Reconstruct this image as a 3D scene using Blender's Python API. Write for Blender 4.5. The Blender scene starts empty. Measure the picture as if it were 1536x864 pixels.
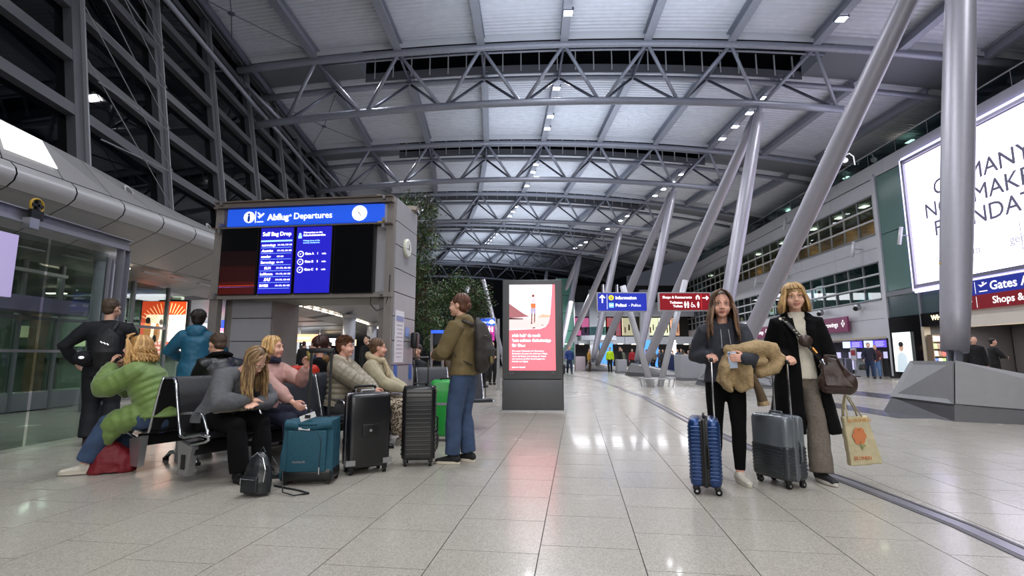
import bpy, bmesh, math, random
import numpy as np
from mathutils import Vector, Matrix, noise, Quaternion
random.seed(7)
PI = math.pi
scn = bpy.context.scene
# ---------------------------------------------------------------- camera
cam_d = bpy.data.cameras.new('camera'); cam = bpy.data.objects.new('camera', cam_d)
scn.collection.objects.link(cam); scn.camera = cam
cam_d.sensor_width = 36.0; cam_d.lens = 36.0 * 753.0 / 1536.0
cam_d.clip_start = 0.05; cam_d.clip_end = 400
cam.location = (0, 0, 1.14); cam.rotation_euler = (PI / 2 + math.atan(103 / 753.0), 0, 0)
# ---------------------------------------------------------------- world and exposure
w = bpy.data.worlds.new('night'); scn.world = w; w.use_nodes = True
w.node_tree.nodes['Background'].inputs[0].default_value = (0.62, 0.68, 0.85, 1)
w.node_tree.nodes['Background'].inputs[1].default_value = 0.08
vs = scn.view_settings
vs.view_transform = 'Standard'; vs.look = 'None'; vs.gamma = 1.0; vs.use_curve_mapping = False
vs.exposure = -0.12
# ---------------------------------------------------------------- hall plan: gently curving to the left
def hall(s, t, z=0.0):
    a = (s - 22.0) / 130.0
    return Vector((-(s - 22.0) ** 2 / 260.0 + t * math.cos(a), s + t * math.sin(a), z))
def drop(t): return 0.004 * (t - 5.0) ** 2
TR = [11.7 + 10.1 * k for k in range(-1, 7)]      # truss stations along the hall
def area(name, loc, size, power, col, down=True, size_y=None, rot=None):
    l = bpy.data.lights.new(name, 'AREA'); l.energy = power; l.color = col
    l.shape = 'RECTANGLE'; l.size = size; l.size_y = size_y or size
    o = bpy.data.objects.new(name, l); scn.collection.objects.link(o); o.location = loc
    o.rotation_euler = rot if rot else ((0, 0, 0) if down else (PI, 0, 0))
    return o
COOL = (0.95, 0.965, 1.0)
LAMPS = []                                        # (s, t, row) of every square downlight under the roof beams
for k in range(-2, 6):
    for n, q in enumerate((2.3, 3.8, 5.3, 6.8)):
        LAMPS.append((TR[0] + 10.1 * k + q, 2.3, k, n)); LAMPS.append((TR[0] + 10.1 * k + q + 0.3, 13.25, k, n))
for s, t, k, n in LAMPS:
    if k < 4:
        l = area('downlight_beam', hall(s, t, 15.3 - drop(t) - 0.55), 0.34, 170 if t < 6 else 120, COOL, size_y=0.28, rot=(0, 0, (s - 22) / 130.0)); l.data.spread = math.radians(150)
for s in (-6, 4, 13, 22, 32, 43, 55, 66):
    area('hall_floodlight', hall(s, -6.8, 14.0), 0.5, 110 if s < 50 else 250, COOL, size_y=0.5, rot=(0, 0, 0))
for s in (6, 16.8, 26.9, 37.0, 47.1, 57.2, 67):
    area('roof_uplight', hall(s, 4.0, 12.0), 11.0, 340, (0.80, 0.88, 1.0), size_y=5.0, rot=(PI, 0, (s - 22) / 130.0))
area('front_fill_light', (1.0, -9.0, 5.0), 12.0, 750, (1.0, 0.97, 0.93), size_y=5.0, rot=(PI / 2 - 0.1, 0, 0))  # unseen fill panel added behind the camera to brighten the faces from the front
# ---------------------------------------------------------------- materials
MAT = {}
def lin(c):
    if isinstance(c, str):
        c = [int(c[i:i + 2], 16) / 255 for i in (0, 2, 4)]
        return tuple(v / 12.92 if v <= 0.04045 else ((v + 0.055) / 1.055) ** 2.4 for v in c)
    return tuple(c)
def mat(name, col, rough=0.5, metal=0.0, emit=0.0, var=0.0, vs_=8.0, bump=0.0, bs=40.0, spec=0.5, alpha=1.0, trans=0.0, sheen=0.0, coat=0.0, stretch=None):
    if name in MAT: return MAT[name]
    m = bpy.data.materials.new(name); m.use_nodes = True; nt = m.node_tree; N = nt.nodes; L = nt.links
    b = N['Principled BSDF']; c = lin(col)
    b.inputs['Base Color'].default_value = (*c, 1); b.inputs['Roughness'].default_value = rough
    b.inputs['Metallic'].default_value = metal; b.inputs['Specular IOR Level'].default_value = spec
    b.inputs['Alpha'].default_value = alpha; b.inputs['Transmission Weight'].default_value = trans
    b.inputs['Sheen Weight'].default_value = sheen; b.inputs['Coat Weight'].default_value = coat
    if emit:
        b.inputs['Emission Color'].default_value = (*c, 1); b.inputs['Emission Strength'].default_value = emit
    if var or bump:
        tc = N.new('ShaderNodeTexCoord'); src = tc.outputs['Object']
        if stretch:
            mp = N.new('ShaderNodeMapping'); mp.inputs['Scale'].default_value = stretch
            L.new(src, mp.inputs[0]); src = mp.outputs[0]
    if var:
        n = N.new('ShaderNodeTexNoise'); n.inputs['Scale'].default_value = vs_; n.inputs['Detail'].default_value = 6
        L.new(src, n.inputs['Vector'])
        r = N.new('ShaderNodeMapRange'); r.inputs[1].default_value = 0.3; r.inputs[2].default_value = 0.7
        r.inputs[3].default_value = 1 - var; r.inputs[4].default_value = 1 + var; L.new(n.outputs[0], r.inputs[0])
        v = N.new('ShaderNodeVectorMath'); v.operation = 'SCALE'; v.inputs[0].default_value = c
        L.new(r.outputs[0], v.inputs[3]); L.new(v.outputs[0], b.inputs['Base Color'])
    if bump:
        n2 = N.new('ShaderNodeTexNoise'); n2.inputs['Scale'].default_value = bs; n2.inputs['Detail'].default_value = 5
        L.new(src, n2.inputs['Vector'])
        bp = N.new('ShaderNodeBump'); bp.inputs['Strength'].default_value = bump; bp.inputs['Distance'].default_value = 0.02
        L.new(n2.outputs[0], bp.inputs['Height']); L.new(bp.outputs[0], b.inputs['Normal'])
    MAT[name] = m
    return m
def glass_mat(name, tint, keep, rough=0.03, body=None, ior=1.45):
    """a real pane: tinted see-through mixed with mirror reflection by Fresnel; keep = share let through"""
    if name in MAT: return MAT[name]
    m = bpy.data.materials.new(name); m.use_nodes = True; nt = m.node_tree; N = nt.nodes; L = nt.links
    N.remove(N['Principled BSDF']); out = N['Material Output']
    tr = N.new('ShaderNodeBsdfTransparent'); tr.inputs[0].default_value = (*[x * keep for x in lin(tint)], 1)
    base = tr
    if body is not None:
        df = N.new('ShaderNodeBsdfDiffuse'); df.inputs[0].default_value = (*lin(body), 1)
        mx = N.new('ShaderNodeMixShader'); mx.inputs[0].default_value = 0.5
        L.new(tr.outputs[0], mx.inputs[1]); L.new(df.outputs[0], mx.inputs[2]); base = mx
    gl = N.new('ShaderNodeBsdfGlossy'); gl.inputs['Roughness'].default_value = rough
    fr = N.new('ShaderNodeFresnel'); geo = N.new('ShaderNodeNewGeometry'); mr = N.new('ShaderNodeMapRange'); mr.inputs[3].default_value = ior; mr.inputs[4].default_value = 1 / ior; L.new(geo.outputs['Backfacing'], mr.inputs[0]); L.new(mr.outputs[0], fr.inputs[0])
    m2 = N.new('ShaderNodeMixShader'); L.new(fr.outputs[0], m2.inputs[0]); L.new(base.outputs[0], m2.inputs[1]); L.new(gl.outputs[0], m2.inputs[2])
    L.new(m2.outputs[0], out.inputs[0]); MAT[name] = m
    return m
wk = bpy.data.scenes.new('workbench')               # small side scene in which text and blends are evaluated quickly
def evaluate(o):
    wk.collection.objects.link(o); vl = wk.view_layers[0]; vl.update(); dg = vl.depsgraph
    me = bpy.data.meshes.new_from_object(o.evaluated_get(dg)); wk.collection.objects.unlink(o); return me
# ---------------------------------------------------------------- mesh builder
def frame(d, up=Vector((0, 0, 1))):
    d = Vector(d).normalized()
    s = d.cross(up)
    if s.length < 1e-4: s = d.cross(Vector((0, 1, 0)))
    s.normalize(); u = s.cross(d).normalized()
    return s, u, d
class MB:
    def __init__(self): self.v = []; self.f = []; self.M = None
    def add(self, vs_, fs):
        n = len(self.v)
        if self.M is not None: vs_ = [self.M @ Vector(p) for p in vs_]
        self.v += [tuple(p) for p in vs_]; self.f += [tuple(i + n for i in q) for q in fs]
        return self
    def box(self, c, s, rz=0.0, R=None, bev=0.0):
        cx, cy, cz = c; hx, hy, hz = s[0] / 2, s[1] / 2, s[2] / 2
        if bev <= 0:
            P = [(x, y, z) for x in (-hx, hx) for y in (-hy, hy) for z in (-hz, hz)]
            F = [(0, 1, 3, 2), (4, 6, 7, 5), (0, 4, 5, 1), (2, 3, 7, 6), (0, 2, 6, 4), (1, 5, 7, 3)]
        else:
            bm = bmesh.new(); bmesh.ops.create_cube(bm, size=1)
            for q in bm.verts: q.co = Vector((q.co.x * s[0], q.co.y * s[1], q.co.z * s[2]))
            bmesh.ops.bevel(bm, geom=bm.edges[:], offset=min(bev, min(s) * 0.49), segments=3, affect='EDGES', profile=0.5)
            bm.verts.index_update()
            P = [tuple(q.co) for q in bm.verts]; F = [tuple(q.index for q in f.verts) for f in bm.faces]; bm.free()
        R = R if R is not None else Matrix.Rotation(rz, 3, 'Z')
        return self.add([R @ Vector(p) + Vector(c) for p in P], F)
    def quad(self, a, b, c, d): return self.add([a, b, c, d], [(0, 1, 2, 3)])
    def hexa(self, bot, top):
        n = len(bot)
        return self.add(list(bot) + list(top), [tuple(range(n - 1, -1, -1)), tuple(range(n, 2 * n))] + [(i, (i + 1) % n, n + (i + 1) % n, n + i) for i in range(n)])
    def prism(self, poly, d):
        d = Vector(d); return self.hexa(poly, [Vector(p) + d for p in poly])
    def tube(self, pts, r, seg=10, ry=None, up=Vector((0, 0, 1)), caps=True, round_=False):
        """loft of ellipses along pts; r / ry number or list"""
        pts = [Vector(p) for p in pts]; n = len(pts)
        rs = list(r) if hasattr(r, '__len__') else [r] * n
        rys = rs if ry is None else (list(ry) if hasattr(ry, '__len__') else [ry] * n)
        if round_:
            def ends(P, R1, R2):
                d = (P[1] - P[0]).normalized(); out = []; o1 = []; o2 = []
                m = min(R1[0], R2[0])
                for a in (80, 55, 28):
                    q = math.radians(a); out.append(P[0] - d * m * math.sin(q)); o1.append(R1[0] * math.cos(q)); o2.append(R2[0] * math.cos(q))
                return out, o1, o2
            a, b, c = ends(pts, rs, rys); a2, b2, c2 = ends(pts[::-1], rs[::-1], rys[::-1])
            pts = a + pts + a2[::-1]; rs = b + rs + b2[::-1]; rys = c + rys + c2[::-1]; n = len(pts)
        V = []; F = []; ps = None
        for i, p in enumerate(pts):
            if i == 0: d = pts[1] - pts[0]
            elif i == n - 1: d = pts[-1] - pts[-2]
            else: d = (pts[i + 1] - p).normalized() + (p - pts[i - 1]).normalized()
            if d.length < 1e-9: d = pts[i] - pts[i - 1]
            d.normalize()
            if ps is None: s, u, _ = frame(d, up)
            else:
                s = (ps - d * ps.dot(d)); s.normalize(); u = s.cross(d)
            ps = s
            for k in range(seg):
                a = 2 * PI * k / seg
                V.append(p + s * math.cos(a) * rs[i] + u * math.sin(a) * rys[i])
        for i in range(n - 1):
            for k in range(seg):
                k2 = (k + 1) % seg
                F.append((i * seg + k, i * seg + k2, (i + 1) * seg + k2, (i + 1) * seg + k))
        if caps: F += [tuple(range(seg - 1, -1, -1)), tuple((n - 1) * seg + k for k in range(seg))]
        return self.add(V, F)
    def ball(self, c, r, seg=14, rings=9, R=None):
        rx, ry, rz = r if hasattr(r, '__len__') else (r, r, r)
        V = []; F = []
        for i in range(1, rings):
            th = PI * i / rings
            for k in range(seg):
                a = 2 * PI * k / seg; V.append(Vector((rx * math.sin(th) * math.cos(a), ry * math.sin(th) * math.sin(a), rz * math.cos(th))))
        V += [Vector((0, 0, rz)), Vector((0, 0, -rz))]; T = len(V) - 2; Bt = len(V) - 1
        for i in range(rings - 2):
            for k in range(seg):
                k2 = (k + 1) % seg; F.append((i * seg + k, (i + 1) * seg + k, (i + 1) * seg + k2, i * seg + k2))
        for k in range(seg):
            k2 = (k + 1) % seg; F.append((T, k, k2)); F.append((Bt, (rings - 2) * seg + k2, (rings - 2) * seg + k))
        R = R if R is not None else Matrix.Identity(3)
        return self.add([R @ p + Vector(c) for p in V], F)
    def cyl(self, a, b, r, seg=16): return self.tube([a, b], r, seg)
    def mesh(self, name='m'):
        me = bpy.data.meshes.new(name); me.from_pydata(self.v, [], self.f); me.update(); return me
    def build(self, name, m, parent=None, smooth=False, world=False, auto=False):
        me = self.mesh(name); me.materials.append(m)
        if smooth: me.polygons.foreach_set('use_smooth', [True] * len(me.polygons))
        if auto: me.shade_smooth() if hasattr(me, 'shade_smooth') else None
        o = bpy.data.objects.new(name, me); scn.collection.objects.link(o)
        if auto and hasattr(me, 'set_sharp_from_angle'): me.set_sharp_from_angle(angle=math.radians(38))
        attach(o, parent, world)
        return o
def attach(o, parent, world=False):
    if parent is not None:
        o.parent = parent
        if world:
            L = Vector((0, 0, 0)); q = parent
            while q is not None: L += q.location; q = q.parent
            o.location = -L
    return o
def tag(o, label=None, cat=None, group=None, kind=None):
    if label: o['label'] = label
    if cat: o['category'] = cat
    if group: o['group'] = group
    if kind: o['kind'] = kind
    return o
def thing(name, label, cat, loc=(0, 0, 0), rz=0.0, group=None):
    o = bpy.data.objects.new(name, None); scn.collection.objects.link(o); o.empty_display_size = 0.2
    o.location = loc; o.rotation_euler = (0, 0, rz)
    return tag(o, label, cat, group)
def struct(name, loc=(0, 0, 0), rz=0.0):
    o = bpy.data.objects.new(name, None); scn.collection.objects.link(o); o.location = loc; o.rotation_euler = (0, 0, rz)
    o['kind'] = 'structure'; return o
def dup_tree(o, parent=None):
    c = o.copy(); scn.collection.objects.link(c); c.parent = parent
    for ch in o.children: dup_tree(ch, c)
    return c
def inst(me_obj, loc=None, rz=None, parent=None, M=None):
    c = me_obj.copy(); scn.collection.objects.link(c); c.parent = parent
    if loc is not None: c.location = loc
    if rz is not None: c.rotation_euler = (0, 0, rz)
    if M is not None: c.matrix_local = M
    return c
def box_o(name, c, s, m, parent=None, rz=0.0, world=False, bev=0.0):
    return MB().box(c, s, rz, bev=bev).build(name, m, parent, world=world, auto=bev > 0)
def words(body, size, m, parent, loc, rot, name='lettering', align='LEFT', bold=0.0, ex=0.002, shear=0.0, sx=1.0, world=False):
    cu = bpy.data.curves.new(name, 'FONT'); cu.body = body; cu.size = size; cu.align_x = align; cu.extrude = ex
    cu.shear = shear; cu.resolution_u = 3
    t = bpy.data.objects.new(name, cu); me = evaluate(t)
    bpy.data.objects.remove(t); bpy.data.curves.remove(cu)
    if bold:
        n = len(me.vertices); V = [tuple(v.co) for v in me.vertices]; F = [tuple(p.vertices) for p in me.polygons]; e = bold * size * 1.6
        VV = []; FF = []
        for k, (dx, dy) in enumerate(((-e, 0), (e, 0), (0, e), (0, -e))):
            VV += [(x + dx, y + dy, z + k * 0.00012) for x, y, z in V]; FF += [tuple(i + k * n for i in f) for f in F]
        me = bpy.data.meshes.new(name); me.from_pydata(VV, [], FF)
    me.materials.clear(); me.materials.append(m)
    o = bpy.data.objects.new(name, me); scn.collection.objects.link(o); o['kind'] = 'stuff'
    o.parent = parent; o.location = loc; o.rotation_euler = rot; o.scale = (sx, 1, 1)
    return o
def remesh(mb, voxel, smooth=2, fac=0.5, disp=None):
    """merge everything in mb into one continuous skin"""
    me = mb.mesh('tmp'); o = bpy.data.objects.new('tmp', me)
    md = o.modifiers.new('r', 'REMESH'); md.mode = 'VOXEL'; md.voxel_size = voxel; md.use_smooth_shade = True
    if smooth:
        sm = o.modifiers.new('s', 'SMOOTH'); sm.factor = fac; sm.iterations = smooth
    out = evaluate(o)
    bpy.data.objects.remove(o); bpy.data.meshes.remove(me)
    if disp:
        n = len(out.vertices); co = np.empty(n * 3, 'f'); no = np.empty(n * 3, 'f')
        out.vertices.foreach_get('co', co); out.vertex_normals.foreach_get('vector', no)
        co = co.reshape(-1, 3); no = no.reshape(-1, 3)
        d = disp(co, no); co += no * d[:, None]
        out.vertices.foreach_set('co', co.ravel()); out.update()
    out.polygons.foreach_set('use_smooth', [True] * len(out.polygons))
    return out
def mesh_o(me, name, m, parent, world=False):
    me.materials.clear(); me.materials.append(m); me.name = name
    o = bpy.data.objects.new(name, me); scn.collection.objects.link(o); attach(o, parent, world); return o
def vnoise(co, scale, seed=0.0):
    """cheap smooth value noise in [-1,1] for numpy points"""
    p = co * scale + np.array([seed * 7.13, seed * 3.7, seed * 5.1]); i = np.floor(p).astype(np.int64); f = p - i; f = f * f * (3 - 2 * f)
    def h(a, b, c):
        n = (a * 73856093) ^ (b * 19349663) ^ (c * 83492791); n = (n ^ (n >> 13)) * 1274126177
        return ((n ^ (n >> 16)) & 0xffff) / 32767.5 - 1.0
    r = 0
    for dx in (0, 1):
        for dy in (0, 1):
            for dz in (0, 1):
                wt = (f[:, 0] if dx else 1 - f[:, 0]) * (f[:, 1] if dy else 1 - f[:, 1]) * (f[:, 2] if dz else 1 - f[:, 2])
                r = r + wt * h(i[:, 0] + dx, i[:, 1] + dy, i[:, 2] + dz)
    return r
def folds(amp=0.006, s1=9.0, s2=24.0, seed=1.0, sz=1.0):
    def f(co, no):
        q = co * np.array([1.0, 1.0, sz])
        return amp * (vnoise(q, s1, seed) + 0.45 * vnoise(q, s2, seed + 3))
    return f
def ordinal(n, total=None):
    W = ['first', 'second', 'third', 'fourth', 'fifth', 'sixth', 'seventh', 'eighth', 'ninth', 'tenth', 'eleventh', 'twelfth', 'thirteenth', 'fourteenth', 'fifteenth', 'sixteenth', 'seventeenth', 'eighteenth', 'nineteenth']
    if n < 19: return W[n]
    t, u = divmod(n + 1, 10); T = {2: 'twent', 3: 'thirt', 4: 'fort', 5: 'fift'}
    return T[t] + 'ieth' if u == 0 else T[t] + 'y-' + W[u - 1]
# shared materials
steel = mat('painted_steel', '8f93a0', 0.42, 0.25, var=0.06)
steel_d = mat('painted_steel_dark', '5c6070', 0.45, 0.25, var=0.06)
chrome = mat('brushed_chrome', 'c9cbd0', 0.22, 1.0)
alu = mat('brushed_aluminium', 'b4b4b8', 0.35, 0.85, var=0.05)
black = mat('black_plastic', '101012', 0.38)
rubber = mat('black_rubber', '0b0b0c', 0.7)
white_e = mat('backlit_white', 'ffffff', 0.5, emit=1.25)
white_p = mat('white_print', 'f4f4f4', 0.5, emit=0.9)
# ================================================================ FLOOR
PH = math.radians(7.3)
FU = Vector((math.sin(PH), math.cos(PH), 0)); FV = Vector((math.cos(PH), -math.sin(PH), 0))
def granite(name, base, spread, rough, grid=True):
    m = bpy.data.materials.new(name); m.use_nodes = True; nt = m.node_tree; N = nt.nodes; L = nt.links; b = N['Principled BSDF']
    g = N.new('ShaderNodeNewGeometry'); pos = g.outputs['Position']
    n = N.new('ShaderNodeTexNoise'); n.inputs['Scale'].default_value = 95; n.inputs['Detail'].default_value = 3; n.inputs['Roughness'].default_value = 0.75
    L.new(pos, n.inputs['Vector'])
    vo = N.new('ShaderNodeTexVoronoi'); vo.inputs['Scale'].default_value = 62; L.new(pos, vo.inputs['Vector'])
    r = N.new('ShaderNodeValToRGB'); e = r.color_ramp.elements
    e[0].position = 0.32; e[0].color = (*[x * (1 - spread) for x in lin(base)], 1); e[1].position = 0.62; e[1].color = (*[min(1, x * (1 + spread * 0.8)) for x in lin(base)], 1)
    L.new(n.outputs[0], r.inputs[0])
    # per-slab tone, from the slab the point lies in
    mp = N.new('ShaderNodeMapping'); mp.inputs['Rotation'].default_value = (0, 0, PH); mp.inputs['Scale'].default_value = (1 / 0.59, 1 / 0.59, 0)
    L.new(pos, mp.inputs[0]); fl = N.new('ShaderNodeVectorMath'); fl.operation = 'FLOOR'; L.new(mp.outputs[0], fl.inputs[0])
    wn = N.new('ShaderNodeTexWhiteNoise'); L.new(fl.outputs[0], wn.inputs[0])
    mr = N.new('ShaderNodeMapRange'); mr.inputs[3].default_value = 0.965; mr.inputs[4].default_value = 1.035; L.new(wn.outputs[0], mr.inputs[0])
    mr2 = N.new('ShaderNodeMapRange'); mr2.inputs[1].default_value = 0.0; mr2.inputs[2].default_value = 1.0; mr2.inputs[3].default_value = 0.88; mr2.inputs[4].default_value = 1.1
    L.new(vo.outputs['Color'], mr2.inputs[0])
    mu = N.new('ShaderNodeMath'); mu.operation = 'MULTIPLY'; L.new(mr.outputs[0], mu.inputs[0]); L.new(mr2.outputs[0], mu.inputs[1])
    sc = N.new('ShaderNodeVectorMath'); sc.operation = 'SCALE'; L.new(r.outputs[0], sc.inputs[0]); L.new(mu.outputs[0], sc.inputs[3])
    L.new(sc.outputs[0], b.inputs['Base Color']); b.inputs['Roughness'].default_value = rough
    b.inputs['Specular IOR Level'].default_value = 0.55
    b.inputs['Coat Weight'].default_value = 0.15; b.inputs['Coat Roughness'].default_value = 0.06
    n3 = N.new('ShaderNodeTexNoise'); n3.inputs['Scale'].default_value = 1.3; L.new(pos, n3.inputs['Vector'])
    mr3 = N.new('ShaderNodeMapRange'); mr3.inputs[3].default_value = rough * 0.8; mr3.inputs[4].default_value = rough * 1.25; L.new(n3.outputs[0], mr3.inputs[0]); L.new(mr3.outputs[0], b.inputs['Roughness'])
    MAT[name] = m
    return m
gran = granite('polished_granite', 'a5a096', 0.27, 0.25)
joint = mat('dark_joint', '3a3835', 0.8)
dark_stone = granite('dark_stone', '3a3a44', 0.2, 0.2)
floor = struct('floor')
MB().box((4, 42, -0.06), (76, 110, 0.1)).build('screed', joint, floor)
TW = 0.59
slab_me = MB().box((0, 0, -0.006), (TW - 0.006, TW - 0.006, 0.012)).mesh('slab'); slab_me.materials.append(gran)
cells = []
for i in range(-60, 62):
    for j in range(-2, 110):
        off = 0.5 * (i % 2) + 0.13 * ((i // 2) % 3)
        v = -0.24 + (i + 0.5) * TW; u = (j + off) * TW
        p = FU * u + FV * v
        if p.y < 0.6 or abs(p.x) > 24 or p.y > 62: continue
        if p.x < -10.2 - 0.02 * p.y: continue
        vis = abs(p.x) < p.y * 1.06 + 0.6 and p.y > 2.2
        d = p.y
        cells.append((0 if vis else 1, d + abs(p.x) * 0.3, p))
cells.sort(key=lambda c: (c[0], c[1]))
rest = MB(); RF = Matrix.Rotation(-PH, 3, 'Z')
for n, (vflag, d, p) in enumerate(cells):
    if n < 290:
        o = bpy.data.objects.new('floor_tile', slab_me); scn.collection.objects.link(o); o.parent = floor
        o.location = p; o.rotation_euler = (0, 0, -PH)
    else:
        hx = TW / 2 - 0.003; rest.quad(*[p + RF @ Vector(q) for q in ((-hx, -hx, 0), (hx, -hx, 0), (hx, hx, 0), (-hx, hx, 0))])
r_o = rest.build('floor_tiles_beyond', gran, floor); r_o['kind'] = 'stuff'
# expansion joint strip that sweeps across the floor on the right
def ribbon(pts, w, z, h, name, m, parent):
    pts = [Vector((x, y, 0)) for x, y in pts]; L_ = []; R_ = []
    for i, p in enumerate(pts):
        d = (pts[min(i + 1, len(pts) - 1)] - pts[max(i - 1, 0)]).normalized(); s = Vector((d.y, -d.x, 0)) * w / 2
        L_.append(p - s); R_.append(p + s)
    b = MB()
    for i in range(len(pts) - 1):
        q = [L_[i], R_[i], R_[i + 1], L_[i + 1]]
        b.hexa([a + Vector((0, 0, z)) for a in q], [a + Vector((0, 0, z + h)) for a in q])
    return b.build(name, m, parent)
GR = [(2.55, 2.2), (2.96, 2.93), (3.06, 3.6), (3.1, 4.85), (3.0, 6.4), (3.15, 9.2), (3.75, 14.6), (4.2, 25), (3.4, 34)]
gr = thing('expansion_joint', 'long steel expansion joint strip sweeping across the floor beside the walking women', 'floor strip', (3, 3, 0))
for off, wd, mm_, nm in ((-0.075, 0.03, mat('joint_dark_metal', '5d5c63', 0.4, 0.6), 'edge_profile'), (0, 0.085, mat('joint_light_metal', '9c9aa6', 0.3, 0.7), 'cover_strip'), (0.075, 0.03, MAT['joint_dark_metal'], 'edge_profile')):
    o = ribbon([(x + off, y) for x, y in GR], wd, 0.0005, 0.004, nm, mm_, gr); o.location = (-3, -3, 0)
bands = [[(7.2, 9.6), (7.9, 9.6), (8.1, 15.0), (7.35, 15.0)], [(10.15, 12.6), (11.3, 12.6), (11.9, 25.0), (10.8, 25.0)]]
for n, q in enumerate(bands):
    o = MB().prism([(x, y, 0.0004) for x, y in q], (0, 0, 0.003)).build('stone_inlay', dark_stone)
    tag(o, ['nearer dark stone band laid across the pale floor beside the sloping plinth', 'farther dark stone band laid across the pale floor on the right'][n], 'floor band')
# ================================================================ ROOF
deck_m = mat('corrugated_white_steel', 'c6cad4', 0.5, 0.1, var=0.05, vs_=3)
ceiling = struct('ceiling')
T_NODES = [2.3 + 3.65 * i for i in range(-4, 7)]
def deck_z(t): return 15.3 - drop(t)
edges_t = [-12.6] + T_NODES[1:] + [27.0]
for k in range(-1, len(TR)):
    s0 = (TR[k] + 1.35) if k >= 0 else TR[0] - 9.5
    s1 = (TR[k + 1] - 1.35) if k + 1 < len(TR) else TR[-1] + 9
    P = 0.22 if k < 3 else 0.44
    n = int((s1 - s0) / P)
    for i in range(len(edges_t) - 1):
        t0, t1 = edges_t[i], edges_t[i + 1]
        seg = 2; b = MB(); V = []; F = []
        for j in range(n + 1):
            for q, dz in ((0.0, 0), (0.3, 0), (0.5, 0.055), (0.8, 0.055)):
                s = s0 + (j + q) * P
                if s > s1: s = s1
                for a in range(seg + 1):
                    t = t0 + (t1 - t0) * a / seg; V.append(hall(s, t, deck_z(t) + dz))
        W_ = seg + 1; rows = len(V) // W_
        for r_ in range(rows - 1):
            for a in range(seg): F.append((r_ * W_ + a, r_ * W_ + a + 1, (r_ + 1) * W_ + a + 1, (r_ + 1) * W_ + a))
        b.add(V, F).build('roof_panel', deck_m, ceiling)
# raised skylight monitors over every truss
mon_g = mat('monitor_panel_grey', '6d7078', 0.5); nightglass = glass_mat('night_glass', '20242a', 0.5)
fascia_w = mat('roof_fascia_white', 'd5d8de', 0.5)
for k, s in enumerate(TR):
    b1 = MB(); b2 = MB(); b3 = MB(); b4 = MB(); b5 = MB()
    ts = [-12.6 + 39.6 * a / 22 for a in range(23)]
    for a in range(22):
        t0, t1 = ts[a], ts[a + 1]
        inner = -7.9 < (t0 + t1) / 2 < 14
        sf, sb = s - 1.35, s + 1.35
        b1.quad(hall(sf, t0, deck_z(t0) - 0.28), hall(sf, t1, deck_z(t1) - 0.28), hall(sf, t1, deck_z(t1) + 0.1), hall(sf, t0, deck_z(t0) + 0.1))
        if inner:
            b2.quad(hall(sb, t0, deck_z(t0) - 0.2), hall(sb, t1, deck_z(t1) - 0.2), hall(sb, t1, deck_z(t1) + 0.25), hall(sb, t0, deck_z(t0) + 0.25))
            b3.quad(hall(sb, t0, deck_z(t0) + 0.25), hall(sb, t1, deck_z(t1) + 0.25), hall(sb, t1, deck_z(t1) + 1.0), hall(sb, t0, deck_z(t0) + 1.0))
            b4.quad(hall(sb, t0, deck_z(t0) + 1.0), hall(sb, t1, deck_z(t1) + 1.0), hall(sf, t1, deck_z(t1) + 1.0), hall(sf, t0, deck_z(t0) + 1.0))
            b4.quad(hall(sf, t0, deck_z(t0) + 0.1), hall(sf, t1, deck_z(t1) + 0.1), hall(sf, t1, deck_z(t1) + 1.0), hall(sf, t0, deck_z(t0) + 1.0))
            for q in (0.25, 0.75):
                t = t0 + (t1 - t0) * q
                b5.box(hall(sb - 0.03, t, deck_z(t) + 0.5), (0.05, 0.06, 1.15), (s - 22) / 130)
        else:
            b2.quad(hall(sb, t0, deck_z(t0)), hall(sb, t1, deck_z(t1)), hall(sf, t1, deck_z(t1)), hall(sf, t0, deck_z(t0)))
    b1.build('roof_fascia', fascia_w, ceiling); b2.build('monitor_upstand', mon_g, ceiling)
    b3.build('monitor_glazing', nightglass, ceiling); b4.build('monitor_roof', mat('monitor_black', '0c0d10', 0.4), ceiling)
    b5.build('monitor_mullions', fascia_w, ceiling)
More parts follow.
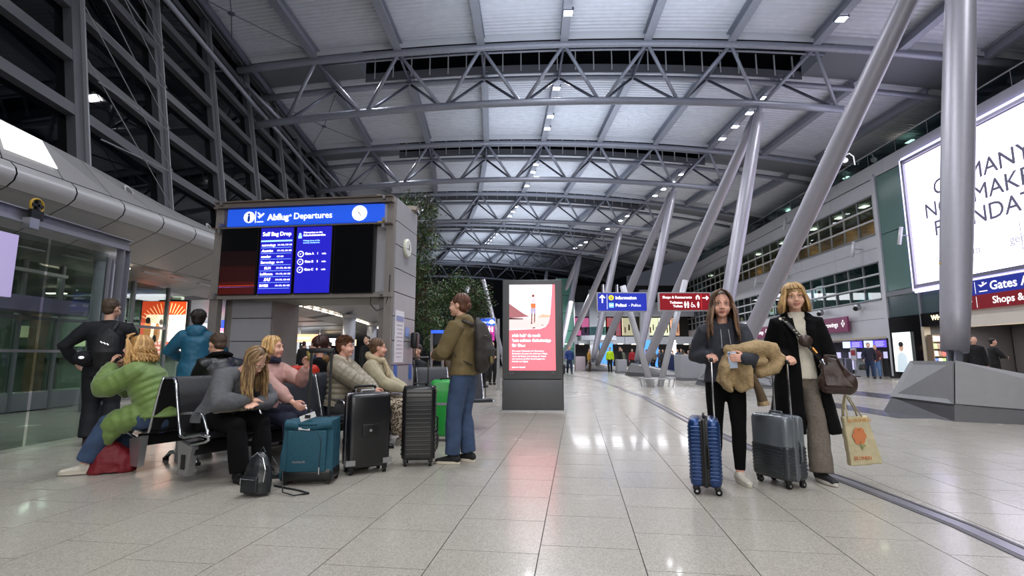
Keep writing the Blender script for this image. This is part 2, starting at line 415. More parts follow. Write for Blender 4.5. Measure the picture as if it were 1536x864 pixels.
# trusses
ordn = ['just overhead of', 'nearest in front of', 'second in front of', 'third in front of', 'fourth in front of', 'fifth in front of', 'sixth in front of', 'farthest from']
for k, s in enumerate(TR):
    a = (s - 22) / 130.0; loc = hall(s, 2.3, 12.8)
    T = thing('roof_truss', 'curved triangular steel tube truss spanning the hall, %s the camera' % ordn[k], 'truss', loc, 0, 'roof trusses across the hall')
    def top(t): return 14.8 - drop(t)
    def low(t): return 12.85 - drop(t) * 1.05
    sg = 10 if k < 4 else 6
    MB().tube([hall(s - 1.32, -12.6 + 35.6 * i / 18, top(-12.6 + 35.6 * i / 18)) for i in range(19)], 0.155, sg).build('top_chord', steel, T, True, True)
    MB().tube([hall(s + 1.32, -12.6 + 35.6 * i / 18, top(-12.6 + 35.6 * i / 18)) for i in range(19)], 0.14, sg).build('top_chord', steel, T, True, True)
    MB().tube([hall(s, -12.6 + 27.8 * i / 14, low(-12.6 + 27.8 * i / 14)) for i in range(15)], 0.17, sg).build('bottom_chord', steel, T, True, True)
    MB().tube([hall(s - 0.9, -8.6 + 22.5 * i / 14, top(-8.6 + 22.5 * i / 14) + 0.0) for i in range(15)], 0.05, 6).build('catwalk_rail', steel, T, True, True)
    for i in range(-4, 5):
        tl = 0.47 + 3.65 * i
        if tl < -12 or tl > 15.2: continue
        for sd in (-1.32, 1.32):
            for dt in (-1.82, 1.83):
                tt = tl + dt
                if tt < -12.6 or tt > 14: continue
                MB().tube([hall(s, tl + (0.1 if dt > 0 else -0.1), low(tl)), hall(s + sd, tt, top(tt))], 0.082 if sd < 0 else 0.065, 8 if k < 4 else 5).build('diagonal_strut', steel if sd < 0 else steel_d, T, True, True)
    for tt in T_NODES[:8]:
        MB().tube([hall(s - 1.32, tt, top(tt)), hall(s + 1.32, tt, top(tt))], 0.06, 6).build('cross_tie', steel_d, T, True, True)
# longitudinal roof beams (purlins) between trusses
for k in range(-1, len(TR) - 1):
    s0 = TR[k] + 1.32 if k >= 0 else TR[0] - 9; s1 = TR[k + 1] - 1.32
    for n, t in enumerate([-12.3] + T_NODES[1:10]):
        p0, p1 = hall(s0, t, deck_z(t) - 0.24), hall(s1, t, deck_z(t) - 0.24)
        d = (p1 - p0); ang = math.atan2(d.y, d.x) - PI / 2; c = (p0 + p1) / 2
        b = MB(); Lh = d.length
        for off, sz in (((0, 0, 0), (0.08, Lh, 0.42)), ((0, 0, -0.2), (0.34, Lh, 0.05)), ((0, 0, 0.2), (0.34, Lh, 0.05))):
            b.box(off, sz)
        o = b.build('roof_beam', steel, ceiling); o.location = c; o.rotation_euler = (0, 0, ang)
# spider braces between the first beams on the left of each bay
for k in range(0, 5):
    for (sa, sb_) in ((TR[k] - 8.4, TR[k] - 1.6),):
        b = MB(); c = hall((sa + sb_) / 2, -10.4, deck_z(-10.4) - 0.5)
        for (s_, t_) in ((sa, -12.2), (sb_, -12.2), (sa, -8.7), (sb_, -8.7)):
            b.tube([c, hall(s_, t_, deck_z(t_) - 0.3)], 0.018, 5)
        b.ball(c, (0.14, 0.14, 0.05), 8, 5).build('brace_cross', steel_d, ceiling)
# square downlights along the beams
lamp_face = mat('downlight_lens', 'eef3ff', 0.4, emit=14.0)
BAY = ['bay over the camera', 'bay in front of the nearest truss', 'first bay beyond the nearest truss', 'second bay beyond the nearest truss', 'third bay beyond the nearest truss', 'fourth bay beyond the nearest truss', 'fifth bay beyond the nearest truss', 'sixth bay beyond the nearest truss']
for s, t, k, n in LAMPS:
    z = 15.3 - drop(t) - 0.5
    T = thing('ceiling_downlight', 'square lit downlight, %s in the %s row, %s' % (('nearest', 'second', 'third', 'farthest')[n], 'central' if t < 6 else 'right', BAY[k + 2]), 'light', hall(s, t, z), (s - 22) / 130, 'square downlights under the roof beams')
    box_o('housing', (0, 0, 0.08), (0.42, 0.36, 0.14), steel_d, T); box_o('lens', (0, 0, 0.0), (0.34, 0.28, 0.03), lamp_face, T)
# ================================================================ SLANTED COLUMNS
col_m = mat('silver_column_paint', 'a9a7b1', 0.42, 0.35, var=0.03)
col_base = [(8.5, 9.75), (7.97, 20.0), (7.4, 30.5), (6.4, 41.0), (4.6, 51.5), (2.6, 61.6)]
apex = [hall(s, 11.42, 12.7 - drop(11.4)) for s in TR]
conc = mat('plinth_cladding', '8d8d90', 0.45, 0.2, var=0.04); conc_d = mat('plinth_skirting', '5a5a5e', 0.4, 0.3, var=0.05)
cl_names = ['first', 'second', 'third', 'fourth', 'fifth', 'sixth']
for k, (bx, by) in enumerate(col_base):
    h = 0.95 if k == 0 else 0.6
    for side, ap in (('upright', apex[k + 1]), ('leaning', apex[k])):
        off = Vector((0.12, 0.15, 0)) if side == 'upright' else Vector((0.75 if k == 0 else 0.25, -0.75, -0.25))
        p0 = Vector((bx, by, h)) + off; v = ap - p0; Ln = v.length
        T = thing('slanted_column', '%s silver tube column on the %s plinth from the camera' % ('steep' if side == 'upright' else 'strongly leaning', cl_names[k]), 'column', p0, 0, 'slanted steel columns')
        d = v.normalized(); n = 14; pts = []; rs = []
        for i in range(n + 1):
            q = i / n; pts.append(d * (0.3 + (Ln - 0.75) * q)); rs.append(0.19 + 0.10 * math.sin(PI * min(1, max(0, q * 0.93 + 0.035))) ** 0.6)
        MB().tube(pts, rs, 28).build('shaft', col_m, T, True)
        s_, u_, d_ = frame(d)
        b = MB()
        for sg_ in (-1, 1): b.prism([s_ * 0.05 * sg_ + u_ * 0.11 - d * 0.1, s_ * 0.05 * sg_ - u_ * 0.11 - d * 0.1, s_ * 0.05 * sg_ - u_ * 0.11 + d * 0.35, s_ * 0.05 * sg_ + u_ * 0.11 + d * 0.35], s_ * 0.03 * sg_)
        b.tube([-d * 0.02 - s_ * 0.12, -d * 0.02 + s_ * 0.12], 0.06, 10)
        b.build('fork_bracket', steel, T)
        MB().tube([d * (Ln - 0.5), d * (Ln - 0.02)], [0.19, 0.08], 12).build('top_cone', steel, T, True)
        if k == 0 and side == 'upright': MB().tube([(-0.22, -0.20, 2.0), (-0.235, -0.22, 2.0)], 0.02, 8).build('warning_sticker', mat('yellow_sticker', 'c79a2a', 0.5), T)
    P = thing('column_plinth', ('big wedge-shaped grey plinth with dark skirting at the right, foot of the nearest columns' if k == 0 else 'wedge-shaped grey plinth at the foot of the %s column pair' % cl_names[k]), 'plinth', (bx, by, 0), 0, 'column plinths')
    # outline: front corner, left back, right back, right front (relative)
    bot = [Vector(p) for p in ((-0.66, -0.62, 0), (-0.58, 1.2, 0), (2.3, 1.5, 0), (3.6, -1.9, 0), (1.9, -1.9, 0))]
    topz = [1.06, 1.05, 0.62, 0.2, 0.5]
    tp = [Vector((-0.48, -0.55, 1.06)), Vector((0.0, 1.05, 1.05)), Vector((1.9, 1.2, 0.75)), Vector((3.1, -1.6, 0.3)), Vector((1.9, -1.65, 0.42))]
    if k:
        sc_ = 0.72; bot = [Vector((p.x * sc_, p.y * 0.9, 0)) for p in bot]; tp = [Vector((p.x * sc_, p.y * 0.9, p.z * 0.72)) for p in tp]
    mid = [b_.lerp(t_, 0.28) for b_, t_ in zip(bot, tp)]; out = [b_ + (b_ - Vector((0.8, 0, 0))).normalized() * 0.0 for b_ in bot]
    MB().hexa(out, [m_ + Vector((0, 0, 0)) for m_ in mid]).build('skirting', conc_d, P)
    for i in range(5):
        j = (i + 1) % 5; a_, b_, c_, d_ = mid[i], mid[j], tp[j], tp[i]
        cen = (mid[i] + mid[j] + tp[i] + tp[j]) / 4; sh = lambda p: p + (cen - p).normalized() * 0.008
        q = [sh(x) for x in (a_, b_, c_, d_)]; nrm = (q[1] - q[0]).cross(q[3] - q[0]).normalized()
        MB().prism(q, -nrm * 0.03).build('cladding_panel', conc, P)
    MB().hexa([m_.lerp(Vector((0.8, 0, m_.z)), 0.03) for m_ in mid], [m_.lerp(Vector((0.8, 0, m_.z)), 0.03) - Vector((0, 0, 0.02)) for m_ in tp]).build('cap_slab', conc_d, P)
# ================================================================ LEFT WINDOW WALL
def tab(x, T):
    for (a, b), (c, d) in zip(T, T[1:]):
        if x <= c: return b + (d - b) * (x - a) / (c - a)
    return T[-1][1]
TW54 = [(-10, -5.0), (0, -6.9), (5, -8.0), (9.7, -8.9), (13.4, -9.7), (17.1, -10.2), (20.9, -10.6), (28.3, -11.0), (90, -11.0)]
def LW(s, z, off=0.0): return hall(s, tab(s, TW54) - 0.165 * (z - 5.4) + off, z)
wl = struct('wall_left')
win_frame = mat('window_frame_grey', '4c4e54', 0.5, 0.2, var=0.04); win_light = mat('window_fin_light', '8d8f95', 0.45, 0.3)
pane_m = glass_mat('night_window', '5c6670', 0.6, 0.03, ior=1.3)
MS = [-1.7 + 3.75 * i for i in range(0, 20)]      # mullion stations
MS = [-1.55 + 3.74 * i for i in range(20)]
ZT = [5.2, 6.5, 7.8, 9.1, 10.4, 11.7, 13.0, 14.0]
for i, s in enumerate(MS):
    b = MB(); p0, p1 = LW(s, 4.6), LW(s, 14.3); d = (p1 - p0).normalized()
    al = (LW(s + 0.1, 8) - LW(s - 0.1, 8)).normalized(); nn = al.cross(d).normalized()      # nn points into the hall
    if nn.x < 0: nn = -nn
    R = Matrix((al, nn, d)).transposed()
    MB().box((p0 + p1) / 2 - nn * 0.12, (0.34, 0.3, (p1 - p0).length), R=R).build('mullion', win_frame, wl)
    MB().box((p0 + p1) / 2 + nn * 0.06 + al * 0.13, (0.05, 0.1, (p1 - p0).length), R=R).build('mullion_fin', win_light, wl)
    if i + 1 < len(MS):
        s2 = MS[i + 1]
        for j, z in enumerate(ZT):
            a, c = LW(s, z), LW(s2, z); al2 = (c - a).normalized(); n2 = al2.cross(d).normalized()
            if n2.x < 0: n2 = -n2
            R2 = Matrix((al2, n2, d)).transposed()
            MB().box((a + c) / 2 - n2 * 0.08, ((c - a).length - 0.34, 0.22, 0.26), R=R2).build('transom', win_frame, wl)
            if j + 1 < len(ZT) :
                q = [LW(s, z), LW(s2, z), LW(s2, ZT[j + 1]), LW(s, ZT[j + 1])]
                MB().prism([p - n2 * 0.15 for p in q], -n2 * 0.02).build('pane', pane_m, wl)
# inward pipe rail running along the wall and eave beam
MB().tube([LW(s, 12.1, 0.35) for s in MS], 0.09, 8).build('wall_pipe', steel, wl, True)
MB().tube([LW(s, 13.9, 0.35) for s in MS], 0.16, 8, up=Vector((0, 0, 1))).build('eave_tube', steel_d, wl, True)
for s, z in [(s, 12.1) for s in MS[2:12]]:
    MB().tube([LW(s + 0.6, z, -0.1), LW(s + 0.6, z, 0.35)], 0.03, 6).build('pipe_bracket', steel_d, wl)
for s in MS[2:14]:
    b = MB(); b.hexa([LW(s, 13.85, 0.1), LW(s + 3.7, 13.85, 0.1), LW(s + 3.7, 13.85, 0.16), LW(s, 13.85, 0.16)], [LW(s, 15.2, 0.1), LW(s + 3.7, 15.2, 0.1), LW(s + 3.7, 15.2, 0.16), LW(s, 15.2, 0.16)])
    b.build('eave_panel', mat('eave_panel_grey', '9298a4', 0.5), wl)
# stay rods crossing the bay nearest the camera
A_, B_ = MS[3], MS[4]
for (z0, z1) in ((7.8, 5.2), (10.4, 7.8), (13.0, 10.4), (9.1, 6.5), (11.7, 9.1)):
    MB().tube([LW(A_, z0, 0.25), LW(B_, z1, 0.25)], 0.014, 5).build('stay_rod', win_light, wl)
for z0, z1 in ((11.0, 10.4), (9.1, 9.1), (7.6, 7.8), (6.2, 6.5)):
    MB().tube([LW(A_ + 0.3, z0 - 0.2, 0.3), LW(B_, z1, 0.15)], 0.018, 5).build('stay_strut', win_light, wl)
# ---------------------------------------------------------------- curved bulkhead below the windows
bk = struct('trim_1'); bk_m = mat('bulkhead_panel', '8d8c8e', 0.42, 0.15, var=0.03, vs_=2)
bk_n = mat('bulkhead_nose', 'a3a2a5', 0.38, 0.2); meshm = mat('dark_perforated_tile', '55555a', 0.7, var=0.3, vs_=160)
def BSEC(s):
    tw = tab(s, TW54) - 0.05
    return [(tw + 0.12, 5.36), (-7.95, 4.50), (-7.76, 4.43), (-7.65, 4.33), (-7.61, 4.22), (-7.65, 4.10), (-7.78, 3.99), (-8.95, 3.42), (-10.6, 3.16), (-13.5, 3.05), (-17.5, 3.0)]
PITCHB = 1.122; nb = 0
core = MB()
def shell(q, th):
    c = sum(q, Vector()) / 4; q = [p + (c - p).normalized() * 0.018 for p in q]
    n = (q[1] - q[0]).cross(q[3] - q[0]).normalized(); return q, n * th
for i in range(58):
    s0 = 1.7 + PITCHB * i; s1 = s0 + PITCHB
    S0, S1 = BSEC(s0), BSEC(s1)
    P0 = [hall(s0, t, z) for t, z in S0]; P1 = [hall(s1, t, z) for t, z in S1]
    for (a, b, nm) in ((0, 1, 'upper_panel'), (1, 6, 'nose_panel'), (6, 7, 'soffit_panel'), (7, 8, 'soffit_panel'), (8, 9, 'soffit_panel'), (9, 10, 'soffit_panel')):
        if nm == 'nose_panel':
            V = []; F = []
            for k in range(a, b + 1):
                V += [P0[k].lerp(P1[k], 0.013), P0[k].lerp(P1[k], 0.987)]
            for k in range(b - a): F.append((2 * k, 2 * k + 1, 2 * k + 3, 2 * k + 2))
            MB().add(V, F).build(nm, bk_n, bk, True)
        else:
            q, n = shell([P0[a], P1[a], P1[b], P0[b]], 0.01)
            mm = meshm if (a == 8 and (i in (9, 13, 20, 24, 28, 33)) or (a == 7 and i in (17, 22))) else bk_m
            MB().prism(q, n if n.z > 0 else -n).build(nm, mm, bk)
    for k in range(len(P0) - 1):
        u = Vector((-0.02, 0, 0.05)) if k > 5 else Vector((-0.06, 0, -0.03))
        core.quad(P0[k] + u, P1[k] + u, P1[k + 1] + u, P0[k + 1] + u)
core.build('bulkhead_core', mat('gap_black', '18181a', 0.9), bk)
# row of small lights along the soffit
strip = mat('soffit_lamp', 'fff1d8', 0.4, emit=9.0)
for i in range(4, 46):
    s = 1.7 + PITCHB * (i + 0.5)
    a = (s - 22) / 130.0
    lit = i >= 15 or i in (5, 8)
    T = thing('soffit_light', 'slim %s light strip recessed in the curved left soffit, %s of the row' % ('lit' if lit else 'unlit', ordinal(i - 4)), 'light', hall(s, -9.15, 3.31), a, 'lit recessed strips along the left soffit' if lit else 'unlit recessed strips along the left soffit')
    MB().box((0, 0, 0.0), (0.10, 0.62, 0.03), R=Matrix.Rotation(0.12, 3, 'Y')).build('lens', strip if lit else bk_n, T)
for s in (6, 11, 16, 22, 28, 34, 41, 48): 
    area('soffit_light_beam', hall(s, -10.2, 3.0), 0.5, 26 if s < 20 else 60, (1.0, 0.93, 0.82), size_y=2.0)
# lit opening and two eyeball spots in the upper panels
def on_bulk(s, q):
    S = BSEC(s); return hall(s, S[0][0] + (S[1][0] - S[0][0]) * q, S[0][1] + (S[1][1] - S[0][1]) * q)
q = [on_bulk(7.35, 0.12), on_bulk(8.35, 0.12), on_bulk(8.35, 0.8), on_bulk(7.35, 0.8)]
nb_ = (q[1] - q[0]).cross(q[3] - q[0]).normalized(); nb_ = nb_ if nb_.z > 0 else -nb_
o = MB().prism([p + nb_ * 0.05 for p in q], nb_ * 0.02).build('skylight_panel', white_e); tag(o, 'bright lit rectangular opening in the top of the curved left bulkhead', 'light panel')
for s in (10.6, 14.2):
    c = on_bulk(s, 0.45) + nb_ * 0.02; T = thing('eyeball_spotlight', 'round recessed eyeball spotlight in the bulkhead, %s' % ('left one by the window column' if s < 12 else 'right one beside the information unit'), 'light', c, 0, 'eyeball spotlights in the bulkhead')
    MB().tube([Vector((0, 0, 0)), nb_ * 0.02], 0.15, 20).build('bezel', bk_n, T); MB().tube([nb_ * 0.01, nb_ * 0.03], 0.09, 18).build('lens', black, T)
# ---------------------------------------------------------------- glazed front below the bulkhead
fr = struct('wall_left'); fx = -10.35
alum_d = mat('facade_frame', '7d7e84', 0.4, 0.4); band_m = mat('facade_base_band', '8a8b90', 0.5, 0.2)
clear = glass_mat('clear_glass', 'e4ece8', 0.85, 0.02)
FY = [3.0, 4.6, 6.2, 7.8, 9.2, 10.5, 11.4, 12.4, 13.6, 15.0]
for i, y in enumerate(FY):
    box_o('mullion', (fx, y, 1.6), (0.12, 0.07, 3.2), alum_d, fr)
    if i + 1 < len(FY):
        y2 = FY[i + 1]; ym = (y + y2) / 2; L_ = y2 - y - 0.07
        box_o('base_panel', (fx, ym, 0.2), (0.10, L_, 0.38), band_m, fr)
        box_o('pane', (fx, ym, 1.17), (0.02, L_, 1.5), clear, fr); box_o('pane', (fx, ym, 2.62), (0.02, L_, 1.1), clear, fr)
        box_o('transom', (fx, ym, 1.97), (0.1, L_, 0.08), alum_d, fr)
box_o('door_header', (fx + 0.35, 9.6, 2.2), (0.7, 3.6, 0.3), mat('door_header_lilac', '75708a', 0.4, 0.3), fr)
box_o('sill_light', (fx + 0.1, 9.5, 2.95), (0.1, 3.8, 0.07), mat('pale_bar', 'c5c6c8', 0.4, 0.2), fr)
gr_wall = mat('green_lobby_wall', '6f8074', 0.6, var=0.25, vs_=0.7); 
lob = struct('wall_left'); box_o('lobby_back', (-15.5, 9, 1.6), (0.1, 16, 3.4), gr_wall, lob); box_o('lobby_floor', (-13, 9, -0.02), (5.2, 16, 0.06), mat('lobby_floor_grey', '55564f', 0.35), lob)
for y in (5.5, 7.5, 9.5, 11.5, 13.5): box_o('lobby_post', (-14.8, y, 1.5), (0.12, 0.12, 3.0), alum_d, lob)
box_o('lobby_timber_column', (-12.6, 11.0, 1.35), (0.3, 0.3, 2.7), mat('timber_brown', '7a6354', 0.5, var=0.2), lob)
FYL = [6.6, 9.2, 11.6, 14]
for y in FYL:
    o = box_o('lobby_light', (-12.8, y, 2.9), (0.5, 0.12, 0.03), strip); tag(o, 'slim ceiling light inside the glazed lobby on the left, %s from the camera' % ordinal(FYL.index(y)), 'light', 'lights inside the left lobby')
    area('lobby_light_beam', (-12.8, y, 2.8), 0.5, 90, (0.85, 1.0, 0.85))
# steel gantry with glass screen close on the left
G = thing('glass_screen_gantry', 'purple-grey steel gantry frame carrying a glass screen at far left', 'partition', (-6.0, 6.4, 0))
st_g = mat('gantry_steel', '8c8b96', 0.4, 0.4, var=0.05)
def ibeam(b, a, c, wd, h):
    a, c = Vector(a), Vector(c); s_, u_, d_ = frame(c - a); L_ = (c - a).length; R = Matrix((s_, d_, u_)).transposed(); m_ = (a + c) / 2
    b.box(m_, (0.015, L_, h), R=R); b.box(m_ + u_ * h / 2, (wd, L_, 0.015), R=R); b.box(m_ - u_ * h / 2, (wd, L_, 0.015), R=R)
b = MB(); ibeam(b, (0, -2.4, 2.85), (0, 1.3, 2.85), 0.12, 0.16); b.build('top_beam', st_g, G)
b = MB(); ibeam(b, (0, 1.22, 0), (0, 1.22, 2.78), 0.12, 0.12); b.build('post', st_g, G)
b = MB(); ibeam(b, (-0.0, 0.98, 0), (-0.0, 0.98, 2.6), 0.07, 0.06); b.build('rail_post', st_g, G)
box_o('handrail', (0.0, -0.6, 1.21), (0.04, 3.2, 0.035), alu, G)
for y0, y1 in ((-2.2, -1.15), (-1.1, -0.05), (0.0, 0.92)): box_o('pane', (0, (y0 + y1) / 2, 1.35), (0.012, y1 - y0, 2.6), clear, G)
b = MB(); 
for k in range(24):
    a0, a1 = 2 * PI * k / 24, 2 * PI * (k + 1) / 24
    b.tube([Vector((0.09, -0.35 + 0.085 * math.cos(a0), 3.0 + 0.085 * math.sin(a0))), Vector((0.09, -0.35 + 0.085 * math.cos(a1), 3.0 + 0.085 * math.sin(a1)))], 0.014, 6)
b.build('pulley_rim', mat('safety_yellow', 'b08e1e', 0.5), G)
b = MB(); b.box((0.09, -0.35, 2.88), (0.05, 0.16, 0.12)).box((0.09, -0.35, 3.0), (0.05, 0.03, 0.14)).box((0.09, -0.35, 3.0), (0.05, 0.14, 0.03)); b.build('pulley_block', black, G)
box_o('winch_box', (0.09, -0.4, 2.76), (0.1, 0.12, 0.13), alu, G)
o = box_o('lilac_screen', (-5.72, 5.42, 2.17), (0.04, 0.5, 0.72), mat('lilac_backlit', 'a79bc4', 0.5, emit=0.5)); tag(o, 'pale lilac glowing panel cut by the left edge of the view', 'screen')
# round columns under the soffit
for n, (x, y, r, lb) in enumerate(((-8.95, 10.9, 0.2, 'behind the man in the dark uniform'), (-9.2, 20.2, 0.28, 'left one seen through the information unit opening'), (-8.9, 27.5, 0.33, 'middle one seen through the information unit opening'), (-9.6, 34.5, 0.33, 'third one seen through the information unit opening'), (-10.6, 42, 0.33, 'farthest one seen through the information unit opening'))):
    T = thing('round_column', 'grey round column under the left soffit, %s' % lb, 'column', (x, y, 0), 0, 'round columns under the soffit')
    MB().tube([(0, 0, 0), (0, 0, 3.3)], r, 24).build('shaft', mat('column_grey', '9a9ca6', 0.45, 0.1), T, True); MB().tube([(0, 0, 3.2), (0, 0, 3.42)], [r * 1.1, r * 1.3], 24).build('collar', bk_m, T, True)
# ================================================================ RIGHT WALL
WRZ = -math.atan(0.037)
wr = struct('wall_right', (20.35, 20, 0), WRZ)
cl = mat('white_cladding', 'c3c4ca', 0.4, 0.15, var=0.03); wmul = mat('strip_window_frame', '8f9299', 0.4, 0.4)
pane_r = glass_mat('office_glass', 'bccaca', 0.8, 0.02)
def bandp(y0, y1, z0, z1, dy, name='cladding_panel', m=None, x=0.0, rows=1, parent=None):
    n = max(1, round((y1 - y0) / dy)); d = (y1 - y0) / n
    for r_ in range(rows):
        h = (z1 - z0) / rows
        for i in range(n):
            box_o(name, (x + 0.04, y0 + (i + 0.5) * d, z0 + (r_ + 0.5) * h), (0.08, d - 0.018, h - 0.018), m or cl, parent or wr)
box_o('backing', (0.14, 24.5, 7.3), (0.1, 36, 0.1), black, wr)
bandp(-14, 44, 11.25, 12.05, 4.2); 
bandp(7.7, 44, 10.32, 11.2, 4.2); bandp(7.7, 44, 6.46, 8.02, 4.2, rows=2); bandp(7.7, 44, 2.2, 4.3, 4.2, rows=2)
for z0, z1 in ((10.3, 11.25), (6.44, 8.04), (2.18, 4.32)): box_o('joint_backing', (0.13, 25.8, (z0 + z1) / 2), (0.08, 36.4, z1 - z0), black, wr)
box_o('joint_backing', (0.13, 15, 11.65), (0.08, 58, 0.8), black, wr)
box_o('corner_post', (0.0, 7.6, 6.8), (0.16, 0.2, 9.3), cl, wr)
# strip windows
def strip_window(z0, z1, nm, tag_):
    wn = struct(nm, (20.35, 20, 0), WRZ); n = 26; y0 = 7.85; d = 1.39
    for i in range(n + 1): box_o('mullion', (0.05, y0 + i * d, (z0 + z1) / 2), (0.1, 0.06, z1 - z0), wmul, wn)
    rows = [z0, z0 + (z1 - z0) * 0.36, z0 + (z1 - z0) * 0.68, z1]
    for i in range(n):
        for j in range(3): box_o('pane', (0.1, y0 + (i + 0.5) * d, (rows[j] + rows[j + 1]) / 2), (0.02, d - 0.06, rows[j + 1] - rows[j] - 0.05), pane_r, wn)
    for z in rows[1:3]: MB().tube([(-0.02, y0, z), (-0.02, y0 + n * d, z)], 0.06, 8).build('transom_tube', cl, wn, True)
    for z in (z0, z1): box_o('sill', (0.0, y0 + n * d / 2, z), (0.16, n * d, 0.06), wmul, wn)
    return wn
w1_ = strip_window(8.04, 10.3, 'window_1', 0); w2_ = strip_window(4.34, 6.42, 'window_2', 0)
# rooms behind the strip windows
rm = struct('wall_right', (20.35, 20, 0), WRZ)
warm = mat('office_wall_warm', 'a57c50', 0.7, var=0.4, vs_=0.6); cool_w = mat('office_wall_cool', '75827f', 0.7, var=0.4, vs_=0.6)
box_o('office_back_wall', (3.0, 25, 9.2), (0.1, 38, 2.6), warm, rm); box_o('office_floor', (1.6, 25, 8.0), (3.0, 38, 0.08), cool_w, rm); box_o('office_ceiling', (1.6, 25, 10.4), (3.0, 38, 0.08), cool_w, rm)
box_o('office_back_wall', (3.0, 25, 5.4), (0.1, 38, 2.4), cool_w, rm); box_o('office_floor', (1.6, 25, 4.3), (3.0, 38, 0.08), cool_w, rm); box_o('office_ceiling', (1.6, 25, 6.5), (3.0, 38, 0.08), cool_w, rm)
for i, y in enumerate((9.5, 12, 15, 19.5, 24, 29, 36)):
    for z, cc, e in ((10.2, (1, 0.75, 0.5), 110), (6.35, (0.85, 0.95, 1.0), 18)):
        p = Matrix.Rotation(WRZ, 4, 'Z') @ Vector((1.6, y, z)) + Vector((20.35, 20, 0)); area('office_light', p, 0.5, e, cc)
    T = tag(MB().box((0, 0, 0), (0.35, 0.5, 0.05)).build('office_ceiling_lamp', strip), 'lit office ceiling lamp behind the upper strip window, %s from the right' % ordinal(i), 'light', 'office ceiling lamps behind the upper windows')
    T.location = Matrix.Rotation(WRZ, 4, 'Z') @ Vector((0.9, y + 0.4, 10.25)) + Vector((20.35, 20, 0))
def RW(x, y, z): return Matrix.Rotation(WRZ, 4, 'Z') @ Vector((x, y, z)) + Vector((20.35, 20, 0))
# glowing display windows in the lower strip, behind the woman in black
for n, (y, h, c, z) in enumerate(((14.9, 0.9, 'e8eef0', 5.6), (16.1, 0.9, 'cfe3ee', 5.5), (18.3, 1.2, 'f2f4f0', 5.4), (20.0, 1.2, 'd9e9f0', 5.35), (22.0, 1.3, 'f4f6ee', 5.3), (24.3, 1.3, 'f0f4f4', 5.3))):
    T = thing('wall_poster', 'bright picture panel glowing behind the lower strip window, %s from the right' % ('first', 'second', 'third', 'fourth', 'fifth', 'sixth')[n], 'poster', RW(0.7, y, z), WRZ, 'glowing panels behind the lower windows')
    box_o('panel', (0, 0, 0), (0.05, 1.0, h), mat('panel_glow_%d' % n, c, 0.5, emit=2.2), T)
    box_o('picture_patch', (-0.03, 0.1, -0.1), (0.02, 0.35, h * 0.5), mat('panel_pic_%d' % n, ('7f4436', '2f57c0', 'c98a4a', '3a6bb0', 'b7b24a', '8a9aa2')[n], 0.5, emit=0.9), T)
o = box_o('teal_screen', (0, 0, 0), (0.05, 1.1, 0.42), mat('teal_glow', '1fa0a0', 0.5, emit=0.9)); o.location = RW(0.9, 10.6, 4.75); o.rotation_euler = (0, 0, WRZ); tag(o, 'small teal glowing screen low in the lower strip window', 'screen')
# roof gallery: glass balustrade, handrail, dark space behind
gal = struct('wall_right', (20.35, 20, 0), WRZ)
bal_g = glass_mat('balustrade_glass', 'b0d0d0', 0.75, 0.03)
for i in range(26):
    y = -14 + i * 2.2; box_o('balustrade_pane', (0.1, y + 1.1, 12.42), (0.02, 2.14, 0.66), bal_g, gal); box_o('balustrade_post', (0.12, y, 12.42), (0.04, 0.04, 0.7), alu, gal)
MB().tube([(0.1, -14, 12.8), (0.1, 43.2, 12.8)], 0.035, 8).build('handrail', alu, gal, True)
box_o('gallery_floor', (2.5, 15, 12.0), (4.8, 62, 0.1), cool_w, gal); box_o('gallery_back', (5.2, 15, 13.3), (0.1, 62, 3.0), mat('gallery_dark', '24262b', 0.8, var=0.3, vs_=0.5), gal)
box_o('rear_wall', (5.3, 15, 6.0), (0.1, 66, 12.0), black, gal)
for y in (-8.5, -6.5, 8, 14, 22, 30): box_o('gallery_light', (2.6, y, 13.6), (0.2, 0.5, 0.04), strip, gal)
# steel landing with railings seen high on the right
LD = thing('steel_stair_landing', 'high grey steel landing with pipe railings beyond the near column', 'stair', RW(1.6, -2.6, 12.9), WRZ)
box_o('platform', (0, 0, 0), (1.6, 3.6, 0.12), steel, LD)
for z in (0.45, 0.9): MB().tube([(-0.75, -1.8, z), (-0.75, 1.8, z), (0.7, 1.8, z)], 0.025, 6).build('rail', steel, LD)
for y in (-1.8, -0.6, 0.6, 1.8): MB().tube([(-0.75, y, 0), (-0.75, y, 0.9)], 0.025, 6).build('rail_post', steel, LD)
for dy in (-3.3,): MB().tube([(-0.75, -1.8, 0.9), (-0.75, -4.2, 2.4)], 0.025, 6).build('stair_rail', steel, LD); box_o('stair_stringer', (0, -3.0, 0.8), (1.2, 2.6, 0.1), steel_d, LD)
ibm = MB(); ibeam(ibm, RW(3.2, -4.9, 12.06), RW(3.2, -4.9, 13.75), 0.35, 0.35); o = ibm.build('steel_post', steel); tag(o, 'upright steel post rising beside the high landing at upper right', 'post')
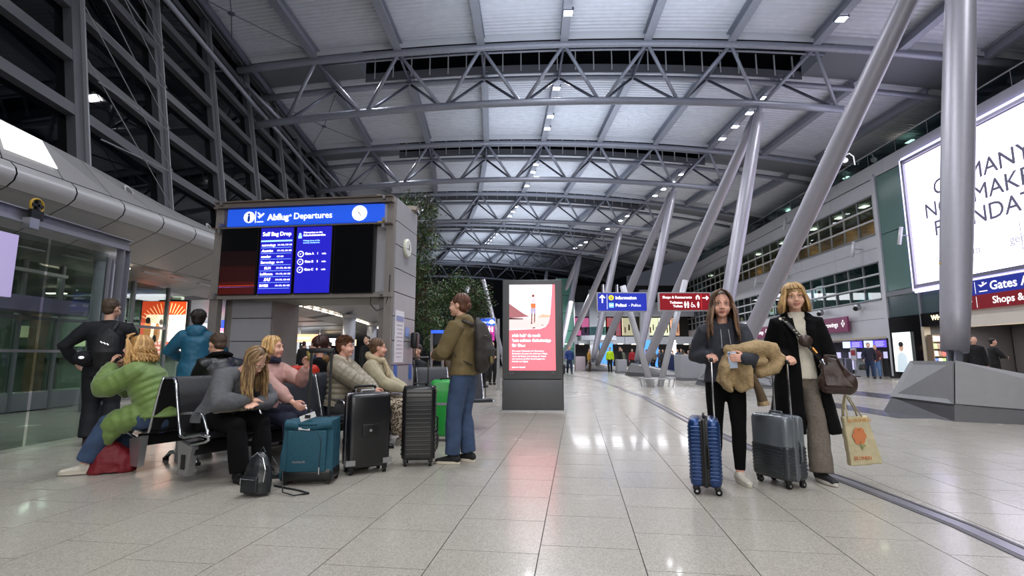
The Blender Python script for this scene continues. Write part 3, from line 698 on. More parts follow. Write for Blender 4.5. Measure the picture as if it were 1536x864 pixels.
# tube lamps and spot heads on brackets along the wall
for n, (y, z, lb) in enumerate(((5.2, 7.3, 'on the green glass panel beside the big advert'), (9.0, 7.4, 'right one under the upper strip window'), (17.6, 7.2, 'left one above the blonde woman'), (22, 7.3, 'beside the leaning column'), (16.5, 11.0, 'high under the gallery rail'))):
    T = thing('wall_arm_lamp', 'short tube lamp on a thin bracket, %s' % lb, 'lamp', RW(-0.02, y, z), WRZ, 'tube lamps on the right wall')
    MB().tube([(0, 0, 0), (-0.55, 0, 0.02)], 0.03, 6).build('bracket', alu, T); MB().tube([(-0.5, -0.05, 0.45), (-0.62, 0.05, -0.45)], 0.09, 12).build('lamp_tube', mat('lamp_tube_white', 'd5d5da', 0.4, 0.2), T, True)
for n, (y, lb) in enumerate(((9.6, 'rightmost, above the right purple sign'), (13.4, 'second from the right'), (19.3, 'third from the right'), (24.8, 'leftmost'), (30, 'farthest'))):
    T = thing('wall_spotlight', 'small round black and silver spotlight on the white wall, %s' % lb, 'lamp', RW(-0.05, y, 4.05), WRZ, 'round spotlights on the right wall')
    MB().ball((-0.22, 0, 0), (0.2, 0.2, 0.22), 16, 10).build('head', alu, T, True); MB().tube([(-0.38, -0.12, -0.1), (-0.44, -0.15, -0.14)], 0.13, 14).build('lens', black, T); MB().tube([(0, 0, 0), (-0.2, 0, 0)], 0.04, 6).build('bracket', alu, T)
T = thing('dome_camera', 'small white dome camera on a curved arm above the gallery rail', 'camera', RW(0, 9.0, 12.1), WRZ)
MB().tube([(0, 0, 0.5), (-0.1, -0.1, 1.0), (-0.4, -0.2, 1.15), (-0.7, -0.3, 1.0), (-0.75, -0.3, 0.8)], 0.035, 8).build('arm', white_p, T, True); MB().ball((-0.75, -0.3, 0.68), (0.17, 0.17, 0.15)).build('dome', white_p, T, True)
# ---------------------------------------------------------------- green glass panel, big advert, shop fronts (nearer part of the wall)
shopw = struct('wall_right', (20.35, 20, 0), WRZ)
green_g = mat('green_frosted_glass', '5d7974', 0.18, 0.0, var=0.08, vs_=0.5)
for z0, z1 in ((7.9, 11.2), (4.7, 7.86)): box_o('green_glass_panel', (0.02, 6.25, (z0 + z1) / 2), (0.05, 2.3, z1 - z0), green_g, shopw)
for z0, z1 in ((3.3, 4.35),): 
    box_o('green_glass_panel', (0.02, 6.25, 3.8), (0.05, 2.3, 1.1), mat('dark_green_glass', '46565a', 0.15), shopw); box_o('green_glass_panel', (0.02, 3.9, 3.8), (0.05, 2.3, 1.1), MAT['dark_green_glass'], shopw)
box_o('transom', (-0.02, 4.9, 4.5), (0.14, 5.2, 0.24), mat('grey_trim', '7b7d84', 0.4, 0.3), shopw)
for y in (5.07, 7.45, 2.7): box_o('mullion', (-0.03, y, 3.4 if y < 5 else 5.7), (0.14, 0.14, 6.8 if y < 5 else 11.2), MAT['grey_trim'] if y < 7 else cl, shopw)
BB = thing('billboard', "huge backlit white advert screen with grey-violet lettering, upper right", 'billboard', RW(-0.12, -1.5, 7.9), WRZ)
box_o('screen', (0, 0, 0), (0.06, 12.9, 6.3), mat('advert_white', 'eee9ff', 0.5, emit=2.3), BB)
fm = mat('billboard_frame', 'a7a4b8', 0.3, 0.6)
for c_, s_ in (((-0.02, 6.52, 0), (0.25, 0.14, 6.75)), ((-0.02, -6.52, 0), (0.25, 0.14, 6.75)), ((-0.02, 0, 3.28), (0.25, 13.2, 0.14)), ((-0.02, 0, -3.28), (0.25, 13.2, 0.14))): box_o('frame_rail', c_, s_, fm, BB)
glow = mat('edge_light', 'c9c2ff', 0.5, emit=3.0)
box_o('edge_light', (0.0, 6.72, 0), (0.08, 0.2, 6.9), glow, BB); box_o('edge_light', (0.0, 0, -3.47), (0.08, 13.4, 0.2), glow, BB); box_o('edge_light', (0.0, 0, 3.45), (0.08, 13.4, 0.14), glow, BB)
ink = mat('advert_ink', '6f6e86', 0.5, emit=0.12)
RT = (PI / 2, 0, -PI / 2)       # lettering on a plane facing -x, reading towards -y
for tx, y, z, sz in (("GERMANY'S", 4.85, 0.93, 1.03), ('NO.1 MAKE-', 5.5, -0.06, 1.03), ('FOUNDATION', 5.05, -1.02, 1.03)):
    words(tx, sz, ink, BB, (-0.05, y, z), RT, bold=0.004)
for tx, y, z, sz in (('source.com', 5.1, -2.3, 0.5), ('germany', 1.4, -2.25, 0.5)): words(tx, sz, mat('advert_ink_pale', 'b4b3c6', 0.5, emit=0.3), BB, (-0.05, y, z), RT)
for y, h in ((-2.6, 1.3), (0.9, 1.2)): box_o('ink_rule', (-0.05, y, -2.0), (0.01, 0.03, h), MAT['advert_ink_pale'], BB)
# white fascia and direction sign under the advert
box_o('fascia', (-0.1, -3.6, 3.95), (0.3, 12.5, 1.0), cl, shopw)
box_o('soffit', (-0.3, -3.6, 2.9), (0.7, 12.5, 0.9), mat('warm_white_soffit', 'cfc8c0', 0.5), shopw)
blue = mat('sign_blue', '1f2f96', 0.4, emit=0.35); red = mat('sign_maroon', '7d1220', 0.4, emit=0.25)
DS = thing('direction_sign', 'long hanging sign, blue Gates row above maroon Shops row, right edge', 'sign', RW(-0.72, -2.25, 3.72), WRZ)
box_o('blue_board', (0, 0, 0.3), (0.12, 8.0, 0.62), blue, DS); box_o('maroon_board', (0, 0, -0.3), (0.12, 8.0, 0.58), red, DS)
words('Gates A, B, C', 0.5, white_p, DS, (-0.07, 2.6, 0.14), RT, bold=0.012); words('Shops & Restaurants', 0.4, white_p, DS, (-0.07, 2.55, -0.42), RT, bold=0.01)
def arrow(b, x, y, z, h, ang=0.0):
    """flat arrow on plane x; pointing up when ang=0; +ang turns towards -y (the reader's right)"""
    R = Matrix.Rotation(ang, 3, 'X')
    def Q(u, v): return Vector((x, y, z)) + R @ Vector((0, u * h, v * h))
    b.prism([Q(-0.06, -0.5), Q(-0.06, 0.4), Q(0.06, 0.4), Q(0.06, -0.5)], (-0.006, 0, 0))
    for sg in (-1, 1): b.prism([Q(0, 0.5), Q(0.36 * sg, 0.14), Q(0.28 * sg, 0.04), Q(0, 0.33)], (-0.006, 0, 0))
    return b
b = MB(); arrow(b, -0.065, 3.62, 0.3, 0.42); arrow(b, -0.065, 3.62, -0.3, 0.38); b.build('arrow_marks', white_p, DS)
box_o('divider', (-0.065, 3.28, 0.3), (0.006, 0.02, 0.5), white_p, DS); box_o('divider', (-0.065, 3.28, -0.3), (0.006, 0.02, 0.46), white_p, DS)
b = MB(); b.prism([(-0.065, 3.1, 0.14), (-0.065, 2.72, 0.14), (-0.065, 2.72, 0.1), (-0.065, 3.1, 0.1)], (-0.006, 0, 0)); b.prism([(-0.065, 3.12, 0.42), (-0.065, 3.0, 0.3), (-0.065, 2.72, 0.42), (-0.065, 2.7, 0.47), (-0.065, 2.98, 0.38)], (-0.006, 0, 0)); b.prism([(-0.065, 2.95, 0.5), (-0.065, 2.83, 0.5), (-0.065, 2.9, 0.4)], (-0.006, 0, 0))
b.build('plane_mark', white_p, DS)
# black shop corner with the lit poster
box_o('black_cladding', (-0.03, 6.25, 1.62), (0.1, 2.45, 3.2), mat('gloss_black_panel', '0d0d0f', 0.12), shopw)
box_o('black_cladding', (-0.05, 3.4, 2.95), (0.2, 3.2, 0.62), MAT['gloss_black_panel'], shopw)
PO = thing('lit_poster', 'tall backlit poster of a dark-haired person in white on black shop wall', 'poster', RW(-0.16, 6.45, 1.38), WRZ)
box_o('light_box', (0, 0, 0), (0.08, 1.2, 2.05), mat('poster_white', 'e6eeee', 0.5, emit=1.0), PO)
b = MB(); b.tube([(-0.045, 0.02, 0.22), (-0.05, 0.02, 0.22)], 0.15, 20, 0.19); b.build('printed_face', mat('print_skin', 'c99f86', 0.6, emit=0.5), PO)
b = MB(); b.tube([(-0.05, 0.02, 0.4), (-0.056, 0.02, 0.4)], 0.17, 18, 0.13); b.build('printed_hair', mat('print_dark', '2c2420', 0.7), PO)
b = MB(); b.prism([(-0.05, 0.42, -1.0), (-0.05, 0.34, -0.2), (-0.05, 0.1, -0.02), (-0.05, -0.08, -0.02), (-0.05, -0.32, -0.2), (-0.05, -0.42, -1.0)], (-0.006, 0, 0)); b.build('printed_shirt', mat('print_shirt', 'c7d6de', 0.6, emit=0.7), PO)
words('OPEN', 0.16, mat('print_pale', '9fb4b8', 0.5, emit=0.4), PO, (-0.05, 0.4, 0.75), RT) if False else None
SG = thing('shop_sign', 'glowing cream shop name on the black fascia beside the near column', 'sign', RW(-0.18, 3.9, 2.95), WRZ)
cream = mat('sign_cream_glow', 'fff0b8', 0.5, emit=2.5)
words('WHSmith', 0.34, cream, SG, (0, 0.42, -0.06), RT, bold=0.015); words('EXPRESS', 0.17, cream, SG, (0, -0.25, -0.27), RT, bold=0.01)
box_o('pillar', (0.0, 4.98, 1.3), (0.3, 0.2, 2.6), mat('warm_stone', 'b9ad98', 0.5), shopw)
# shop interior
shin = struct('wall_right', (20.35, 20, 0), WRZ); dk = mat('shop_dark_wall', '38363a', 0.6)
box_o('shop_back', (4.0, -2.2, 1.35), (0.1, 14, 2.7), dk, shin); box_o('shop_side', (2.0, 4.95, 1.35), (4.0, 0.1, 2.7), dk, shin); box_o('shop_ceiling', (2.0, -2.2, 2.72), (4.2, 14, 0.08), mat('shop_ceiling_grey', '55514f', 0.7), shin)
for i, y in enumerate((3.2, 1.2, -0.8, -2.8)):
    for x in (0.5, 1.9):
        T = MB().tube([(0, 0, 0), (0, 0, -0.03)], 0.13, 14).build('shop_downlight', strip); T.location = RW(x, y, 2.67); tag(T, 'round lit downlight in the dark shop ceiling, %s pair, %s one' % (ordinal(i), 'front' if x < 1 else 'rear'), 'light', 'shop ceiling downlights')
    area('shop_light', RW(1.2, y, 2.6), 0.5, 210, (1.0, 0.94, 0.85))
prod_cols = ['c23a3a', 'e6d9c0', 'd98fa0', '3c5fae', 'f0e9e0', 'd8a63a', '7fae5a', 'b64f8c', 'f3b9a8', '5c3a2c']
prods = [mat('product_%d' % i, c, 0.5) for i, c in enumerate(prod_cols)]
def shelf_unit(loc, rz, L_, label, group, levels=6, h=2.1, n=14, wh=0.22):
    T = thing('shelf_unit', label, 'shelf', loc, rz, group); bd = mat('shelf_board', '6d5a48', 0.5)
    box_o('back_panel', (0.22, 0, h / 2), (0.03, L_, h), bd, T)
    for l in range(levels): box_o('shelf', (0.08, 0, 0.1 + l * (h - 0.1) / (levels)), (0.3, L_, 0.025), bd, T)
    for sd in (-1, 1): box_o('side_panel', (0.08, sd * L_ / 2, h / 2), (0.32, 0.03, h), bd, T)
    return T
mag_mesh = [MB().box((0, 0, 0), (0.02, 0.19, 0.26)).mesh('magazine') for _ in prods]
for me, m in zip(mag_mesh, prods): me.materials.append(m)
def stock(loc, rz, L_, levels, h, n, grp, lab):
    for l in range(levels):
        for i in range(n):
            o = bpy.data.objects.new('magazine', random.choice(mag_mesh)); scn.collection.objects.link(o)
            q = Vector((0.0, -L_ / 2 + (i + 0.5) * L_ / n, 0.1 + l * (h - 0.1) / levels + 0.15))
            o.matrix_world = Matrix.Translation(loc) @ Matrix.Rotation(rz, 4, 'Z') @ Matrix.Translation(q) @ Matrix.Rotation(0.2, 4, 'Y')
            tag(o, lab % (ordinal(l), ordinal(i)), 'magazine', grp)
p = RW(0.45, 4.45, 0); shelf_unit(p, PI / 2, 1.3, 'bright magazine rack at the shop entrance, left of the near column', 'shop shelving', 6, 2.2)
stock(p, PI / 2, 1.2, 6, 2.2, 6, 'magazines on the entrance rack', 'magazine, entrance rack left of near column, %s shelf up, %s along')
for n, y in enumerate((0.6, -1.6, -3.6)):
    p = RW(2.4 - 0.3 * n, y, 0); shelf_unit(p, WRZ, 1.9, 'stocked shop shelf behind the leaning column foot, %s' % ('left', 'middle', 'right')[n], 'shop shelving', 5, 1.9)
    stock(p, WRZ, 1.8, 5, 1.9, 7, 'magazines on the inner shop shelves', 'packaged item, %s inner shop shelf unit, ' % ('left', 'middle', 'right')[n] + '%s shelf up, %s along')
o = box_o('shop_sign_bar', (0, 0, 0), (0.06, 1.4, 0.14), mat('orange_glow', 'ffb070', 0.5, emit=2.0)); o.location = RW(2.2, 0.4, 2.25); tag(o, 'orange glowing strip sign inside the shop behind the near column', 'sign')
# ---------------------------------------------------------------- check-in hall under the right wall
ck = struct('wall_right', (20.35, 20, 0), WRZ)
box_o('recess_back', (3.2, 25.8, 1.1), (0.1, 36, 2.2), mat('checkin_dark', '2b2b2f', 0.5), ck); box_o('recess_ceiling', (1.6, 25.8, 2.2), (3.4, 36.2, 0.1), mat('warm_edge', 'b7ab95', 0.5), ck)
box_o('recess_side', (1.6, 7.7, 1.1), (3.3, 0.12, 2.2), MAT['gloss_black_panel'], ck)
pur = mat('signage_purple', '6d1f4c', 0.4, emit=0.25)
for n, (y, sp) in enumerate(((12.1, 'right'), (22.3, 'middle'), (33.5, 'left'))):
    T = thing('airline_sign', 'purple hanging airline name sign on the white wall, %s one' % sp, 'sign', RW(-0.25, y, 3.12), WRZ, 'purple airline signs')
    box_o('board', (0, 0, 0), (0.1, 3.0, 0.92), pur, T); words('Eurowings', 0.42, white_p, T, (-0.06, 1.2, -0.12), RT, bold=0.01)
    b = MB()
    for k, (u, v) in enumerate(((-0.95, 0.05), (-1.07, 0.2), (-1.18, 0.03), (-1.05, -0.1))): b.prism([(-0.055, u + 0.07, v), (-0.055, u, v + 0.09), (-0.055, u - 0.07, v), (-0.055, u, v - 0.09)], (-0.008, 0, 0))
    b.build('petal_mark', white_p, T)
scr_b = mat('screen_purple', '5a48c8', 0.4, emit=2.0); scr_l = mat('screen_blue_white', 'b9cdf5', 0.4, emit=1.8)
for n, (y, lb) in enumerate(((9.1, 'rightmost'), (9.95, 'second from right'), (11.2, 'third from right'), (12.0, 'fourth from right'), (15, 'fifth from right'), (19, 'sixth from right'))):
    T = thing('counter_screen', 'small hanging check-in screen glowing purple and blue, %s' % lb, 'screen', RW(0.5, y, 1.88), WRZ + 0.5, 'check-in counter screens')
    box_o('housing', (0.03, 0, 0), (0.05, 0.74, 0.46), black, T); box_o('display', (0, 0, 0), (0.02, 0.68, 0.4), scr_b if n % 2 == 0 else scr_l, T); box_o('hanger', (0.03, 0, 0.32), (0.04, 0.04, 0.3), black, T)
    for k in range(4): box_o('text_line', (-0.012, 0.05 * (k % 2), 0.12 - 0.08 * k), (0.004, 0.45, 0.025), white_p, T)
for n, y in enumerate((11.0, 14.5, 18, 21.5, 25)):
    T = thing('checkin_counter', 'check-in counter with lit pale back wall, number %s from the right' % ('one', 'two', 'three', 'four', 'five')[n], 'counter', RW(1.2, y, 0), WRZ, 'check-in counters')
    box_o('desk', (0, 0, 0.5), (0.6, 2.2, 1.0), mat('desk_grey', '8a8c92', 0.4), T); box_o('desk_top', (-0.05, 0, 1.02), (0.75, 2.3, 0.05), white_p if False else alu, T)
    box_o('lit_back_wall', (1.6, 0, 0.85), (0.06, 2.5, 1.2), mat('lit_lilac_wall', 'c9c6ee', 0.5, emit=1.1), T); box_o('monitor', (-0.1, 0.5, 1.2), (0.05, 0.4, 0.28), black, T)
    box_o('divider_post', (-0.2, -1.2, 0.5), (0.08, 0.08, 1.0), alu, T)
T = thing('notice_stand', 'slim post with a small red and white notice beside the strolling couple', 'stand', RW(-0.9, 9.3, 0), WRZ)
MB().cyl((0, 0, 0), (0, 0, 1.1), 0.03, 10).build('post', alu, T); box_o('notice_board', (0, 0, 1.3), (0.04, 0.55, 0.75), alu, T); box_o('notice_face', (-0.025, 0, 1.3), (0.01, 0.5, 0.68), mat('notice_paper', 'b8b6c4', 0.5), T); box_o('notice_patch', (-0.032, 0, 1.36), (0.01, 0.4, 0.3), red, T)
MB().box((0, 0, 0.02), (0.35, 0.35, 0.04)).build('base', black, T)
# ================================================================ FAR END
fe = struct('wall_far', (0, 0, 0)); lt = mat('far_fascia', 'a3a7ae', 0.5, 0.1, var=0.04)
bright = mat('far_shop_glow', 'f2ead8', 0.5, emit=1.3); far_d = mat('far_dark', '1b1d21', 0.7)
box_o('far_back', (13, 62.6, 5), (20, 0.2, 10), far_d, fe)
for y0, x0, x1, z0, z1, m in ((60, 5, 21.8, 5.9, 7.6, lt), (60, 5, 21.8, 2.6, 3.5, lt), (60.6, 5, 21.8, 7.6, 9.0, far_d)):
    n = 6; d = (x1 - x0) / n
    for i in range(n): box_o('fascia_panel', (x0 + (i + 0.5) * d, y0, (z0 + z1) / 2), (d - 0.04, 0.2, z1 - z0), m, fe)
for n, (x, wd, c, e) in enumerate(((16.9, 1.2, 'e9dcc0', 2.6), (18.2, 1.2, 'f0e6c8', 2.8), (19.5, 1.0, 'e8a082', 2.0), (8.2, 2.0, 'd96aa0', 1.8), (10.6, 1.2, 'e8e0d8', 2.4), (12.2, 1.6, 'b83030', 1.3), (14.0, 1.6, 'c9b59a', 2.0))):
    T = thing('upper_shop_window', 'bright upstairs shop window at the far end, %s from the left' % ('sixth', 'seventh', 'eighth', 'first', 'second', 'third', 'fourth')[n], 'window', (x, 60.2, 4.7), 0, 'upstairs shop windows at the far end')
    box_o('display', (0, 0, 0), (wd, 0.1, 2.1), mat('far_win_%d' % n, c, 0.5, emit=e), T); box_o('pane', (0, -0.25, 0), (wd, 0.03, 2.2), clear, T)
    for k in range(3): box_o('display_item', (-wd * 0.3 + wd * 0.3 * k, -0.08, -0.4 + 0.3 * (k % 2)), (wd * 0.12, 0.06, 0.7), prods[(n * 3 + k) % 10], T)
T = thing('green_glass_tower', 'tall green glass lift tower beside the kiosk at the far end', 'tower', (6.0, 57.2, 0))
for k in range(5): box_o('glass_panel', (0, 0, 1 + 2 * k), (1.9, 1.6, 1.94), mat('tower_green', '4f8273', 0.25, emit=0.06), T)
for sx in (-0.98, 0.98): box_o('corner_mullion', (sx, -1, 5), (0.1, 0.1, 10), alu, T)
T = thing('curved_balcony', 'curved white balcony edge left of the far upstairs shops', 'balcony', (9.4, 54.6, 0))
b = MB(); pts = [Vector((-1.9 + 3.8 * k / 10, -1.2 * math.sin(PI * k / 10), 0)) for k in range(11)]
for k in range(10):
    p, q_ = pts[k], pts[k + 1]; b.hexa([p + Vector((0, 0, 2.9)), q_ + Vector((0, 0, 2.9)), q_ + Vector((0, 3, 2.9)), p + Vector((0, 3, 2.9))], [p + Vector((0, 0, 3.4)), q_ + Vector((0, 0, 3.4)), q_ + Vector((0, 3, 3.4)), p + Vector((0, 3, 3.4))])
b.build('slab', lt, T)
for k in range(10): MB().prism([pts[k] + Vector((0, 0, 3.4)), pts[k + 1] + Vector((0, 0, 3.4)), pts[k + 1] + Vector((0, 0, 4.3)), pts[k] + Vector((0, 0, 4.3))], (0, 0.03, 0)).build('glass_panel', bal_g, T)
for x in (15.6, 9.6): tag(box_o('far_pillar', (x, 59.2, 4.5), (1.0, 0.5, 9.0), lt), 'square grey pillar at the far end, %s' % ('right one' if x > 10 else 'left one'), 'pillar')
bl = mat('far_screen_blue', '3f7ac0', 0.5, emit=1.2)
for n, (x, z, wd, h) in enumerate(((14.2, 1.7, 1.4, 2.2), (9.6, 2.2, 1.3, 0.6), (16.3, 1.9, 0.8, 1.8))):
    o = box_o('far_screen', (x, 51.5, z / 2 + h / 4), (wd, 0.15, z + h / 2), bl if n < 2 else white_e); tag(o, 'small glowing screen in the far concourse, %s' % ('blue upright one', 'blue low one', 'white one')[n], 'screen')
for x in range(6, 22, 2): 
    o = box_o('far_ceiling_lamp', (x, 56 + (x % 3), 2.55), (0.5, 0.2, 0.04), strip); tag(o, 'small ceiling lamp under the far balcony, %s from the left' % ordinal((x - 6) // 2), 'light', 'lamps under the far balcony')
area('far_concourse_light', (12, 50, 7), 12, 2600, (0.95, 0.95, 1.0), size_y=6); area('far_concourse_light', (13, 58.5, 2.45), 14, 160, (1, .95, .9), size_y=1)
# end of the hall on the left
eh = struct('wall_far'); 
p = hall(74, 3); MB().box((0, 0, 8), (60, 0.2, 16), 0).build('end_wall', far_d, eh); eh.location = p; eh.rotation_euler = (0, 0, (74 - 22) / 130.0)

# deep concourse left of the window line, seen below the soffit and through the information unit
lf = struct('wall_left'); lw_m = mat('concourse_wall', '8d8f96', 0.5, var=0.15, vs_=0.4)
def LB(s, t, z): return hall(s, t, z)
for i in range(22):
    s0 = 15.4 + i * 2.2; s1 = s0 + 2.16
    q = [LB(s0, -17.0, 0), LB(s1, -17.0, 0), LB(s1, -17.0, 3.0), LB(s0, -17.0, 3.0)]
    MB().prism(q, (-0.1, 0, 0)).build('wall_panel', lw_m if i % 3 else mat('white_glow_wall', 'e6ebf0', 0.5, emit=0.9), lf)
box_o('return_wall', (-13.9, 15.6, 1.5), (7.2, 0.15, 3.0), gr_wall, lf)
for x, z, w_, h_ in ((-14.9, 1.9, 0.5, 0.35), (-13.1, 1.7, 0.5, 0.5)): tag(box_o('lobby_window', (x, 15.45, z), (w_, 0.05, h_), mat('lobby_window_glow', 'd8d8b0', 0.5, emit=0.9)), 'small lit window in the green lobby behind the glass, %s' % ('left' if x < -14 else 'right'), 'window')
for z in (1.15, 2.3): box_o('lobby_rail', (-13.9, 15.4, z), (7, 0.1, 0.08), alum_d, lf)
box_o('lobby_column', (-14.3, 15.2, 1.3), (0.3, 0.3, 2.6), MAT['timber_brown'], lf)
for x in (-16.5, -15.2, -13.9, -12.6, -11.9): box_o('mullion', (x, 15.45, 1.5), (0.08, 0.1, 3.0), alum_d, lf)
for i, (s, t, wd, h, z, c, e) in enumerate(((19, -14.5, 1.6, 0.5, 2.3, '2846c8', 1.6), (24, -13.5, 1.8, 0.45, 2.25, 'f05c78', 1.6), (28, -13.8, 2.4, 0.4, 2.2, 'fff3dc', 2.2), (33, -13.0, 2.2, 0.5, 2.3, 'ffb488', 1.8), (38, -13.0, 2.4, 0.5, 2.2, 'f4f8ff', 2.0), (22, -12.3, 0.8, 0.35, 2.55, '2846c8', 2.0), (44, -12.5, 2.4, 0.5, 2.3, 'ffe0b0', 1.8))):
    p = LB(s, t, z); T = thing('concourse_sign', 'glowing %s sign in the deep concourse seen under the departures board, %s' % (('blue', 'pink', 'cream', 'orange', 'white', 'small blue', 'pale yellow')[i], ('left', 'middle', 'middle right', 'behind the left column', 'far right', 'near the soffit', 'farthest')[i]), 'sign', p, (s - 22) / 130)
    box_o('light_box', (0, 0, 0), (wd, 0.12, h), mat('cs_%d' % i, c, 0.5, emit=e), T); box_o('hanger', (0, 0, (3.0 - z + h / 2) / 2), (0.05, 0.05, max(0.1, 3.0 - z)), alu, T); box_o('lettering_bar', (0, -0.07, 0), (wd * 0.6, 0.01, h * 0.25), white_p, T)
for i, s in enumerate((18, 23, 29, 36, 44)):
    area('concourse_light', LB(s, -14.2, 2.85), 2.4, 190, (1.0, 0.97, 0.92), size_y=3.0)
    T = thing('counter_block', 'white service counter in the deep left concourse, %s from the opening' % ('first', 'second', 'third', 'fourth', 'fifth')[i], 'counter', LB(s, -15.6, 0), (s - 22) / 130, 'concourse counters')
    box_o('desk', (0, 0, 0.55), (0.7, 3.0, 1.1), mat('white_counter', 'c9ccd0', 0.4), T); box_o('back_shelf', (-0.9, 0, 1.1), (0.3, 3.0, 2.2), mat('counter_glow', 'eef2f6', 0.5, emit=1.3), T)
# orange advert screen standing at the end of the lobby glazing
A = thing('advert_screen', 'orange and white glowing advert screen with a ray pattern, behind the teal jacket', 'screen', (-10.55, 15.2, 1.22), 0.12)
box_o('housing', (0, 0.06, 0.78), (1.36, 0.12, 1.72), black, A); box_o('display', (0, -0.01, 0.78), (1.24, 0.02, 1.6), mat('advert_cream', 'ffe9d8', 0.5, emit=2.2), A)
o1 = mat('advert_orange', 'e8481c', 0.5, emit=1.6); o2 = mat('advert_red', 'e2543a', 0.5, emit=1.5)
box_o('top_field', (0, -0.025, 1.38), (1.24, 0.01, 0.4), o1, A); box_o('bottom_field', (-0.2, -0.025, 0.18), (0.84, 0.01, 0.38), o2, A); box_o('left_field', (-0.55, -0.024, 0.8), (0.13, 0.01, 1.0), o2, A)
for k in range(17):
    a = math.radians(-62 + k * 7.8); c = Vector((0.1, -0.032, 0.75)); d = Vector((math.sin(a), 0, math.cos(a))); n_ = Vector((d.z, 0, -d.x)) * 0.01
    e0 = 0.5 if abs(a) < 0.6 else 0.44; e1 = min(0.8, 0.69 / abs(d.x) if d.x < 0 and d.x < -0.01 else 9, 0.49 / d.x if d.x > 0.01 else 9, 0.78 / max(0.01, d.z))
    if e1 < e0 + 0.04: continue
    MB().prism([c + d * e0 - n_, c + d * e0 + n_, c + d * e1 + n_, c + d * e1 - n_], (0, -0.004, 0)).build('ray', mat('advert_ray', 'ffc890', 0.5, emit=2.2), A)
b = MB(); b.ball((-0.42, -0.03, 0.72), (0.1, 0.01, 0.35), 10, 6); b.ball((-0.15, -0.03, 0.62), (0.09, 0.01, 0.3), 10, 6); b.build('printed_figures', mat('advert_tan', 'd9894a', 0.5, emit=1.0), A)
b = MB(); b.ball((-0.42, -0.036, 1.0), (0.07, 0.01, 0.1), 10, 6); b.ball((-0.05, -0.036, 0.95), (0.05, 0.01, 0.09), 10, 6); b.ball((-0.2, -0.036, 0.45), (0.06, 0.01, 0.12), 10, 6); b.build('printed_hair', mat('advert_dark', '3a241c', 0.6), A)
for k, t_ in enumerate(('Hol uns in', 'das ganze', 'Bundesland')): words(t_, 0.14, white_e, A, (-0.56, -0.034, 0.28 - 0.13 * k), (PI / 2, 0, 0), bold=0.02)
# ================================================================ INFORMATION UNIT
U = thing('information_unit', 'tall grey portal unit carrying the blue departures sign and four upright screens', 'information stand', (-3.162, 7.448, -0.07), -PH); U.scale = (1.061,) * 3
ug = mat('unit_panel_grey', 'a09fa4', 0.42, 0.15, var=0.03); ub = mat('unit_frame_taupe', '8a8480', 0.45, 0.2, var=0.05); ud = mat('unit_dark', '2a2a2d', 0.5)
HW = 1.36; HT = 3.36; DP = 0.92
core_b = MB(); core_b.box((HW - 0.12, DP / 2 + 0.02, HT / 2), (0.2, DP - 0.06, HT - 0.04)); core_b.box((-HW + 0.44, DP / 2 + 0.1, 1.0), (0.78, DP - 0.26, 1.98)); core_b.box((0, DP / 2 + 0.06, (1.98 + HT) / 2), (2 * HW - 0.1, DP - 0.1, HT - 2.02))
core_b.build('body', ub, U)
# side panels with joints (the right-hand side seen from the camera) and left pier panels
hs = [0.02 + 0.335 * i for i in range(11)]
for i in range(10):
    box_o('side_panel', (HW + 0.0, DP / 2, (hs[i] + hs[i + 1]) / 2), (0.03, DP - 0.03, 0.322), ug, U)
    if hs[i + 1] < 2.05: box_o('pier_panel', (-HW + 0.50, 0.205, (hs[i] + hs[i + 1]) / 2), (0.62, 0.03, 0.322), ug, U); 
box_o('front_stile', (-HW + 0.07, 0.0, HT / 2), (0.13, 0.1, HT), ub, U); box_o('front_stile', (HW - 0.06, 0.0, HT / 2), (0.11, 0.1, HT), ub, U)
box_o('front_stile', (HW - 0.2, 0.03, 2.5), (0.16, 0.06, 0.95), ug, U); box_o('front_stile', (-HW + 0.17, 0.0, 2.5), (0.08, 0.06, 0.95), ug, U)
for z, h in ((HT - 0.04, 0.08), (1.98, 0.06)): box_o('cross_rail', (0, -0.03, z), (2 * HW, 0.1, h), ub, U)
for z in (3.28, 2.97, 3.36): box_o('channel_flange', (0, -0.06, z), (2 * HW - 0.02, 0.14, 0.018), mat('flange_brown', '6e625c', 0.5, 0.2), U)
for x in (-HW + 0.13, HW - 0.13):
    for z in (3.34, 3.02, 2.93, 2.0): box_o('clamp', (x, -0.09, z), (0.035, 0.1, 0.05), alu, U)
SB = box_o('sign_board', (0.05, -0.07, 3.125), (2.36, 0.07, 0.25), mat('departure_blue', '1c4fcc', 0.4, emit=0.85), U)
RF_ = (PI / 2, 0, 0)
words('Abflug', 0.125, white_e, SB, (-0.50, -0.115, 3.07), RF_, bold=0.02); words('·', 0.17, white_e, SB, (-0.175, -0.115, 3.07), RF_, bold=0.02); words('Departures', 0.125, white_e, SB, (-0.105, -0.115, 3.075), RF_, bold=0.008)
MB().tube([(-0.79, -0.106, 3.125), (-0.79, -0.112, 3.125)], 0.083, 24).build('info_disc', white_e, SB)
words('i', 0.17, mat('sign_ink_blue', '1546b8', 0.5), SB, (-0.79, -0.116, 3.065), RF_, align='CENTER', bold=0.04)
box_o('divider', (-0.69, -0.112, 3.125), (0.008, 0.005, 0.17), white_e, SB)
b = MB(); Y_ = -0.112
b.prism([(-0.665, Y_, 3.045), (-0.565, Y_, 3.045), (-0.565, Y_, 3.058), (-0.665, Y_, 3.058)], (0, -0.004, 0))
b.prism([(-0.672, Y_, 3.14), (-0.655, Y_, 3.135), (-0.63, Y_, 3.10), (-0.565, Y_, 3.155), (-0.555, Y_, 3.175), (-0.575, Y_, 3.178), (-0.62, Y_, 3.13)], (0, -0.004, 0))
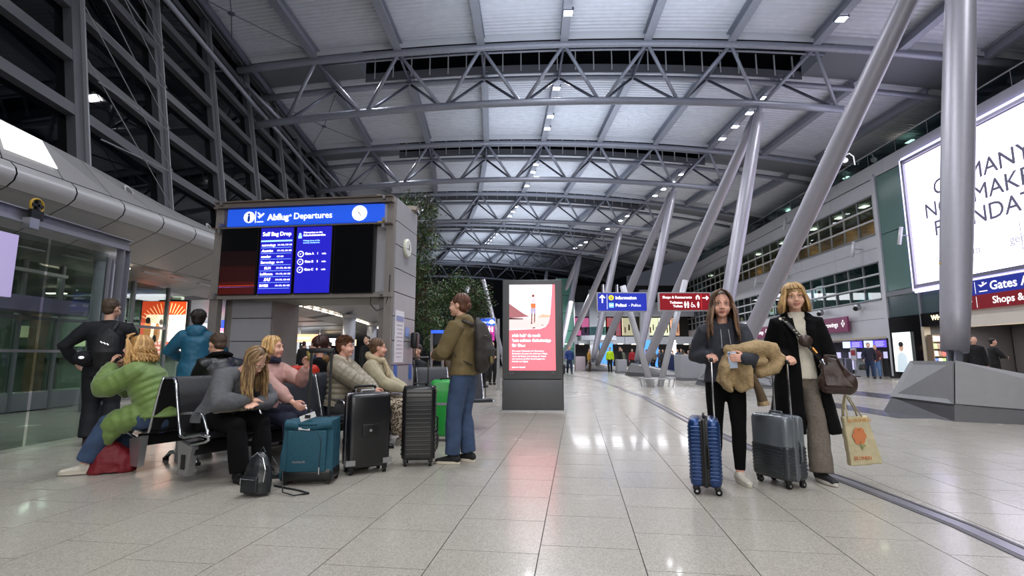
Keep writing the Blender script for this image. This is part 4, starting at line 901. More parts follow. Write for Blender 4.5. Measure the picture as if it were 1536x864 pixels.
b.prism([(-0.665, Y_, 3.19), (-0.645, Y_, 3.19), (-0.60, Y_, 3.15), (-0.62, Y_, 3.135)], (0, -0.004, 0)); b.build('plane_mark', white_e, SB)
MB().tube([(0.875, -0.108, 3.125), (0.875, -0.118, 3.125)], 0.108, 32).build('clock_face', white_e, SB)
b = MB(); b.prism([(0.87, -0.12, 3.125), (0.88, -0.12, 3.125), (0.905, -0.12, 3.085), (0.897, -0.12, 3.08)], (0, -0.003, 0)); b.prism([(0.868, -0.12, 3.12), (0.88, -0.12, 3.13), (0.84, -0.12, 3.155)], (0, -0.003, 0)); b.build('clock_hands', black, SB)
scr_k = mat('screen_black', '08080a', 0.12); s_blue = mat('screen_deep_blue', '1f1cae', 0.35, emit=0.95); s_bl2 = mat('screen_header_blue', '2a2ecc', 0.35, emit=1.35); s_red = mat('screen_dark_red', '200604', 0.12, emit=0.8)
def screen(x0, x1, m, label):
    S = box_o('screen', ((x0 + x1) / 2, -0.06, 2.485), (x1 - x0, 0.08, 0.97), black, U); S['label'] = label
    return S, box_o('display', ((x0 + x1) / 2, -0.104, 2.485), (x1 - x0 - 0.03, 0.01, 0.94), m, S)
S1, _ = screen(-1.2, -0.62, scr_k, 'dark screen with a red glow near its foot'); 
for z, h, m in ((2.10, 0.18, mat('red_glow_low', '3a0a04', 0.3, emit=0.9)), (2.30, 0.22, mat('red_glow_mid', '240604', 0.3, emit=0.8)), (2.52, 0.22, mat('red_glow_top', '140404', 0.3, emit=0.6)), (2.135, 0.008, mat('red_line', 'ff5a30', 0.3, emit=1.5)), (2.115, 0.006, mat('violet_line', '9a6ac8', 0.3, emit=1.0))):
    box_o('glow_band', (-0.91, -0.111, z), (0.54, 0.003, h), m, S1)
S2, _ = screen(-0.60, -0.08, s_blue, 'blue Self Bag Drop screen with airline rows'); S3, _ = screen(-0.055, 0.49, s_blue, 'blue security waiting time screen'); S4, _ = screen(0.51, 1.10, scr_k, 'black switched-off screen')
words('Self Bag Drop', 0.078, white_e, S2, (-0.34, -0.114, 2.84), RF_, align='CENTER', bold=0.02)
box_o('header_bar', (-0.34, -0.112, 2.765), (0.47, 0.003, 0.022), mat('header_cyan', '9ed8ff', 0.4, emit=1.3), S2)
rows = [('eurowings', '131-133, 137-138'), ('Austrian', '171-173, 181-183'), ('condor', '137-139'), ('Eurowings', '161-170'), ('KLM', '171-173, 181-183'), ('Lufthansa', '171-173, 181-182'), ('SAS', '171-173, 181-182'), ('SWISS', '171-173, 181-182')]
for k, (a_, b_) in enumerate(rows):
    z = 2.70 - 0.083 * k
    words(a_, 0.05 if k != 6 else 0.06, white_e, S2, (-0.56 if k not in (4, 6) else -0.5, -0.114, z - 0.01), RF_, bold=0.022, shear=0.3 if k in (1, 6) else 0)
    words(b_, 0.031, white_e, S2, (-0.325, -0.114, z - 0.005), RF_, bold=0.01); box_o('rule', (-0.34, -0.112, z - 0.032), (0.46, 0.002, 0.003), MAT['header_cyan'], S2)
words('Wartezeiten an den', 0.035, white_e, S3, (0.06, -0.114, 2.86), RF_, bold=0.005); words('Sicherheitskontrollen', 0.038, white_e, S3, (0.06, -0.114, 2.82), RF_, bold=0.02)
words('Waiting times at the\nsecurity checkpoints', 0.03, MAT['header_cyan'], S3, (0.06, -0.114, 2.745), RF_)
b = MB(); b.tube([(0.01, -0.108, 2.85), (0.01, -0.115, 2.85)], 0.018, 12); b.box((0.01, -0.112, 2.81), (0.05, 0.004, 0.04)); b.build('guard_mark', MAT['header_cyan'], S3)
for k, (a_, n_) in enumerate((('Gate A', '1'), ('Gate B', '3'), ('Gate C', '0'))):
    z = 2.565 - 0.112 * k
    b = MB(); b.tube([(0.035, -0.110, z), (0.035, -0.115, z)], 0.045, 20); b.build('clock_ring', white_e, S3); b = MB(); b.tube([(0.035, -0.113, z), (0.035, -0.117, z)], 0.034, 20); b.build('clock_disc', s_blue, S3)
    b = MB(); b.prism([(0.02, -0.119, z + 0.012), (0.032, -0.119, z - 0.004), (0.054, -0.119, z + 0.018), (0.032, -0.119, z - 0.016)], (0, -0.002, 0)); b.build('clock_hands', white_e, S3)
    words(a_, 0.045, white_e, S3, (0.1, -0.114, z - 0.012), RF_, bold=0.02); words(n_, 0.045, white_e, S3, (0.275, -0.114, z - 0.012), RF_, bold=0.01); words('min', 0.042, white_e, S3, (0.35, -0.114, z - 0.012), RF_)
box_o('portal_ceiling', (0.2, 0.45, 1.955), (1.85, 0.86, 0.03), mat('portal_underside', '9c988f', 0.5), U)
box_o('yellow_tag', (HW - 0.17, -0.1, 2.99), (0.1, 0.01, 0.02), mat('tag_yellow', 'c8b828', 0.5), U); box_o('grille_box', (HW - 0.17, -0.05, 3.12), (0.15, 0.06, 0.27), ug, U)
T = MB().tube([(HW + 0.015, 0.42, 2.72), (HW + 0.05, 0.42, 2.72)], 0.14, 28).build('wall_clock_rim', mat('clock_cream', 'c9c8b8', 0.4), U, True)
MB().tube([(HW + 0.05, 0.42, 2.72), (HW + 0.056, 0.42, 2.72)], 0.115, 28).build('dial', mat('dial_white', 'dfe0da', 0.4), T); MB().box((HW + 0.058, 0.45, 2.74), (0.004, 0.012, 0.09)).box((HW + 0.058, 0.39, 2.71), (0.004, 0.07, 0.01)).build('hands', black, T)
T = box_o('notice_sheet', (HW + 0.022, 0.22, 1.42), (0.01, 0.34, 0.72), mat('sheet_white', 'dcdce4', 0.4), U)
box_o('sheet_header', (HW + 0.03, 0.22, 1.67), (0.005, 0.28, 0.07), mat('sheet_blue', '8792c0', 0.5), T)
for k in range(9): box_o('text_line', (HW + 0.029, 0.22, 1.58 - 0.055 * k), (0.003, 0.24 - 0.03 * (k % 3), 0.008), mat('text_grey', '9a9aa8', 0.5), T)
box_o('blue_label', (HW + 0.02, 0.56, 1.5), (0.005, 0.16, 0.14), mat('label_blue', '7f95d0', 0.5), U)
for y in (0.12, 0.74): box_o('blue_sticker', (HW + 0.02, y, 0.92), (0.006, 0.12, 0.22), mat('sticker_blue', '2c63b4', 0.4), U); 
T = MB().box((HW + 0.09, 0.72, 1.38), (0.1, 0.16, 0.24), bev=0.03).build('black_bag', black, U, auto=True); MB().tube([(HW + 0.08, 0.68, 1.28), (HW + 0.08, 0.67, 1.05), (HW + 0.08, 0.71, 0.98), (HW + 0.08, 0.76, 1.05), (HW + 0.08, 0.77, 1.28)], 0.008, 6).build('cord', black, T)
MB().tube([(HW - 0.3, -0.06, 2.0), (HW - 0.3, -0.05, 1.85), (HW - 0.22, -0.04, 1.76), (HW - 0.1, -0.04, 1.8), (HW - 0.04, -0.06, 2.0), (HW - 0.03, -0.07, 2.25)], 0.006, 6).build('loose_cable', black, U)
fl = mat('floodlight_body', '9b9186', 0.5, 0.2)
for n, (x, y, lb) in enumerate(((-1.18, 0.3, 'leftmost, tilted'), (-0.62, 0.2, 'second from the left'), (0.55, 0.25, 'middle'), (1.12, 0.2, 'second from the right'), (1.3, 0.75, 'rearmost on the right'))):
    T = thing('floodlight', 'boxy grey floodlight on top of the information unit, %s' % lb, 'lamp', Matrix.Rotation(-PH, 4, 'Z') @ (Vector((x, y, HT - 0.0)) * 1.061) + Vector((-3.162, 7.448, -0.07)), -PH, 'floodlights on the information unit')
    b = MB(); b.hexa([(-0.15, -0.09, 0.06), (0.13, -0.09, 0.02), (0.13, 0.09, 0.02), (-0.15, 0.09, 0.06)], [(-0.11, -0.07, 0.12), (0.15, -0.07, 0.09), (0.15, 0.07, 0.09), (-0.11, 0.07, 0.12)]); b.build('lamp_head', fl, T)
    MB().tube([(0.12, 0, 0.06), (0.16, 0, -0.01)], 0.012, 6).build('bracket', alu, T)
# ================================================================ ADVERT KIOSK
K = thing('advert_kiosk', 'dark grey upright advert kiosk with a glowing pink and white poster screen', 'kiosk', (0.43, 10.72, 0), -PH * 0.35)
kg = mat('kiosk_grey', '58595b', 0.42, 0.25, var=0.03)
MB().box((0, 0.2, 1.73), (1.27, 0.36, 2.12), bev=0.012).build('housing', kg, K, auto=True); MB().box((0, 0.2, 0.335), (1.28, 0.37, 0.64), bev=0.01).build('lower_door', kg, K, auto=True)
box_o('shadow_gap', (0, 0.2, 0.66), (1.2, 0.3, 0.03), black, K); box_o('plinth', (0, 0.2, 0.015), (1.3, 0.39, 0.03), alu, K); box_o('side_post', (0.645, 0.1, 1.4), (0.02, 0.1, 2.78), black, K)
D = box_o('display', (0.0, 0.012, 1.765), (0.98, 0.02, 1.83), mat('poster_sky', 'f6e6ee', 0.4, emit=1.1), K)
pk = mat('poster_coral', 'ee6f7c', 0.4, emit=1.05); yk = -0.001
def flat(poly, name, m, dy=0.0): return MB().prism([(x, yk - dy, z) for x, z in poly], (0, -0.002, 0)).build(name, m, D)
arc = [(0.34 - 0.0 + 0.0, 2.67), (0.30, 2.2)] 
flat([(-0.49, 0.85), (0.49, 0.85), (0.49, 2.68), (0.435, 2.68), (0.42, 2.4), (0.39, 2.05), (0.35, 1.86), (0.28, 1.765), (0.17, 1.725), (-0.49, 1.70)], 'coral_field', pk)
flat([(-0.49, 1.96), (-0.3, 1.97), (-0.05, 1.99), (-0.16, 2.04), (-0.28, 2.12), (-0.42, 2.22), (-0.49, 2.27)], 'printed_cliff', mat('poster_cliff', 'a8686c', 0.5, emit=0.7), 0.002)
flat([(-0.49, 1.715), (0.17, 1.735), (0.29, 1.79), (0.355, 1.88), (0.385, 1.97), (-0.49, 1.95)], 'printed_beach', mat('poster_beach', 'e9c9c6', 0.5, emit=0.95), 0.002)
flat([(0.08, 1.965), (0.38, 1.97), (0.38, 2.02), (0.22, 2.045)], 'printed_hill', mat('poster_hill', 'e8b49a', 0.5, emit=0.9), 0.003)
flat([(-0.49, 1.93), (-0.2, 1.93), (-0.18, 1.95), (-0.49, 1.965)], 'printed_rocks', mat('poster_dark', '3c2c34', 0.5, emit=0.1), 0.004)
pf = MAT['poster_dark']
flat([(-0.03, 2.28), (0.08, 2.28), (0.09, 2.36), (0.05, 2.40), (-0.0, 2.40), (-0.04, 2.36)], 'printed_shirt', mat('poster_shirt', 'd9cfd8', 0.5, emit=0.8), 0.004)
flat([(-0.02, 2.15), (0.07, 2.15), (0.08, 2.27), (-0.03, 2.27)], 'printed_bag', mat('poster_orange', 'e2703c', 0.5, emit=0.9), 0.005)
flat([(-0.03, 2.05), (0.02, 2.05), (0.025, 2.12), (0.03, 2.05), (0.08, 2.05), (0.08, 2.17), (-0.03, 2.17)], 'printed_shorts', mat('poster_shorts', 'b9aecb', 0.5, emit=0.7), 0.006)
flat([(-0.02, 1.85), (0.0, 1.85), (0.01, 2.05), (-0.02, 2.05)], 'printed_leg', mat('poster_skin', '8a5a4c', 0.5, emit=0.4), 0.006); flat([(0.04, 1.86), (0.06, 1.86), (0.07, 2.05), (0.04, 2.05)], 'printed_leg', MAT['poster_skin'], 0.006)
flat([(0.0, 2.41), (0.05, 2.41), (0.055, 2.45), (0.025, 2.47), (-0.005, 2.45)], 'printed_head', mat('poster_head', '9a5a4a', 0.5, emit=0.4), 0.006)
flat([(-0.03, 1.83), (0.01, 1.84), (0.0, 1.87), (-0.02, 1.86)], 'printed_shoe', pf, 0.007); flat([(0.0, 1.735), (0.07, 1.74), (0.06, 1.76), (0.01, 1.755)], 'printed_stone', pf, 0.006); flat([(0.18, 1.80), (0.25, 1.80), (0.23, 1.815)], 'printed_stone', pf, 0.006)
words('rtl', 0.09, mat('poster_pale_pink', 'f2b9b6', 0.5, emit=0.9), D, (-0.19, yk - 0.004, 2.56), RF_)
for k, t_ in enumerate(('»Ich hab’ da noch', '’nen echten Geheimtipp', 'für Sie.«')): words(t_, 0.085, white_e, D, (-0.43, yk - 0.004, 1.56 - 0.105 * k), RF_, bold=0.03)
for k, t_ in enumerate(('Die neuen Reiseziele der Deutschen', 'Entdecken Sie jetzt die schönsten Wege', 'durch die Berge und entlang der Küste', 'mit unserem großen Reisemagazin im', 'Handel und digital.')): words(t_, 0.046, white_e, D, (-0.43, yk - 0.004, 1.245 - 0.055 * k), RF_, bold=0.006)
words('jetzt im Handel', 0.045, white_e, D, (-0.43, yk - 0.004, 0.905), RF_, bold=0.01)
words('stroeer', 0.035, MAT['text_grey'], K, (-0.49, 0.015, 0.79), RF_); words('DUS', 0.035, MAT['text_grey'], K, (0.40, 0.015, 0.79), RF_)
# ================================================================ SIGN ON CROSSED POLES
V = thing('crossed_pole_stand', 'white A-shaped stand of two crossed poles with a low ring rail, carrying two signs', 'stand', (5.6, 19.4, 0))
def P2(px, py, Y):      # pixel measured in the photograph -> point at depth Y
    c_, s_ = math.cos(math.atan(103 / 753.0)), math.sin(math.atan(103 / 753.0)); u = (px - 768) / 753.0; v = (432 - py) / 753.0
    r = Vector((u, c_ - v * s_, s_ + v * c_)); return Vector((0, 0, 1.14)) + r * (Y / r.y)
wp = mat('white_pole_paint', 'c2c2c8', 0.4, 0.2)
O_ = Vector((5.6, 19.4, 0))
MB().tube([P2(977, 581, 19.4) - O_, P2(934, 429, 19.8) - O_], 0.12, 16).build('pole', wp, V, True); MB().tube([P2(990, 580, 19.7) - O_, P2(1028, 421, 20.0) - O_], 0.12, 16).build('pole', wp, V, True)
ringc = Vector((5.55, 19.5, 0)) - O_; b = MB()
MB().tube([ringc + Vector((0.68 * math.cos(2 * PI * k / 24), 0.5 * math.sin(2 * PI * k / 24), 0.32)) for k in range(25)], 0.025, 6).build('ring_rail', wp, V, True)
for k in range(12):
    a = 2 * PI * k / 12; MB().cyl(ringc + Vector((0.6 * math.cos(a), 0.44 * math.sin(a), 0)), ringc + Vector((0.68 * math.cos(a), 0.5 * math.sin(a), 0.32)), 0.014, 6).build('ring_baluster', wp, V)
def sgn(x0, x1, y0, y1, Y, m, label):
    a, c = P2(x0, y1, Y), P2(x1, y0, Y); cx, cz = (a.x + c.x) / 2, (a.z + c.z) / 2
    S = thing('hanging_sign', label, 'sign', (cx, Y, cz)); wd, h = c.x - a.x, c.z - a.z
    box_o('frame', (0, 0.06, 0), (wd + 0.08, 0.14, h + 0.08), wp, S); box_o('face', (0, -0.02, 0), (wd, 0.03, h), m, S)
    for sx in (-0.3, 0.3): box_o('bracket', (sx * wd, 0.35, 0), (0.05, 0.5, 0.05), alu, S)
    return S, wd, h
b_on = mat('sign_blue_lit', '1a2a9c', 0.4, emit=0.9); r_on = mat('sign_red_lit', '7a0c18', 0.4, emit=0.8)
S, wd, h = sgn(897, 969, 440, 466, 19.1, b_on, 'blue Information and Polizei sign on the crossed white poles')
def arrow_f(x, z, h_, ang, parent, m=None):
    R = Matrix.Rotation(ang, 3, 'Y'); Q = lambda u, v: Vector((x, -0.036, z)) + R @ Vector((u * h_, 0, v * h_)); b = MB()
    b.prism([Q(-0.07, -0.5), Q(0.07, -0.5), Q(0.07, 0.4), Q(-0.07, 0.4)], (0, -0.006, 0))
    for sg_ in (-1, 1): b.prism([Q(0, 0.5), Q(0.36 * sg_, 0.14), Q(0.26 * sg_, 0.04), Q(0, 0.3)], (0, -0.006, 0))
    b.build('arrow_mark', m or white_e, parent)
arrow_f(-0.76, 0.12, 0.32, 0, S); box_o('divider', (-0.58, -0.04, 0), (0.012, 0.006, h * 0.85), white_e, S)
MB().tube([(-0.42, -0.036, 0.16), (-0.42, -0.045, 0.16)], 0.1, 20).build('info_disc', mat('info_yellow', 'f2dc28', 0.5, emit=1.0), S); words('i', 0.19, MAT['sign_ink_blue'], S, (-0.42, -0.05, 0.095), RF_, align='CENTER', bold=0.03)
box_o('police_emblem', (-0.42, -0.04, -0.13), (0.18, 0.008, 0.18), mat('emblem_cyan', '7cc4f0', 0.5, emit=1.0), S); box_o('emblem_bar', (-0.42, -0.046, -0.13), (0.14, 0.006, 0.05), white_e, S)
words('Information', 0.17, white_e, S, (-0.26, -0.04, 0.1), RF_, bold=0.02); words('Polizei', 0.16, white_e, S, (-0.26, -0.04, -0.18), RF_, bold=0.022); words('- Police', 0.155, white_e, S, (0.24, -0.04, -0.18), RF_)
S, wd, h = sgn(990, 1064, 440, 465, 19.1, r_on, 'maroon Shops, Restaurants and Toilets sign beside the brown-haired woman')
words('Shops & Restaurants', 0.135, white_e, S, (-0.86, -0.04, 0.12), RF_, bold=0.012); words('Toiletten', 0.13, white_e, S, (-0.1, -0.04, -0.08), RF_, align='RIGHT', bold=0.015); words('Toilets', 0.13, white_e, S, (-0.1, -0.04, -0.22), RF_, align='RIGHT', bold=0.015)
box_o('divider', (0.62, -0.04, 0), (0.012, 0.006, h * 0.9), mat('divider_red', 'e04040', 0.5, emit=0.9), S); arrow_f(0.79, 0.14, 0.24, PI / 2, S)
def wc(x, z, h_, parent, skirt, m=white_e):
    b = MB(); b.tube([(x, -0.036, z + h_ * 0.42), (x, -0.045, z + h_ * 0.42)], h_ * 0.1, 10)
    b.prism([(x - h_ * 0.14, -0.036, z + h_ * 0.3), (x - h_ * (0.2 if skirt else 0.14), -0.036, z - h_ * 0.12), (x - h_ * 0.1, -0.036, z - h_ * 0.12), (x - h_ * 0.1, -0.036, z - h_ * 0.5), (x + h_ * 0.1, -0.036, z - h_ * 0.5), (x + h_ * 0.1, -0.036, z - h_ * 0.12), (x + h_ * (0.2 if skirt else 0.14), -0.036, z - h_ * 0.12), (x + h_ * 0.14, -0.036, z + h_ * 0.3)][::-1], (0, -0.006, 0)); b.build('person_mark', m, parent)
wc(0.0, -0.12, 0.24, S, True); wc(0.11, -0.12, 0.24, S, False); wc(0.5, -0.12, 0.22, S, True)
b = MB(); b.tube([(0.27, -0.04, -0.03), (0.24, -0.04, -0.12), (0.33, -0.04, -0.13), (0.38, -0.04, -0.22)], 0.014, 6); b.tube([(0.21, -0.04, -0.16), (0.27, -0.04, -0.22), (0.33, -0.04, -0.17)], 0.012, 6); b.build('wheelchair_mark', white_e, S)
b = MB(); b.prism([(0.42, -0.036, 0.08), (0.42, -0.036, 0.19), (0.49, -0.036, 0.26), (0.56, -0.036, 0.19), (0.56, -0.036, 0.08), (0.52, -0.036, 0.08), (0.52, -0.036, 0.18), (0.46, -0.036, 0.18), (0.46, -0.036, 0.08)], (0, -0.006, 0)); b.build('shop_mark', white_e, S)
for n, (px, Y) in enumerate(((904, 19.0), (925, 19.3))):
    p = P2(px, 437, Y); o = MB().tube([(0, 0, 0.0), (0, 0, 0.32)], 0.06, 10).build('sign_camera', chrome); o.location = p - Vector((0, 0, 0.06)); tag(o, 'small chrome cylinder standing on the blue sign, %s' % ('left', 'right')[n], 'camera', 'cylinders on the blue sign')
# signs beyond the hooded person
S, wd, h = sgn(716, 742, 478, 488, 17.5, mat('far_sign_blue', '2a5ae0', 0.4, emit=1.2), 'small blue Departures sign beyond the hooded traveller'); words('Departures', 0.13, white_e, S, (-0.28, -0.04, -0.05), RF_); MB().tube([(0.2, -0.036, 0), (0.2, -0.045, 0)], 0.08, 16).build('clock_disc', white_e, S)
T = thing('toilet_sign_post', 'pink toilets sign with person marks and arrow on a grey post', 'sign', (P2(733, 560, 17.6).x, 17.6, 0))
MB().cyl((0.33, 0, 0), (0.33, 0, 2.45), 0.05, 10).build('post', alu, T); MB().cyl((-0.35, 0, 0), (-0.35, 0, 2.45), 0.05, 10).build('post', alu, T)
f = box_o('face', (0, -0.06, 1.98), (0.4, 0.05, 0.58), mat('sign_magenta', 'b02a8c', 0.4, emit=1.0), T); wc(-0.1, 2.08, 0.22, f, False); wc(0.02, 2.08, 0.22, f, True); box_o('card', (0.12, -0.088, 2.08), (0.06, 0.004, 0.18), white_e, f)
for ch in f.children: ch.location.y -= 0.055
arrow_f(0.0, 1.8, 0.24, PI / 2, f); f.children[-1].location.y -= 0.06
o = box_o('face_small', (-0.42, -0.04, 2.05), (0.14, 0.05, 0.5), MAT['sign_magenta'], T)
T = thing('boarding_gate_sign', 'small blue topped grey sign frame left of the hooded traveller', 'sign', (P2(655, 560, 9.8).x, 9.8, 0))
box_o('blue_header', (0, 0, 1.62), (0.24, 0.05, 0.06), MAT['far_sign_blue'], T); box_o('panel', (-0.0, 0.02, 1.48), (0.22, 0.03, 0.22), mat('panel_dark', '26282c', 0.3), T)
for sx in (-0.11, 0.11): MB().cyl((sx, 0, 0), (sx, 0, 1.64), 0.025, 8).build('post', alu, T)
# ================================================================ INDOOR TREES
leaf_m = mat('fig_leaf', '3f5a2c', 0.45, var=0.45, vs_=1.7); leaf_b = mat('fig_leaf_brown', '6a4a2c', 0.6, var=0.3, vs_=2); bark = mat('bark', '5a4a3a', 0.8, var=0.3, bump=0.4)
def tree(loc, label, blobs, n, trunk_h, seed, pot=True):
    rnd = random.Random(seed); T = thing('indoor_tree', label, 'tree', loc, 0, 'indoor fig trees'); V_ = []; F_ = []; V2 = []; F2 = []
    tot = sum(b_[3] * b_[4] * b_[5] for b_ in blobs)
    br = MB(); base = Vector((0, 0, 0.5)); fork = Vector((0.05, 0, trunk_h)); br.tube([base, fork * 0.5 + Vector((0.04, 0.02, 0.2)), fork], [0.09, 0.07, 0.06], 8)
    for (cx, cy, cz, rx, ry, rz) in blobs:
        c = Vector((cx, cy, cz)); br.tube([fork - Vector((0, 0, 0.3)), (fork + c) / 2 + Vector((rnd.uniform(-.1, .1), 0, 0)), c], [0.045, 0.03, 0.015], 6)
        for _ in range(5):
            e = c + Vector((rnd.uniform(-1, 1) * rx * 0.8, rnd.uniform(-1, 1) * ry * 0.8, rnd.uniform(-0.8, 0.8) * rz)); br.tube([c, (c + e) / 2 + Vector((0, 0, 0.04)), e], [0.014, 0.01, 0.004], 4)
        m = int(n * rx * ry * rz / tot) if False else int(n / len(blobs))
        clumps = [c + Vector((rx * math.sin(a) * math.cos(p_) * q, ry * math.sin(a) * math.sin(p_) * q, rz * math.cos(a) * q)) for a, p_, q in [(math.acos(rnd.uniform(-1, 1)), rnd.uniform(0, 2 * PI), rnd.uniform(0.35, 1.0)) for _ in range(38)]]
        for _ in range(m):
            k = rnd.choice(clumps); sp = 0.3 * (rx + rz) / 2
            p = k + Vector((rnd.gauss(0, sp * 0.55), rnd.gauss(0, sp * 0.55), rnd.gauss(0, sp * 0.55)))
            a = rnd.uniform(0, 2 * PI); tl = rnd.uniform(-1.2, 0.5); d = Vector((math.cos(a) * math.cos(tl), math.sin(a) * math.cos(tl), math.sin(tl))); s_ = d.cross(Vector((rnd.uniform(-.4, .4), rnd.uniform(-.4, .4), 1))).normalized()
            L_ = rnd.uniform(0.05, 0.085); wv, wf = (V_, F_) if rnd.random() > 0.08 else (V2, F2)
            i = len(wv); nn = d.cross(s_) * L_ * 0.1
            wv += [p, p + d * L_ * 0.5 + s_ * L_ * 0.24 + nn, p + d * L_, p + d * L_ * 0.5 - s_ * L_ * 0.24 + nn]; wf.append((i, i + 1, i + 2, i + 3))
    b = MB(); b.add(V_, F_); o = b.build('foliage', leaf_m, T); o['kind'] = 'stuff'
    b = MB(); b.add(V2, F2); o = b.build('brown_leaves', leaf_b, T); o['kind'] = 'stuff'
    br.build('branches', bark, T, True)
    if pot: MB().tube([(0, 0, 0), (0, 0, 0.55), (0, 0, 0.5)], [0.42, 0.5, 0.46], 20).build('planter', mat('planter_grey', '5f6064', 0.5), T)
def tl(px, py, Y, base): return tuple(P2(px, py, Y) - base)
b1 = Vector((P2(612, 560, 10.2).x, 10.2, 0))
tree(b1, 'tall indoor fig tree rising behind the information unit', [(*tl(622, 315, 10.2, b1), 0.5, 0.5, 0.36), (*tl(636, 355, 10.2, b1), 0.42, 0.45, 0.36), (*tl(628, 400, 10.2, b1), 0.5, 0.5, 0.33), (*tl(640, 435, 10.2, b1), 0.36, 0.45, 0.4), (*tl(643, 480, 10.2, b1), 0.35, 0.4, 0.35)], 5200, 2.0, 3)
b2 = Vector((P2(690, 560, 13.5).x, 13.5, 0))
tree(b2, 'broad round indoor fig tree behind the hooded traveller', [(*tl(690, 440, 13.5, b2), 0.75, 0.6, 0.5), (*tl(655, 470, 13.5, b2), 0.55, 0.5, 0.55), (*tl(718, 455, 13.5, b2), 0.42, 0.5, 0.5), (*tl(668, 500, 13.5, b2), 0.5, 0.5, 0.45)], 9000, 1.5, 5)
b3 = Vector((P2(668, 560, 11.6).x, 11.6, 0))
tree(b3, 'low bushy indoor plant at the foot of the round fig tree', [(*tl(668, 508, 11.6, b3), 0.34, 0.3, 0.2), (*tl(650, 515, 11.6, b3), 0.25, 0.3, 0.2)], 1500, 1.1, 8)
# slender pole frame beyond the trees
for n, (a, c, lb) in enumerate((((678, 556), (702, 430), 'left'), ((760, 560), (725, 420), 'right'))): 
    p0, p1 = P2(*a, 30), P2(c[0], c[1], 32); T = MB().tube([Vector((0, 0, 0)), p1 - p0], 0.13, 10).build('slender_column', col_m, None, True); T.location = p0; tag(T, 'slender pale column slanting beyond the trees, %s one' % lb, 'column', 'slender columns beyond the trees')
# ================================================================ BENCHES
seat_m = mat('bench_black_leather', '1a1a1d', 0.36, bump=0.12, bs=60); seat_g = mat('bench_slate_leather', '2e3138', 0.42, bump=0.1, bs=60)
def make_seat(label, grp, m=None, arms=(1,), z0=0.0):
    """one beam seat facing local +x; width along y"""
    m = m or seat_m; T = thing('beam_seat', label, 'seat', (0, 0, 0), 0, grp); W2 = 0.25
    def pad(pts, th, nm):
        b = MB(); n = len(pts); V_ = []; F_ = []
        for i, (x, z) in enumerate(pts):
            t = Vector((pts[min(i + 1, n - 1)][0] - pts[max(i - 1, 0)][0], 0, pts[min(i + 1, n - 1)][1] - pts[max(i - 1, 0)][1])).normalized(); nn = Vector((-t.z, 0, t.x)) * th
            for y in (-W2, W2): V_.append(Vector((x, y, z)) + nn)
            for y in (W2, -W2): V_.append(Vector((x, y, z)) - nn)
        for i in range(n - 1):
            for k in range(4): F_.append((i * 4 + k, i * 4 + (k + 1) % 4, (i + 1) * 4 + (k + 1) % 4, (i + 1) * 4 + k))
        F_ += [(3, 2, 1, 0), tuple((n - 1) * 4 + k for k in range(4))]; b.add(V_, F_); return b.build(nm, m, T, auto=True)
    prof = [(0.24, 0.425), (0.18, 0.44), (0.0, 0.415), (-0.16, 0.39), (-0.22, 0.41)]; pad(prof, 0.022, 'seat_pad')
    pb = [(-0.22, 0.42), (-0.26, 0.55), (-0.32, 0.75), (-0.36, 0.88), (-0.40, 0.93)]; pad(pb, 0.018, 'backrest')
    for y in (-W2 - 0.012, W2 + 0.012): MB().tube([(0.25, y, 0.42), (0.1, y, 0.43), (-0.15, y, 0.385), (-0.22, y, 0.40), (-0.265, y, 0.55), (-0.325, y, 0.75), (-0.365, y, 0.88), (-0.405, y, 0.94)], 0.014, 8).build('side_frame', chrome, T, True)
    for a in arms:
        y = a * (W2 + 0.02); A_ = MB().tube([(-0.22, y, 0.60), (-0.1, y, 0.615), (0.08, y, 0.62), (0.14, y, 0.60), (0.22, y, 0.47), (0.25, y, 0.40), (0.2, y, 0.375), (0.0, y, 0.33), (-0.12, y, 0.30)], 0.018, 8, ry=0.013).build('armrest', chrome, T, True)
        b = MB(); b.hexa([(-0.14, y - 0.03, 0.06), (0.0, y - 0.03, 0.06), (0.0, y + 0.03, 0.06), (-0.14, y + 0.03, 0.06)], [(-0.18, y - 0.03, 0.36), (0.05, y - 0.03, 0.32), (0.05, y + 0.03, 0.32), (-0.18, y + 0.03, 0.36)]); b.build('end_bracket', alu, T); box_o('bracket_slot', (-0.07, y - 0.032, 0.18), (0.06, 0.01, 0.13), black, T)
    return T
AX = Vector((math.sin(math.radians(28)), math.cos(math.radians(28)), 0)); FX = Vector((AX.y, -AX.x, 0))
S0 = Vector((-2.82, 5.02, 0)); L0 = S0 - FX * 0.98
R0 = math.atan2(FX.y, FX.x)
occ_r = ['nearest, under the woman in grey', 'second, under the woman in pink', 'empty third seat behind the teal bag', 'fourth, under the puffer jacket man', 'fifth, under the leopard-print woman']
occ_l = ['nearest, under the woman in green', 'second, under the leather jacket man', 'third, empty', 'fourth, under the curly-haired woman']
SP = 0.56
for i in range(5):
    T = make_seat('black leather airport beam seat in the right-facing row, %s' % occ_r[i], 'seats of the right-facing row', seat_m if i < 2 else seat_g, arms=(-1,) if i < 4 else (-1, 1)); T.location = S0 + AX * SP * i; T.rotation_euler = (0, 0, R0)
for i in range(4):
    T = make_seat('black leather airport beam seat in the left-facing row, %s' % occ_l[i], 'seats of the left-facing row', seat_m, arms=(1,)); T.location = L0 + AX * SP * i; T.rotation_euler = (0, 0, R0 + PI)
